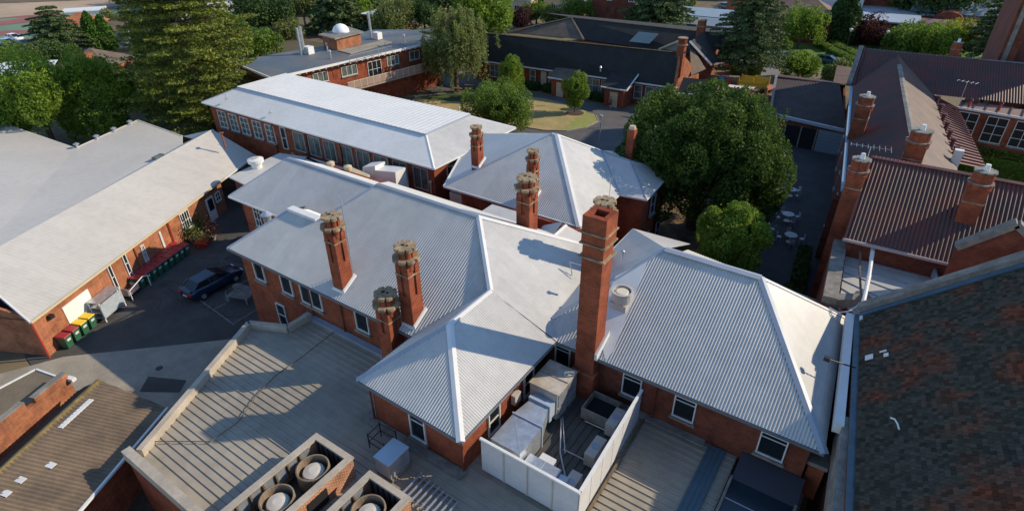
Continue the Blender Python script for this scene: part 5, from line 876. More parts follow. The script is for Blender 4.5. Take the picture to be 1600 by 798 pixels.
# ================================================================== GENERIC BACKGROUND HOUSES
def house(lb, px, py, w, d, h, rz, roof, rm, wm, rh=1.6, wins=(), name='house', cat='house', ov=.5):
    """front middle of the wall foot at the image point px,py; w wide, d deep"""
    p = at(px, py); t = thing(name, lb, cat, (p.x, p.y, 0), rz, local=True); b = MB
    for sx, sy, lx, ly in ((0, 0, w, .25), (0, d - .25, w, .25), (-w / 2 + .125, .25, .25, d - .5), (w / 2 - .125, .25, .25, d - .5)):
        MB().box(sx - lx / 2, sx + lx / 2, sy, sy + ly, 0, h).build('wall', wm, t)
    x, y0, y1_ = w / 2 + ov, -ov, d + ov; m_ = (y1_ - y0) / 2
    if roof == 'flat': MB().box(-x, x, y0, y1_, h, h + .25).build('roof', rm, t)
    elif roof == 'hip':
        k = min(m_, x) ; A, Bq = (-x + k, y0 + m_, h + rh), (x - k, y0 + m_, h + rh)
        if 2 * k > 2 * x - .2: A, Bq = (-.1, y0 + m_, h + rh), (.1, y0 + m_, h + rh)
        rb_ = MB(); rb_.face([(-x, y0, h), (x, y0, h), Bq, A]); rb_.face([(x, y1_, h), (-x, y1_, h), A, Bq]); rb_.face([(x, y0, h), (x, y1_, h), Bq]); rb_.face([(-x, y1_, h), (-x, y0, h), A]); rb_.face([(-x, y0, h), (-x, y1_, h), (x, y1_, h), (x, y0, h)]); rb_.build('roof', rm, t)
    else:
        rb_ = MB(); rb_.hexa([(-x, y0, h - .05), (-x, y0 + m_, h - .05), (-x, y1_, h - .05)], [(-x, y0, h), (-x, y0 + m_, h + rh), (-x, y1_, h)]) if False else None
        rb_.hexa([(-x, y0, h), (-x, y1_, h), (-x, y0 + m_, h + rh)], [(x, y0, h), (x, y1_, h), (x, y0 + m_, h + rh)]); rb_.build('roof', rm, t)
    for wx, wz, ww, wh in wins: window(t, (wx, 0, wz), (0, -1), ww, wh, nx=2, ny=1, fw=.1, sill=False)
    return t
R_ = math.radians
W4 = [(-6, 1.6, 1.6, 1.3), (-2, 1.6, 1.6, 1.3), (2, 1.6, 1.6, 1.3), (6, 1.6, 1.6, 1.3)]
house('low house with pale blue-white skillion roof at the left edge', 12, 150, 12, 8, 3, R_(60), 'hip', mat('pale_blue_roof', (.55, .6, .62), .5), cream_p, 1.2, [(0, 1.6, 2, 1.2)])
house('grey brown hipped house roof with red chimney behind the left trees', 140, 138, 8, 8, 3.0, R_(40), 'hip', tile_t, brick_l, 2.4, [(0, 1.6, 2, 1.2)])
p = at(143, 100, 5); b = MB(); b.box(p.x - .5, p.x + .5, p.y - .5, p.y + .5, 3, 6.6); b.build('chimney_stack', brick_l, loc=p, label='pale and red brick chimney above the brown house roof on the left', cat='chimney')
house('small white walled cottage right of the two columnar cypresses', 187, 76, 5, 4, 3.4, R_(60), 'gable', tile_t, white_p, 1.6)
house('terracotta roofed house hidden behind the layered cedar', 128, 64, 8, 7, 3.0, R_(50), 'hip', mat('terracotta_tile', (.45, .16, .07), .85, var=.3, scale=.5), brick_l, 2.2)
house('small white roofed shed beyond the layered cedar', 136, 36, 8, 5, 2.6, R_(60), 'flat', white_p, white_p)
house('pale grey house with yellow lichened roof at the top left', 345, 26, 22, 12, 4, R_(70), 'hip', mat('yellowed_roof', (.42, .36, .15), .8, var=.3, scale=.3), panel_w, 2.0, W4)
house('brick house with small pale roof behind the shrubs at top centre', 592, 50, 8, 7, 3.4, R_(10), 'flat', white_p, brick_d, 1, [(-2, 2, 1, 1.2), (2, 2, 1, 1.2)])
house('two storey dark brick block with white fascia at top centre right', 965, 50, 13, 9, 10.5, R_(5), 'flat', white_p, brick_d, 1, [(-2.5, 7.5, 1.2, 2.4), (2.5, 7.5, 1.2, 2.4)])
house('flat grey-blue roofed brick classroom, nearer of two by the cedar', 1110, 72, 15, 9, 3.6, R_(2), 'flat', blueroof, brick_l, 1, [(-4, 1.8, 1.6, 1.6), (4, 1.8, 1.6, 1.6)])
house('flat grey-blue roofed classroom behind the nearer one', 1098, 56, 20, 11, 3.6, R_(2), 'flat', mat('sky_blue_membrane', (.24, .30, .35), .5, var=.2), brick_l)
house('brick classroom range with pink-brown tiled hip roof behind the feathery tree', 1222, 64, 17, 8, 5.2, R_(4), 'hip', mat('pinkish_tile', (.26, .16, .12), .9, var=.3), brick, 2.6, [(-6, 1.6, 1.8, 1.8), (-3, 1.6, 1.8, 1.8), (6, 1.6, 1.8, 1.8), (6, 4, 1.4, 1.2), (-4, 4, 1.8, 1.4)])
house('brick hall with pale blue flat roof right of the dark cypress', 1352, 68, 16, 10, 4.2, R_(4), 'flat', mat('pale_blue_sheet', (.36, .42, .47), .5, var=.1), brick_d, 1, [(-4, 1.8, 1.6, 1.6), (3, 1.8, 1.6, 1.6)])
house('two storey brick block with flat pale roof at the top right', 1355, 35, 20, 12, 8.0, R_(4), 'flat', mat('pale_blue_sheet', (.36, .42, .47), .5), brick_d, 1, [(-6, 6, 1.5, 1.4), (5, 6, 1.5, 1.4)])
house('lower flat pale blue roof in front of the two storey block', 1383, 46, 18, 9, 3.4, R_(4), 'flat', mat('pale_blue_sheet', (.36, .42, .47), .5), brick, 1, [(-5, 1.8, 3, 1.4), (3, 1.8, 3, 1.4)])
house('long low shed with faded pink corrugated roof at the top right', 1408, 60, 26, 7, 2.6, R_(-4), 'gable', mat('pink_sheet_roof', (.36, .19, .21), .7, var=.3), brick, 1.2)
house('small shed with green roof behind the pink roof', 1452, 46, 10, 7, 3, R_(0), 'gable', mat('green_sheet_roof', (.13, .32, .20), .6), brick, 1.2)
house('long grey roofed building behind the yellow-green tree', 1535, 58, 28, 9, 4, R_(-3), 'gable', mat('blue_grey_roof', (.26, .31, .34), .5, var=.15), mat('grey_brown_wall', (.22, .17, .14), .8), 1.8)
t = house('brick hall with rounded barrel roof beside the yellow-green tree', 1472, 56, 5.4, 7, 2.4, R_(0), 'flat', brick_d, brick)
b = MB(); b.prism([(0, 0)], 0, 0) if False else None
bt = MB(); n_ = 9; pr = [(-2.9 * math.cos(i * PI / n_), 2.2 * math.sin(i * PI / n_)) for i in range(n_ + 1)]; bt.hexa([(x, -.6, 2.65 + z) for x, z in pr], [(x, 7.6, 2.65 + z) for x, z in pr]); bt.build('barrel_roof', brick_d, t)
house('cream two storey house at the top right behind the banded pine', 1560, 22, 24, 12, 8, R_(0), 'hip', mat('terracotta_tile', (.45, .16, .07), .85), cream_p, 3, [(-8, 5.5, 2, 1.5), (-2, 5.5, 2, 1.5), (4, 5.5, 2, 1.5)])
house('cream walled house behind the dark round tree at the top', 1455, 12, 18, 9, 6, R_(0), 'hip', tile_t, cream_p, 2)
house('white panelled building just left of the dark cypress', 1287, 36, 14, 9, 8, R_(4), 'flat', white_p, panel_w)
house('pale roofed house between the trees at the very top', 1190, 30, 18, 9, 4.5, R_(0), 'hip', tile_t, brick_l, 2)
for k, (px, py, lb, w_) in enumerate(((880, 22, 'small white roofed house between the top centre trees', 12), (660, 12, 'pale roofed house left of the top centre trees', 14), (790, 22, 'grey-blue roofed house peeping out behind the purple tree', 13), (500, 20, 'pale house behind the gum trees', 12), (430, 18, 'pale wall behind the dark round tree at top left', 12), (1010, 4, 'terracotta roofed house at the top behind the flat cedar', 18), (905, 0, 'brown roofed house at the top edge, right of centre', 18), (755, -4, 'terracotta roofed house at the top edge, left of centre', 18), (1100, 0, 'brown roofed house at the top edge above the play field', 18), (1240, 6, 'long brown roofed house at the top edge by the cypress', 24))):
    house(lb, px, py, w_, 9, 3.4, R_(10 * (k % 3)), 'hip', (white_roof, tile_t, blueroof, mat('terracotta_tile', (.45, .16, .07), .85))[(k + (2 if k > 4 else 0)) % 4 if k != 0 else 0], cream_p, 1.8, [(-3, 1.6, 1.4, 1.2), (3, 1.6, 1.4, 1.2)])

# ================================================================== TREES
rng = np.random.default_rng(7)
def leafmesh(name, pts, size, m_, parent, up=0.0, flat=0.0, asp=.55, cut=None):
    """one small bent leaf face per point"""
    n = len(pts)
    if cut is not None: pass
    a = rng.normal(size=(n, 3)); a /= np.linalg.norm(a, axis=1)[:, None] + 1e-9
    b = rng.normal(size=(n, 3)); b[:, 2] *= (1 - flat); a[:, 2] *= (1 - flat); a /= np.linalg.norm(a, axis=1)[:, None] + 1e-9
    b -= (a * b).sum(1)[:, None] * a; b /= np.linalg.norm(b, axis=1)[:, None] + 1e-9
    s = size * rng.uniform(.6, 1.25, (n, 1)); A = a * s; Bv = b * s * asp
    V = np.stack([pts - A, pts + Bv, pts + A, pts - Bv], 1).reshape(-1, 3).astype(np.float32)
    me = bpy.data.meshes.new(name); me.vertices.add(4 * n); me.vertices.foreach_set('co', V.ravel()); me.loops.add(4 * n); me.loops.foreach_set('vertex_index', np.arange(4 * n, dtype=np.int32)); me.polygons.add(n)
    me.polygons.foreach_set('loop_start', np.arange(0, 4 * n, 4, dtype=np.int32)); me.polygons.foreach_set('loop_total', np.full(n, 4, np.int32)); me.update(); me.validate()
    me.materials.append(m_); o = bpy.data.objects.new(name, me); C.objects.link(o); o.parent = parent; return o
bark = mat('grey_brown_bark', (.16, .11, .075), .95, var=.4, scale=2, bump=.4); bark_p = mat('pale_gum_bark', (.50, .43, .34), .9, var=.3, scale=2)
L_oak = leafmat('deep_green_leaf', (.11, .18, .028), (.03, .065, .012)); L_fresh = leafmat('fresh_green_leaf', (0.28, 0.38, 0.042), (0.09, 0.18, 0.025)); L_mid = leafmat('mid_green_leaf', (0.22, 0.315, 0.045), (0.07, 0.14, 0.022))
L_pine = leafmat('olive_pine_leaf', (0.23, 0.25, 0.034), (0.07, 0.1, 0.018), .15); L_cedar = leafmat('blue_green_cedar_leaf', (0.15, 0.2, 0.065), (0.055, 0.09, 0.036), .15); L_dark = leafmat('dark_green_leaf', (0.075, 0.13, 0.028), (0.025, 0.055, 0.014), .2); L_olive = leafmat('grey_olive_leaf', (0.29, 0.31, 0.09), (0.11, 0.15, 0.045)); L_yel = leafmat('yellow_green_leaf', (.36, .36, .025), (.17, .22, .02)); L_pur = leafmat('purple_leaf', (.12, .045, .035), (.05, .02, .02)); L_cyp = leafmat('cypress_leaf', (0.11, 0.21, 0.025), (0.04, 0.1, 0.014), .15)
def blobs(n, R, cz, seed, rim=.62, low=-.75):
    g = np.random.default_rng(seed); d = g.normal(size=(n * 3, 3)); d /= np.linalg.norm(d, axis=1)[:, None]; d = d[d[:, 2] > low][:n]; k = g.uniform(rim - .26, rim + .22, (len(d), 1)); return d * k * np.array(R) + np.array([0, 0, cz]), g
def broad(lb, x, y, h, R, m_, leaf=.22, n=9000, nb=22, name='broadleaf_tree', cat='tree', group=None, bm=None, seed=1, trunk=.25, br=.40, base=None, low=-.7, cz=None, flat=.0, tr=1.0):
    cz = h - R[2] if cz is None else cz
    t = thing(name, lb, cat, (x, y, 0), 0, group, local=True); c, g = blobs(nb, R, cz, seed, low=low)
    rr = g.uniform(.5, 1.3, (len(c), 1)) * br * min(R[0], R[1]); nr_ = np.linalg.norm((c - np.array([0, 0, cz])) / np.array(R), axis=1)[:, None]; rr = np.where(nr_ > .66, np.maximum(rr, br * min(R[0], R[1]) * 1.05), rr); c = np.where(nr_ > .80, np.array([0, 0, cz]) + (c - np.array([0, 0, cz])) * .80 / nr_, c)
    per = n // len(c); P = []
    for i in range(len(c)):
        d = g.normal(size=(per, 3)); d /= np.linalg.norm(d, axis=1)[:, None]; rad = g.uniform(.55, 1.0, (per, 1)) ** .5; q = c[i] + d * rad * rr[i] * np.array([.85, .85, 1.2])
        P.append(q)
    core = np.clip(g.normal(size=(n // 7, 3)), -1.7, 1.7) * np.array(R) * .33 + np.array([0, 0, cz]); P.append(core)
    P = np.concatenate(P); nz = np.sin(P[:, 0] * 2.3 + seed) * np.sin(P[:, 1] * 2.1 + 2 * seed) * np.sin(P[:, 2] * 2.6); P = P[nz < .42]; P = P[P[:, 2] > .15]
    leafmesh('crown', P, leaf, m_, t, flat=flat)
    b = MB(); tz = max(.4, cz - R[2] * .55); b.tube((0, 0, -.05), (0, 0, tz), trunk, trunk * .7, 9, cap=False)
    for i in range(min(11, len(c))):
        k = tuple(c[i]); mid = (k[0] * .45, k[1] * .45, tz + (k[2] - tz) * .5); b.tube((0, 0, tz - .2), mid, trunk * .5, trunk * .3, 6, cap=False); b.tube(mid, k, trunk * .3, .03, 5, cap=False)
    b.build('trunk', bm or bark, t, smooth=False); return t
def bpx(lb, cx, base_y, top_y, wpx, m_, **k):
    """tree whose trunk foot shows at (cx, base_y), crown top at row top_y and crown width wpx pixels"""
    p = at(cx, base_y); h = top_z(p.x, p.y, top_y); dist = (p - CAM).length; r = wpx / 2 * dist / FPX; rz_ = k.pop('rz', None) or min(h * .46, r * 1.1); return broad(lb, p.x, p.y, h, (r, r, rz_), m_, **k)
def conifer(lb, x, y, h, R, m_, levels=22, nbr=9, n=16000, leaf=.3, base=.12, droop=-.12, power=.8, name='pine_tree', seed=3, thick=.22, trunk=.35, gap=0, group=None, top_r=.1, upturn=0.0, lift=0.25):
    t = thing(name, lb, 'tree', (x, y, 0), 0, group, local=True); g = np.random.default_rng(seed); P = []; b = MB(); b.tube((0, 0, -.05), (0, 0, h * .98), trunk, .05, 8, cap=False); bl = MB(); tot = levels * nbr; per = n // tot
    for l in range(levels):
        f = (l + .5) / levels; z = h * (base + (1 - base) * f); r = R * ((1 - f) ** power * (1 - top_r) + top_r) * g.uniform(.88, 1.08); a0 = g.uniform(0, 6.28)
        for k in range(nbr):
            a = a0 + 2 * PI * k / nbr + g.uniform(-.2, .2); rl = r * g.uniform(.72, 1.12); s = g.uniform(.10, 1, per) ** .75; wd = (.30 * (s * (1.15 - s)) + .06) * rl
            along = s * rl; side = g.uniform(-1, 1, per) * wd; zz = droop * along + upturn * along * s + g.uniform(-1, 1, per) * thick * (1.1 - .5 * s) + lift * np.sin(s * 3) * .5
            px_ = np.cos(a) * along - np.sin(a) * side; py_ = np.sin(a) * along + np.cos(a) * side; P.append(np.stack([px_, py_, z + zz], 1))
            if l % 2 == 0 or levels < 14: bl.tube((0, 0, z), (math.cos(a) * rl * .85, math.sin(a) * rl * .85, z + droop * rl * .85 + upturn * rl * .7), .07, .02, 4, cap=False)
    leafmesh('crown', np.concatenate(P), leaf, m_, t, flat=.45, asp=.5); k0 = len(b.v); b.v += bl.v; b.f += [tuple(i + k0 for i in f) for f in bl.f]; b.build('trunk', bark, t); return t
def column(lb, cx, base_y, top_y, wpx, m_, n=6000, leaf=.25, seed=2, name='cypress_tree', bulge=.35):
    p = at(cx, base_y); h = top_z(p.x, p.y, top_y); r = wpx / 2 * (p - CAM).length / FPX; t = thing(name, lb, 'tree', (p.x, p.y, 0), 0, None, local=True); g = np.random.default_rng(seed)
    f = g.uniform(0, 1, n); prof = np.where(f < bulge, .75 + .25 * f / bulge, ((1 - f) / (1 - bulge)) ** .65); a = g.uniform(0, 6.28, n); rr = r * prof * g.uniform(.72, 1.05, n) * (1 + .08 * np.sin(5 * a + f * 14)); P = np.stack([np.cos(a) * rr, np.sin(a) * rr, .2 + f * h], 1)
    leafmesh('crown', P, leaf, m_, t); cm = MB(); cm.lathe((0, 0, .1), [(r * .5, 0), (r * .78, h * bulge), (r * .5, h * .7), (.05, h * .94)], 10); cm.build('inner_mass', m_, t); MB().tube((0, 0, 0), (0, 0, h * .8), .2, .05).build('trunk', bark, t); return t
def weeping(lb, cx, base_y, top_y, wpx, m_, n=26000, leaf=.17, seed=4):
    p = at(cx, base_y); h = top_z(p.x, p.y, top_y); r = wpx / 2 * (p - CAM).length / FPX; t = thing('weeping_tree', lb, 'tree', (p.x, p.y, 0), 0, None, local=True); g = np.random.default_rng(seed); P = []; c, _ = blobs(46, (r, r, h * .34), h * .63, seed, rim=.72, low=-.5); b = MB(); b.tube((0, 0, 0), (0, 0, h * .5), .4, .25, 8, cap=False)
    for i, k in enumerate(c):
        b.tube((0, 0, h * .45), tuple(k), .14, .03, 5, cap=False)
        for s in range(9):
            o = k + g.normal(size=3) * np.array([.9, .9, .5]) * r * .14; L_ = min(o[2] - .6, g.uniform(.18, .42) * h); m = n // (len(c) * 9); q = g.uniform(0, 1, m); P.append(np.stack([o[0] + g.normal(size=m) * .16 + o[0] * .06 * q, o[1] + g.normal(size=m) * .16 + o[1] * .06 * q, o[2] - q * L_ + .3], 1))
    leafmesh('crown', np.concatenate(P), leaf, m_, t); b.build('trunk', bark, t); return t
# -- the great tree and its neighbour in the court
cc_ = at(1100, 247, 6.7); rr_ = 153 * (cc_ - CAM).length / FPX
broad('huge rounded dark green tree filling the space between hipped block and courtyard', cc_.x, cc_.y, 13.2, (rr_, rr_, 6.4), L_oak, leaf=.135, n=200000, nb=190, seed=11, trunk=.75, br=.155, low=-.70, cz=6.9)
cc_ = at(1142, 378, 5.6); rr_ = 56 * (cc_ - CAM).length / FPX
broad('smaller bright green round tree just behind the right hand roof ridge', cc_.x, cc_.y, 8.9, (rr_, rr_, 3.3), L_fresh, leaf=.10, n=36000, nb=50, seed=12, trunk=.2, br=.25, cz=5.6)
p = at(782, 214); bpx('wide bushy green tree between white block and dry lawn', 780, 208, 135, 118, L_mid, leaf=.12, n=34000, nb=40, seed=13, br=.28, rz=2.6)
for k, (cx, by, ty, w_, lb) in enumerate(((800, 152, 89, 44, 'small neat conical tree, left of the two beside the porches'), (898, 177, 112, 40, 'small neat conical tree on the lawn tip, right of the two'))):
    p = at(cx, by); h = top_z(p.x, p.y, ty); r = w_ / 2 * (p - CAM).length / FPX; broad(lb, p.x, p.y, h, (r, r, (h - 1.3) / 2), L_fresh, leaf=.11, n=16000, nb=26, seed=14 + k, trunk=.1, br=.42, group='young trees beside the porches', cz=1.3 + (h - 1.3) / 2, low=-.95)
weeping('tall grey-green weeping tree in front of the observatory block end', 714, 143, 8, 108, L_olive, n=34000)
conifer('huge layered olive green pine left of the white flat topped roof', -74.8, 39.2, 31, 9.3, L_pine, levels=26, nbr=13, n=120000, leaf=.19, base=.05, power=.5, seed=21, thick=.17, trunk=.5, droop=-.10, upturn=.12, name='norfolk_pine_tree')
bpx('bright green leafy tree behind the cream roof, left of a pair', 88, 232, 84, 128, L_fresh, leaf=.15, n=52000, nb=60, seed=22, br=.26, name='plane_tree', trunk=.35)
bpx('tall bright green tree beside the huge pine, right of a pair', 182, 214, 66, 88, L_fresh, leaf=.15, n=44000, nb=50, seed=23, br=.27, name='plane_tree', trunk=.35)
bpx('green tree at the left edge above the cream roof', -8, 238, 128, 105, L_fresh, leaf=.16, n=30000, nb=40, seed=24, br=.28, name='plane_tree')
bpx('leafy green tree low between the pair and the cream roof notch', 168, 228, 140, 80, L_mid, leaf=.15, n=24000, nb=34, seed=25, br=.3, name='plane_tree')
bpx('round shrubby tree at the far left edge by the parked cars', 8, 122, 72, 62, L_mid, n=7000, nb=24, seed=26, br=.35)
bpx('olive shrub beside the car park on the left', 44, 112, 76, 42, L_olive, n=3500, nb=14, seed=27, br=.4, name='shrub', cat='shrub')
bpx('dark bush in front of the layered cedar', 84, 104, 76, 56, L_dark, n=4500, nb=16, seed=28, br=.4, name='shrub', cat='shrub')
p = at(100, 88); conifer('blue-green cedar with flat layered branches by the sports court', p.x, p.y, top_z(p.x, p.y, 9), 7.6, L_cedar, levels=10, nbr=9, n=20000, leaf=.25, base=.10, power=.7, seed=29, thick=.10, droop=-.06, name='cedar_tree')
column('bright green columnar cypress, left of a leaning pair', 154, 80, 20, 26, L_cyp, seed=30); column('bright green columnar cypress, right of a leaning pair', 172, 78, 25, 24, L_cyp, seed=31)
bpx('pale green round tree behind the columnar cypresses', 186, 48, 18, 34, L_olive, n=4000, nb=14, seed=32, br=.4); bpx('olive tree between the cypresses and the huge pine', 205, 66, 22, 38, L_olive, n=5000, nb=18, seed=33, br=.4)
bpx('dense green tree just right of the huge pine', 352, 112, 20, 92, L_mid, leaf=.28, n=15000, nb=40, seed=34, br=.3); bpx('round bright green bushy tree above the grey flat roof corner', 408, 94, 50, 64, L_mid, n=7000, nb=24, seed=35, br=.34)
bpx('dark rounded tree behind the bushy ones, top left of centre', 412, 58, -12, 88, L_dark, leaf=.3, n=12000, nb=34, seed=36, br=.32)
for k, (cx, by, w_) in enumerate(((452, 42, 46), (478, 44, 50), (506, 38, 40))): bpx('slender pale trunked gum tree, %s of three at the top' % ('leftmost', 'middle', 'rightmost')[k], cx, by, -26, w_, L_olive, n=5200, nb=22, seed=40 + k, br=.36, bm=bark_p, trunk=.3, name='gum_tree', group='gum trees at the top')
p = at(530, 50); conifer('flat layered green cedar behind the observatory dome', p.x, p.y, top_z(p.x, p.y, -14), 9.5, L_cedar, levels=10, nbr=9, n=9000, leaf=.45, base=.1, power=.5, seed=44, name='cedar_tree')
bpx('olive shrub beside the gum trees', 455, 62, 36, 44, L_olive, n=3500, nb=14, seed=45, br=.4, name='shrub', cat='shrub')
bpx('fresh green tree behind the dome, right side', 566, 44, 0, 40, L_fresh, n=4500, nb=16, seed=46, br=.4); bpx('wide olive bush behind the flat grey roof', 618, 56, 6, 80, L_olive, n=9000, nb=30, seed=47, br=.32, name='shrub', cat='shrub'); bpx('dark tangled bush left of the weeping tree', 664, 50, 2, 66, L_dark, n=8000, nb=26, seed=48, br=.34, name='shrub', cat='shrub')
bpx('big fresh green tree rising behind the weeping tree', 752, 78, -26, 100, L_fresh, leaf=.3, n=15000, nb=42, seed=49, br=.3)
bpx('dark green tree at the top edge, just left of centre', 700, 22, -30, 84, L_dark, leaf=.35, n=7000, nb=26, seed=50, br=.34)
bpx('purple leaved round tree behind the long dark roof', 814, 48, 14, 44, L_pur, n=4000, nb=16, seed=51, br=.4); bpx('fresh green round tree behind the long dark roof', 838, 40, 4, 50, L_mid, n=5000, nb=18, seed=52, br=.38); bpx('grey-green bush behind the ridge of the dark roof', 866, 44, 10, 46, L_olive, n=4000, nb=16, seed=53, br=.4, name='shrub', cat='shrub')
bpx('green tree in the row above the long dark roof', 905, 44, -8, 66, L_mid, n=7000, nb=24, seed=54, br=.34); bpx('olive tree in the row next to the yellow one', 932, 38, 2, 44, L_olive, n=4500, nb=16, seed=55, br=.38); bpx('bright yellow round tree beside the dark brick block', 957, 40, 12, 34, L_yel, n=3500, nb=14, seed=56, br=.4)
p = at(1025, 66); conifer('wide flat topped green cedar behind the far dark roof', p.x, p.y, top_z(p.x, p.y, -22), 9.5, L_cedar, levels=9, nbr=11, n=13000, leaf=.42, base=.08, power=.38, seed=57, name='cedar_tree', droop=-.03)
p = at(1160, 128); conifer('tall dark cedar with broad layered branches beside the play area', p.x, p.y, top_z(p.x, p.y, -22), 7.4, L_cedar, levels=15, nbr=10, n=42000, leaf=.20, base=.20, power=.42, seed=58, name='cedar_tree', trunk=.55, droop=-.05, thick=.14)
bpx('feathery light green tree on the park lawn', 1246, 76, 6, 74, L_fresh, leaf=.2, n=9000, nb=60, seed=59, br=.2, trunk=.25); bpx('tiny round lollipop tree on the park lawn', 1223, 86, 60, 18, L_fresh, leaf=.2, n=2500, nb=10, seed=60, br=.42, trunk=.1)
bpx('bushy light green tree over the parked cars by the outbuilding', 1246, 124, 86, 58, L_fresh, leaf=.18, n=8000, nb=34, seed=61, br=.3); bpx('grey-green shrub right of the bushy tree by the outbuilding', 1304, 128, 98, 40, L_olive, n=4000, nb=16, seed=62, br=.38, name='shrub', cat='shrub'); bpx('dark shrub behind the outbuilding ridge', 1330, 124, 100, 34, L_dark, n=3000, nb=12, seed=63, br=.4, name='shrub', cat='shrub')
column('tall very dark columnar cypress at the top right', 1308, 70, -18, 38, L_dark, n=9000, leaf=.3, seed=64, bulge=.5)
bpx('purple leaved tree in front of the brick hall', 1356, 72, 32, 58, L_pur, n=6000, nb=22, seed=65, br=.36); bpx('little green tree right of the purple one', 1388, 72, 42, 28, L_mid, n=2500, nb=10, seed=66, br=.42)
bpx('large round green tree behind the red ridge, left of a pair', 1415, 84, 40, 66, L_mid, n=9000, nb=28, seed=67, br=.33); bpx('spreading green tree behind the red ridge, middle', 1448, 90, 44, 72, L_fresh, n=10000, nb=30, seed=68, br=.32); bpx('yellow-green spreading tree behind the red ridge, right of a pair', 1482, 84, 38, 62, L_yel, n=7000, nb=26, seed=69, br=.34)
bpx('very large dark tree at the top right', 1455, 42, -40, 132, L_dark, leaf=.4, n=15000, nb=40, seed=70, br=.3); bpx('grey-green tree left of the very large dark one', 1388, 36, -20, 36, L_olive, n=4000, nb=16, seed=71, br=.38)
p = at(1548, 98); conifer('banded norfolk pine with open whorls beside the brick tower', p.x, p.y, top_z(p.x, p.y, -30), 6.6, L_cedar, levels=13, nbr=9, n=13000, leaf=.34, base=.1, power=.5, seed=72, thick=.12, name='norfolk_pine_tree', droop=-.04)
bpx('green bush in the small court under the big windows', 1596, 268, 226, 70, L_mid, n=6000, nb=20, seed=73, br=.36, name='shrub', cat='shrub')
k_ = 0
for cx, by, ty, w_, mm, lb in ((250, 10, -30, 60, L_dark, 'dark tree behind the huge pine at the top edge'), (560, 12, -26, 60, L_mid, 'green tree at the top edge behind the dome'), (610, 4, -30, 60, L_olive, 'olive tree at the top edge right of the dome'), (850, 8, -24, 60, L_dark, 'dark tree at the top edge above the dark roof'), (1060, 14, -20, 50, L_olive, 'olive tree at the top edge above the grey roofs'), (1215, 10, -30, 70, L_olive, 'pale tree at the top edge above the park'), (1270, 26, -20, 60, L_mid, 'green tree behind the white panelled building'), (800, 14, -26, 60, L_mid, 'green tree at the top edge over the purple tree'), (540, 22, -16, 46, L_olive, 'olive tree between the gums and the cedar'), (980, 10, -24, 60, L_mid, 'green tree at the top edge behind the brick block'), (1340, 12, -22, 50, L_mid, 'green tree at the top edge behind the two storey block')):
    bpx(lb, cx, by, ty, w_, mm, leaf=.45, n=4500, nb=20, seed=80 + k_, br=.38); k_ += 1
def hedge(lb, a, b_, w, h, m_=None, n=3000, leaf=.12, group=None):
    a = Vector((a.x, a.y, 0)); L_ = (b_ - a).length; t = thing('hedge', lb, 'hedge', (a.x, a.y, 0), math.atan2(b_.y - a.y, b_.x - a.x), group, local=True); g = np.random.default_rng(int(abs(a.x * 7))); q = g.uniform(-.5, .5, (n, 3)); k = np.argmax(np.abs(q) * np.array([.2, 1, 1]), 1); q[np.arange(n), k] = np.sign(q[np.arange(n), k]) * g.uniform(.42, .54, n)
    P = (q + np.array([.5, 0, .5])) * np.array([L_, w, h]); leafmesh('foliage', P, leaf, m_ or L_mid, t); MB().box(.1, L_ - .1, -w * .4, w * .4, 0, h * .85).build('core', m_ or L_mid, t)
for k, (x0, y0_, x1_, y1_) in enumerate(((821, 138, 842, 141), (850, 142, 866, 145), (922, 155, 950, 160))):
    hedge('low clipped hedge under the windows, %s of three by the porches' % ('left', 'middle', 'right')[k], at(x0, y0_), at(x1_, y1_), 1.3, 1.1, L_dark, 2500, group='hedges by the porches')
for k, q in enumerate(((1278, 72, 1296, 82), (1296, 84, 1318, 94), (1322, 96, 1345, 110), (1296, 70, 1318, 84), (1322, 84, 1350, 100))):
    hedge('clipped hedge along the park footpath, ' + ('first on the near side', 'second on the near side', 'last on the near side', 'first on the far side', 'last on the far side')[k], at(q[0], q[1]), at(q[2], q[3]), 1.8, 1.2, L_mid, 2600, group='hedges along the park footpath')
hedge('green hedge behind the play area fence', at(1140, 114), at(1188, 116), 2.2, 1.6, L_fresh, 3000); hedge('green strip of shrubs beside the red range wall in the courtyard', Vector((-2.9, 42.5, 0)), Vector((-3.5, 48, 0)), 1.0, 1.4, L_dark, 4000)
hedge('low shrubs along the courtyard wall nearer the white hip', Vector((-2.6, 35.5, 0)), Vector((-3.0, 41.5, 0)), 1.4, 1.4, L_dark, 4000)

for k in range(1): hedge('dark green creeper covering the court wall under the big windows', st[0] + nq * -.15 + dq * 1, st[1] + nq * -.15, .8, 3.6, L_mid, 9000, leaf=.14)
struct('court_ground', [at(1490, 262), at(1640, 262), at(1640, 225), at(1500, 215)], lawn_s, 0.05)
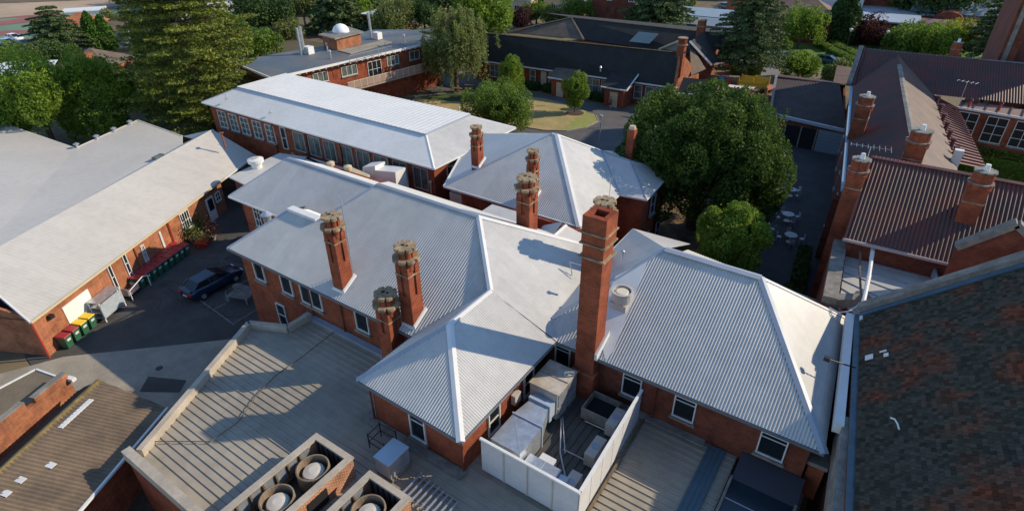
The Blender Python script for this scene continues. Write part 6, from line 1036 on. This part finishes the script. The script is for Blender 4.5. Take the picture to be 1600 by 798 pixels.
# ================================================================== VEHICLES
def car_proto(lb, loc, rz, paint, group=None, wagon=False, nm='parked_car'):
    t = thing(nm, lb, 'car', loc, rz, group, local=True)
    # side outline sections (x forward, half width, z) lofted
    secs = [(-2.25, .70, .45, .80), (-2.2, .80, .30, .98), (-1.75, .88, .22, 1.04), (-1.2, .89, .2, 1.0), (0, .90, .2, .96), (.8, .90, .2, .98), (1.5, .88, .22, .90), (2.1, .82, .28, .76), (2.32, .66, .38, .62)]
    V, Fc = [], []
    for x, w, z0_, z1_ in secs:
        prof = [(-w * .9, z0_), (-w, z0_ + .15), (-w, z1_ - .22), (-w * .93, z1_ - .05), (-w * .75, z1_), (w * .75, z1_), (w * .93, z1_ - .05), (w, z1_ - .22), (w, z0_ + .15), (w * .9, z0_)]
        V += [(x, a, b_) for a, b_ in prof]
    n = 10
    for i in range(len(secs) - 1):
        for j in range(n): k = (j + 1) % n; Fc.append((i * n + j, i * n + k, (i + 1) * n + k, (i + 1) * n + j))
    Fc.append(tuple(range(n))[::-1]); Fc.append(tuple(range((len(secs) - 1) * n, len(secs) * n)))
    b = MB(); b.v = V; b.f = Fc; b.build('body', paint, t, smooth=True)
    rr = -2.0 if wagon else -1.35
    cab = [(-1.95 if not wagon else -2.2, .72, .98), (rr, .60, 1.38), (.15, .60, 1.43), (1.15, .74, .96)]
    b = MB(); P = []
    for x, w, z in cab: P += [(x, -w, z), (x, w, z)]
    b.v = P; b.f = [(2, 3, 5, 4)]; 
    g = MB(); g.v = P; g.f = [(0, 1, 3, 2), (4, 5, 7, 6), (0, 2, 4, 6), (1, 7, 5, 3)]; g.build('windows', glass_d, t)
    rf_ = MB(); rf_.hexa([(rr - .03, -.62, 1.37), (.2, -.62, 1.42), (.2, .62, 1.42), (rr - .03, .62, 1.37)], [(rr + .05, -.56, 1.42), (.1, -.56, 1.47), (.1, .56, 1.47), (rr + .05, .56, 1.42)])
    for s_ in (-1, 1): 
        rf_.bar((1.17, s_ * .75, .95), (.16, s_ * .62, 1.44), .06, .05); rf_.bar((-.55, s_ * .67, 1.42), (-.6, s_ * .84, .98), .07, .04); rf_.bar((rr, s_ * .62, 1.4), (cab[0][0], s_ * .75, .98), .1, .05)
    rf_.build('roof', paint, t)
    for x in (-1.4, 1.42):
        for s_ in (-1, 1):
            w_ = MB(); w_.tube((x, s_ * .70, .33), (x, s_ * .92, .33), .33, n=16); wo = w_.build('wheel', darkmetal, t); h_ = MB(); h_.tube((x, s_ * .90, .33), (x, s_ * .935, .33), .2, n=10); h_.build('rim', galv, wo)
    for s_ in (-1, 1):
        MB().obox((2.22, s_ * .55, .62), (.16, .34, .14)).build('headlight', panel_w, t); MB().obox((-2.24, s_ * .58, .78), (.1, .38, .16)).build('tail_light', mat('red_lamp', (.6, .01, .01), .3), t); MB().obox((.85, s_ * .98, .98), (.12, .2, .12)).build('mirror', paint, t)
    MB().obox((-2.28, 0, .6), (.06, .45, .12)).build('number_plate', panel_w, t)
    return t
def paintm(n, c): return mat(n, c, .22, spec=.7)
ca, cb = at(318.8, 466.5), at(369, 440); dv = (cb - ca).normalized()
car1 = car_proto('dark blue sedan parked in the shaded yard by the main building', (-40.75, 18.2, 0), R_(93), paintm('deep_blue_paint', (.004, .022, .05))); MB().box(-2.3, -2.05, -.7, .7, 1.02, 1.08).build('spoiler', paintm('deep_blue_paint', (0, 0, 0)), car1)
def car(lb, px, py, rz, paint, group='cars far off'): 
    r = dup(car1, (*at(px, py)[:2], 0), rz, lb, group, mats={'body': paint, 'roof': paint}); return r
P_s = paintm('silver_blue_paint', (.28, .36, .42)); P_w = paintm('white_car_paint', (.7, .7, .7)); P_d = paintm('dark_teal_paint', (.03, .07, .09)); P_r = paintm('dark_red_car_paint', (.3, .03, .03))
car('white wagon in the far left car park behind the teal one', 24, 64, R_(10), P_w); car('dark teal sedan nearest in the far left car park', 38, 74, R_(10), P_d); car('silver car beside the teal sedan at far left', 14, 72, R_(12), P_s); car('pale car half hidden by the layered cedar', 76, 56, R_(12), P_w); car('red car peeping out left of the layered cedar', 60, 72, R_(12), P_r)
car('silver-blue utility parked by the park lawn', 1226, 94, R_(0), P_s); car('white car behind the tall cedar', 1190, 84, R_(5), P_w); car('dark blue car under the tree by the park lawn', 1294, 100, R_(-10), P_d); car('dark car on the far road above the grey roofs', 1152, 12, R_(0), P_d); car('grey-blue car on the far road above the grey roofs', 1135, 14, R_(0), P_s)
car('white car behind the hedge right of the cedar trunk', 1150, 108, R_(0), P_w)
stn = mat('old_oil_stain', (.045, .043, .042), .7, var=.3, scale=3); pch = mat('patched_asphalt', (.065, .063, .060), .95, var=.3, scale=2)
random.seed(3)
for k in range(16):
    x, y = random.uniform(-47, -33), random.uniform(12, 27); r = random.uniform(.15, .6); q = [(x + r * random.uniform(.6, 1.2) * math.cos(a_ * .7), y + r * random.uniform(.5, 1.0) * math.sin(a_ * .7)) for a_ in range(9)]
    struct('oil_stain', q, stn, .006 + .0004 * k)
struct('asphalt_patch', [(-44, 21), (-41.5, 21.6), (-42, 25), (-44.4, 24.4)], pch, .005)
for k in range(7):
    x, y = random.uniform(-48, -36), random.uniform(11, 24); mb = MB(); a = Vector((x, y, .004))
    for j in range(6): b_ = a + Vector((random.uniform(.2, .8), random.uniform(-.5, .5), 0)); mb.bar(a, b_, .03, .004); a = b_
    mb.build('crack', hole_d, kind='structure')
# ================================================================== BINS
def bin_proto(lb, loc, rz, lidm, group):
    t = thing('wheelie_bin', lb, 'bin', loc, rz, group, local=True); b = MB(); b.hexa([(-.22, -.26, .08), (.22, -.26, .08), (.22, .22, .08), (-.22, .22, .08)], [(-.28, -.34, .98), (.28, -.34, .98), (.28, .32, .98), (-.28, .32, .98)]); b.build('body', mat('green_bin_plastic', (.03, .12, .06), .5), t)
    b = MB(); b.hexa([(-.31, -.38, .98), (.31, -.38, .98), (.31, .38, .98), (-.31, .38, .98)], [(-.27, -.33, 1.03), (.27, -.33, 1.03), (.27, .36, 1.08), (-.27, .36, 1.08)]); b.build('lid', lidm, t)
    b = MB(); b.tube((-.25, .30, .1), (-.19, .30, .1), .1, n=9).tube((.19, .30, .1), (.25, .30, .1), .1, n=9); b.build('wheel', darkmetal, t); MB().bar((-.22, .40, .95), (.22, .40, .95), .04, .04).build('handle', darkmetal, t); MB().box(-.14, .14, -.345, -.315, .62, .78).build('sticker', panel_w, t); return t
lr = mat('dark_red_lid', (.32, .03, .035), .5); lyl = mat('yellow_lid', (.75, .48, .02), .5)
gang = math.atan2(o1.y, o1.x) - -PI / 2   # front of the bin faces the yard
g1 = 'red and yellow lidded bins at the wall corner'; q0 = onp(88, 556, o1, w0 + o1 * .55); q0.z = 0
base_ = at(92, 548, .5); pos = [w0 + o1 * .5 + U * (1.0 + .72 * k) for k in range(4)]
bp = bin_proto('green bin with dark red lid, nearest the corner downpipe', (pos[0].x, pos[0].y, 0), math.atan2(o1.y, o1.x) + PI / 2, lr, g1)
for k, lb in ((1, 'green bin with dark red lid, second from the corner'), (2, 'green bin with yellow lid beside the red lidded ones'), (3, 'green bin with yellow lid nearest the white doors')):
    dup(bp, (pos[k].x, pos[k].y, 0), math.atan2(o1.y, o1.x) + PI / 2, lb, g1, mats={'lid': lyl} if k > 1 else None)
s0b = at(222, 449); s1b = at(292, 398); db = (s1b - s0b); nb_ = 9
ordn = ['first', 'second', 'third', 'fourth', 'fifth', 'sixth', 'seventh', 'eighth', 'ninth']
for k in range(9):
    for j in range(3):
        if j == 2 and k < 1: continue
        p = s0b + db * (k / 8.0) + Vector((o1.x, o1.y, 0)) * (-.05 - .92 * j) + U * (random.uniform(-.04, .04)); a_ = math.atan2(o1.y, o1.x) + PI / 2 + random.uniform(-.06, .06)
        dup(bp, (p.x, p.y, 0), a_, 'green bin with red lid, %s in the %s row from the grey frame' % (ordn[k], ('outer', 'middle', 'wall side')[j]), 'red lidded bins packed along the hall wall')
# ================================================================== YARD PROPS
p = at(182, 490); t = thing('steel_rack', 'silver slatted steel rack on wheels against the sunlit hall wall', 'rack', (p.x, p.y, 0), math.atan2(U.y, U.x), local=True)
for x in (-1.0, 1.0):
    for yy in (0, .8): MB().box(x - .04, x + .04, yy - .04, yy + .04, 0, 1.7).build('post', panel_w, t)
for z in (.3, .75, 1.2, 1.65): MB().box(-1.05, 1.05, -.05, .85, z, z + .06).build('shelf', galv, t)
MB().box(-1.04, 1.04, -.07, -.05, .35, 1.5).build('tarp_sheet', mat('pale_blue_tarp', (.42, .48, .52), .6, var=.2, scale=3), t)
p = at(213, 462); t = thing('mesh_trolley', 'low grey mesh trolley beside the silver rack', 'trolley', (p.x, p.y, 0), math.atan2(U.y, U.x), local=True); MB().box(-.6, .6, 0, .7, .35, .4).box(-.6, -.56, 0, .7, .4, 1.0).box(.56, .6, 0, .7, .4, .8).build('cage', galv, t)
for x in (-.5, .5): MB().tube((x, .1, .1), (x, .16, .1), .1).build('wheel', darkmetal, t)
t = thing('hand_rail', 'white handrail climbing beside the red lidded bins', 'handrail', (0, 0, 0)); b = MB(); pts = [at(202, 455, .9), at(222, 432, 1.3), at(230, 430, 1.3)]
for a, b_ in zip(pts[:-1], pts[1:]): b.tube(a, b_, .035, n=6)
b.tube(pts[2], pts[2] - Vector((0, 0, .9)), .035, n=6).tube(pts[0], pts[0] - Vector((0, 0, .9)), .035, n=6); b.build('rail', white_p, t)
p = at(372, 474); t = thing('bench_stack', 'upturned grey slatted bench frame lying by the main building wall', 'bench', (p.x, p.y, 0), R_(20), local=True)
for k in range(7): MB().box(-.9, .9, .15 * k, .15 * k + .08, .5, .54).build('slat', stone, t)
for x in (-.8, .8): MB().box(x - .04, x + .04, 0, 1.0, .4, .5).box(x - .04, x + .04, 0, .06, 0, .4).box(x - .04, x + .04, .94, 1.0, 0, .4).build('leg', galv, t)
p = at(382, 452); MB().obox((p.x, p.y, .12), (2.0, .5, .2), R_(10)).build('kerb_block', stone, loc=p, label='grey concrete kerb block on the ground by the slatted bench', cat='kerb block')
L_p = at(318, 384); t = thing('potted_plant', 'bright red round pot with straggly plants at the end of the bins', 'plant pot', (L_p.x, L_p.y, 0), 0, local=True); MB().lathe((0, 0, 0), [(.42, 0), (.55, .45), (.6, .5), (.5, .52)], 18).build('pot', mat('bright_red_pot', (.62, .02, .015), .4), t)
def sprig(t, n, r, h, m_): g = np.random.default_rng(n); q = g.normal(size=(n, 3)) * np.array([r, r, h * .3]) + np.array([0, 0, h * .6]); q[:, 2] = np.abs(q[:, 2]); leafmesh('leaves', q, .1, m_, t)
sprig(t, 300, .35, 1.4, L_olive)
for k, (x, y, lb, mm) in enumerate(((303, 378, 'dark shrub in a tub beside the red pot', L_dark), (292, 372, 'yellowish straggly plant beside the bins', L_yel), (333, 374, 'dark red leaved plant right of the red pot', L_pur), (311, 362, 'green shrub against the sunlit wall behind the red pot', L_mid))):
    p = at(x, y); t = thing('potted_plant', lb, 'plant', (p.x, p.y, 0), 0, 'plants around the red pot', local=True); MB().lathe((0, 0, 0), [(.25, 0), (.34, .4), (.3, .4)], 12).build('pot', stone, t); sprig(t, 420, .36, 1.5, mm)
# courtyard tables
cafe_w = mat('pale_grey_cafe_paint', (.42, .45, .47), .5)
def cafe(lb, x, y, rz):
    t = thing('round_table', lb, 'table', (x, y, 0), rz, 'white round tables in the courtyard', local=True); MB().lathe((0, 0, .70), [(.52, 0), (.54, .03), (.52, .05)], 20).build('tabletop', cafe_w, t); MB().tube((0, 0, 0), (0, 0, .7), .05).build('leg', white_p, t); MB().lathe((0, 0, 0), [(.3, 0), (.28, .04)], 12).build('foot', white_p, t); return t
def chair(lb, x, y, rz):
    t = thing('cafe_chair', lb, 'chair', (x, y, 0), rz, 'white chairs in the courtyard', local=True); MB().box(-.18, .18, -.18, .18, .43, .46).build('seat', cafe_w, t); MB().box(-.18, .18, .16, .19, .5, .85).build('backrest', cafe_w, t)
    for a in (-.16, .16):
        for b_ in (-.16, .16): MB().box(a - .015, a + .015, b_ - .015, b_ + .015, 0, .43).build('leg', cafe_w, t)
    return t
spots = [(1233, 378, 'white round table nearest in the shaded courtyard'), (1229, 345, 'white round table second from the near roof'), (1234, 306, 'white round table farthest, beside the great tree'), (1192, 358, 'white round table half hidden by the smaller tree')]
t0 = None; c0_ = None
for k, (x, y, lb) in enumerate(spots):
    p = at(x, y)
    if t0 is None: t0 = cafe(lb, p.x, p.y, 0)
    else: dup(t0, (p.x, p.y, 0), 0, lb)
    for j, an in enumerate((20, 110, 200, 290)):
        a = R_(an + 17 * k); cx_, cy_ = p.x + .95 * math.cos(a), p.y + .95 * math.sin(a); l2 = 'white chair on the %s side of the %s courtyard table' % (('right', 'far', 'left', 'near')[j], ('nearest', 'second', 'farthest', 'half hidden')[k])
        if c0_ is None: c0_ = chair(l2, cx_, cy_, a - PI / 2)
        else: dup(c0_, (cx_, cy_, 0), a - PI / 2, l2)
ORD = ['first', 'second', 'third', 'fourth', 'fifth', 'sixth', 'seventh', 'eighth', 'ninth', 'tenth']
cnt = {}
for k in sorted(range(26), key=lambda q: (q * 37) % 150):
    gx = 205 + (k * 37) % 150; gy = 62 + (k * 53) % 118; mm = (L_dark, L_mid, L_olive)[k % 3]
    cnt[k % 3] = cnt.get(k % 3, 0) + 1; bpx('%s low %s shrub from the left in the garden around the huge pine' % (ORD[cnt[k % 3] - 1], ('dark', 'green', 'olive')[k % 3]), gx, gy + 10, gy - 16 - (k % 4) * 5, 30 + (k % 5) * 6, mm, leaf=.2, n=2400, nb=12, seed=200 + k, br=.42, name='shrub', cat='shrub', group='shrubs in the garden behind the huge pine')
for k in range(16):
    gx = 225 + k * 27 + (k * 13) % 11; gy = 2 + (k * 7) % 16
    bpx('%s %s tree from the left in the distant belt above the observatory block' % (ORD[k // 3], ('dark', 'green', 'olive')[k % 3]), gx, gy + 4, gy - 30 - (k % 3) * 8, 46 + (k % 4) * 8, (L_dark, L_mid, L_olive)[k % 3], leaf=.4, n=2600, nb=14, seed=240 + k, br=.4, group='trees of the distant belt at top left')
p = at(1289, 374); t = thing('courtyard_heater', 'small pale blue topped bollard lamp by the courtyard shrubs', 'lamp', (p.x, p.y, 0), 0, local=True); MB().tube((0, 0, 0), (0, 0, 1.2), .06).build('post', galv, t); MB().lathe((0, 0, 1.2), [(.4, 0), (.42, .08), (.1, .16)], 14).build('hood', galv, t)
# lamp posts
def lamp(lb, px, py, h): 
    p = at(px, py); t = thing('street_lamp', lb, 'lamp post', (p.x, p.y, 0), 0, 'lamp posts', local=True); MB().tube((0, 0, 0), (0, 0, h), .09, .06).build('post', darkmetal, t); MB().lathe((0, 0, h), [(.12, 0), (.32, .35), (.3, .5), (.1, .6)], 12).build('globe', white_p, t)
lamp('black lamp post with white globe on the park lawn', 1319, 86, 4.2); lamp('black lamp post with white globe behind the red verge', 1377, 84, 3.6)
p = at(936, 232); t = thing('sign_post', 'slim pale post at the driveway bend by the hipped block', 'post', (p.x, p.y, 0), 0, local=True); MB().tube((0, 0, 0), (0, 0, 4.0), .08).build('pole', galv, t); MB().obox((0, 0, 4.0), (.3, .3, .2)).build('head', galv, t)
for k, (x, y) in enumerate(((718, 176), (937, 200))): p = at(x, y); t = thing('bollard', ('small white bollard at the left end of the dry lawn', 'small white bollard near the driveway bend')[k], 'bollard', (p.x, p.y, 0), 0, 'white bollards by the lawn', local=True); MB().lathe((0, 0, 0), [(.12, 0), (.12, .8), (.05, .9)], 10).build('post', white_p, t)
# picnic bench under the weeping tree
for k, (x, y) in enumerate(((712, 145), (735, 140))):
    p = at(x, y); t = thing('picnic_table', ('dark picnic table under the weeping tree, left one', 'dark picnic table under the weeping tree, right one')[k], 'table', (p.x, p.y, 0), R_(20), 'picnic tables under the weeping tree', local=True); MB().box(-.9, .9, -.35, .35, .7, .75).build('tabletop', rust, t)
    for s_ in (-.65, .55): MB().box(-.9, .9, s_, s_ + .25, .42, .46).build('seat', rust, t)
    for x_ in (-.6, .6): MB().bar((x_, -.6, 0), (x_, .1, .7), .06, .06).bar((x_, .6, 0), (x_, -.1, .7), .06, .06).build('leg', rust, t)
# play area
pl = thing('climbing_frame', 'red and yellow climbing frame in the play area', 'play equipment', (*at(1172, 150)[:2], 0), R_(5), local=True)
for x in (-2, 0, 2):
    for yy in (0, 2.2): MB().tube((x, yy, 0), (x, yy, 2.6), .09).build('post', mat('yellow_play_paint', (.65, .42, .03), .5), pl)
MB().box(-2.1, 2.1, -.1, 2.3, 1.2, 1.3).build('deck', timber, pl); MB().box(-2.1, 2.1, -.12, -.06, 1.5, 2.1).box(-2.1, 2.1, 2.26, 2.32, 1.5, 2.4).build('panel', mat('yellow_play_paint', (.65, .42, .03), .5), pl)
t = thing('slide', 'blue plastic slide tower in the play area', 'slide', (*at(1126, 139)[:2], 0), 0, local=True); MB().box(-.5, .5, -.5, .5, 0, 1.8).build('tower', mat('blue_plastic', (.02, .09, .40), .4), t); MB().bar((.5, 0, 1.6), (2.5, 0, .2), .7, .08).build('chute', mat('red_plastic', (.5, .02, .01), .4), t)
t = thing('play_car', 'low red play car between the slide and the fence', 'play equipment', (*at(1141, 138)[:2], 0), 0, local=True); MB().hexa([(-1, -.5, .1), (1, -.5, .1), (1, .5, .1), (-1, .5, .1)], [(-.7, -.4, .8), (.5, -.4, .7), (.5, .4, .7), (-.7, .4, .8)]).build('body', mat('red_plastic', (.5, .02, .01), .4), t)
for x in (-.6, .6): MB().tube((x, -.55, .22), (x, .55, .22), .22, n=12).build('wheel', darkmetal, t)
t = thing('ramp_frame', 'red steel frame with white awning near the great tree top', 'frame', (*at(1160, 160)[:2], 0), R_(5), local=True); MB().box(-2.4, 1.2, -.5, .8, 2.0, 2.1).build('awning', white_p, t)
for x in (-2.2, 1.0): MB().tube((x, 0, 0), (x, 0, 2.0), .09).build('post', red_p, t)
t = thing('timber_fence', 'tan timber play area fence behind the cedar trunk', 'fence', (0, 0, 0)); fa_, fb_ = at(1100, 132), at(1182, 140)
for k in range(26):
    a = fa_.lerp(fb_, k / 26); b_ = fa_.lerp(fb_, (k + .88) / 26); MB().bar(a + Vector((0, 0, .8)), b_ + Vector((0, 0, .8)), .05, 1.5 + .08 * (k % 2)).build('board', timber, t)
MB().bar(fa_ + Vector((0, .06, 1.3)), fb_ + Vector((0, .06, 1.3)), .06, .1).build('rail', timber, t)
for k, (x, y) in enumerate(((1190, 158), (1200, 143))): p = at(x, y); t = thing('red_trailer', ('pinkish red flat trailer left of the outbuilding, nearer', 'pinkish red flat trailer left of the outbuilding, farther')[k], 'trailer', (p.x, p.y, 0), R_(70), local=True); MB().box(-1.4, 1.4, -.7, .7, .5, .7).build('deck', mat('pinkish_red_paint', (.5, .16, .13), .6), t); MB().tube((-.3, -.75, .3), (-.3, .75, .3), .3, n=12).build('wheel', darkmetal, t)
# cream statue and person
p = at(311, 208); t = thing('garden_statue', 'weathered cream finial ornament standing behind the cream roof end', 'ornament', (p.x, p.y, 0), 0, local=True); MB().lathe((0, 0, 0), [(.5, 0), (.5, .6), (.3, .7), (.28, 1.4), (.42, 1.6), (.3, 1.9), (.34, 2.1), (.12, 2.5)], 12).build('shaft', cement, t)
def person(lb, x, y, rz, shirt, trous):
    t = thing('person', lb, 'person', (x, y, 0), rz, local=True)
    def skin(nm, vs, es, rs, m_, par):
        me = bpy.data.meshes.new(nm); me.from_pydata(vs, es, []); o = bpy.data.objects.new(nm, me); C.objects.link(o); o.parent = par; sk = o.modifiers.new('skin', 'SKIN')
        for i, r in enumerate(rs): me.skin_vertices[0].data[i].radius = (r, r) if not hasattr(r, '__len__') else r
        me.skin_vertices[0].data[0].use_root = True; o.modifiers.new('sub', 'SUBSURF').levels = 1; o.modifiers['sub'].render_levels = 2; me.materials.append(m_); return o
    vs = [(0, 0, .95), (0, 0, 1.2), (0, 0, 1.42), (0, .01, 1.52), (0, .02, 1.66), (-.18, 0, 1.40), (-.25, .03, 1.12), (-.24, .12, .88), (.18, 0, 1.40), (.25, -.02, 1.12), (.24, -.10, .88), (-.09, 0, .88), (-.10, .10, .48), (-.10, .16, .07), (-.10, .28, .04), (.09, 0, .88), (.10, -.06, .48), (.10, -.20, .08), (.10, -.10, .04)]
    es = [(0, 1), (1, 2), (2, 3), (3, 4), (2, 5), (5, 6), (6, 7), (2, 8), (8, 9), (9, 10), (0, 11), (11, 12), (12, 13), (13, 14), (0, 15), (15, 16), (16, 17), (17, 18)]; rs = [(.15, .11), (.13, .10), (.16, .10), .055, .10, .06, .045, .035, .06, .045, .035, .09, .06, .045, .04, .09, .06, .045, .04]
    import bpy as _b
    def ensure(me):
        pass
    me = bpy.data.meshes.new('body'); me.from_pydata(vs, es, []); o = bpy.data.objects.new('body', me); C.objects.link(o); o.parent = t; o.modifiers.new('skin', 'SKIN')
    if not me.skin_vertices:
        bpy.context.view_layer.update()
    try:
        for i, r in enumerate(rs): me.skin_vertices[0].data[i].radius = (r, r) if not hasattr(r, '__len__') else r
        me.skin_vertices[0].data[0].use_root = True
    except Exception: pass
    sb = o.modifiers.new('sub', 'SUBSURF'); sb.levels = 1; sb.render_levels = 2; me.materials.append(mat('skin_tone', (.45, .25, .16), .6))
    MB().lathe((0, 0, .95), [(.17, 0), (.155, .2), (.19, .42), (.12, .53)], 12).build('shirt', shirt, t); MB().tube((-.09, 0, .97), (-.10, .10, .52), .115, .09).tube((.09, 0, .97), (.10, -.06, .52), .115, .09).build('shorts', trous, t); MB().lathe((0, .015, 1.66), [(.115, 0), (.112, .06), (.04, .12)], 10).build('hair', darkmetal, t)
    for sx, sy in ((-.24, .15), (.24, -.13)):
        for k in range(5): MB().tube((sx + (k - 2) * .014, sy, .86), (sx + (k - 2) * .016, sy + .01, .78 - .01 * (2 - abs(k - 2))), .009, .006, 5).build('finger', mat('skin_tone', (.45, .25, .16), .6), t)
    return t
p = at(953, 170); person('person in a dark red top and dark shorts walking past the right porch', p.x, p.y, R_(200), mat('red_shirt', (.3, .06, .04), .8), mat('dark_shorts', (.06, .05, .05), .8))
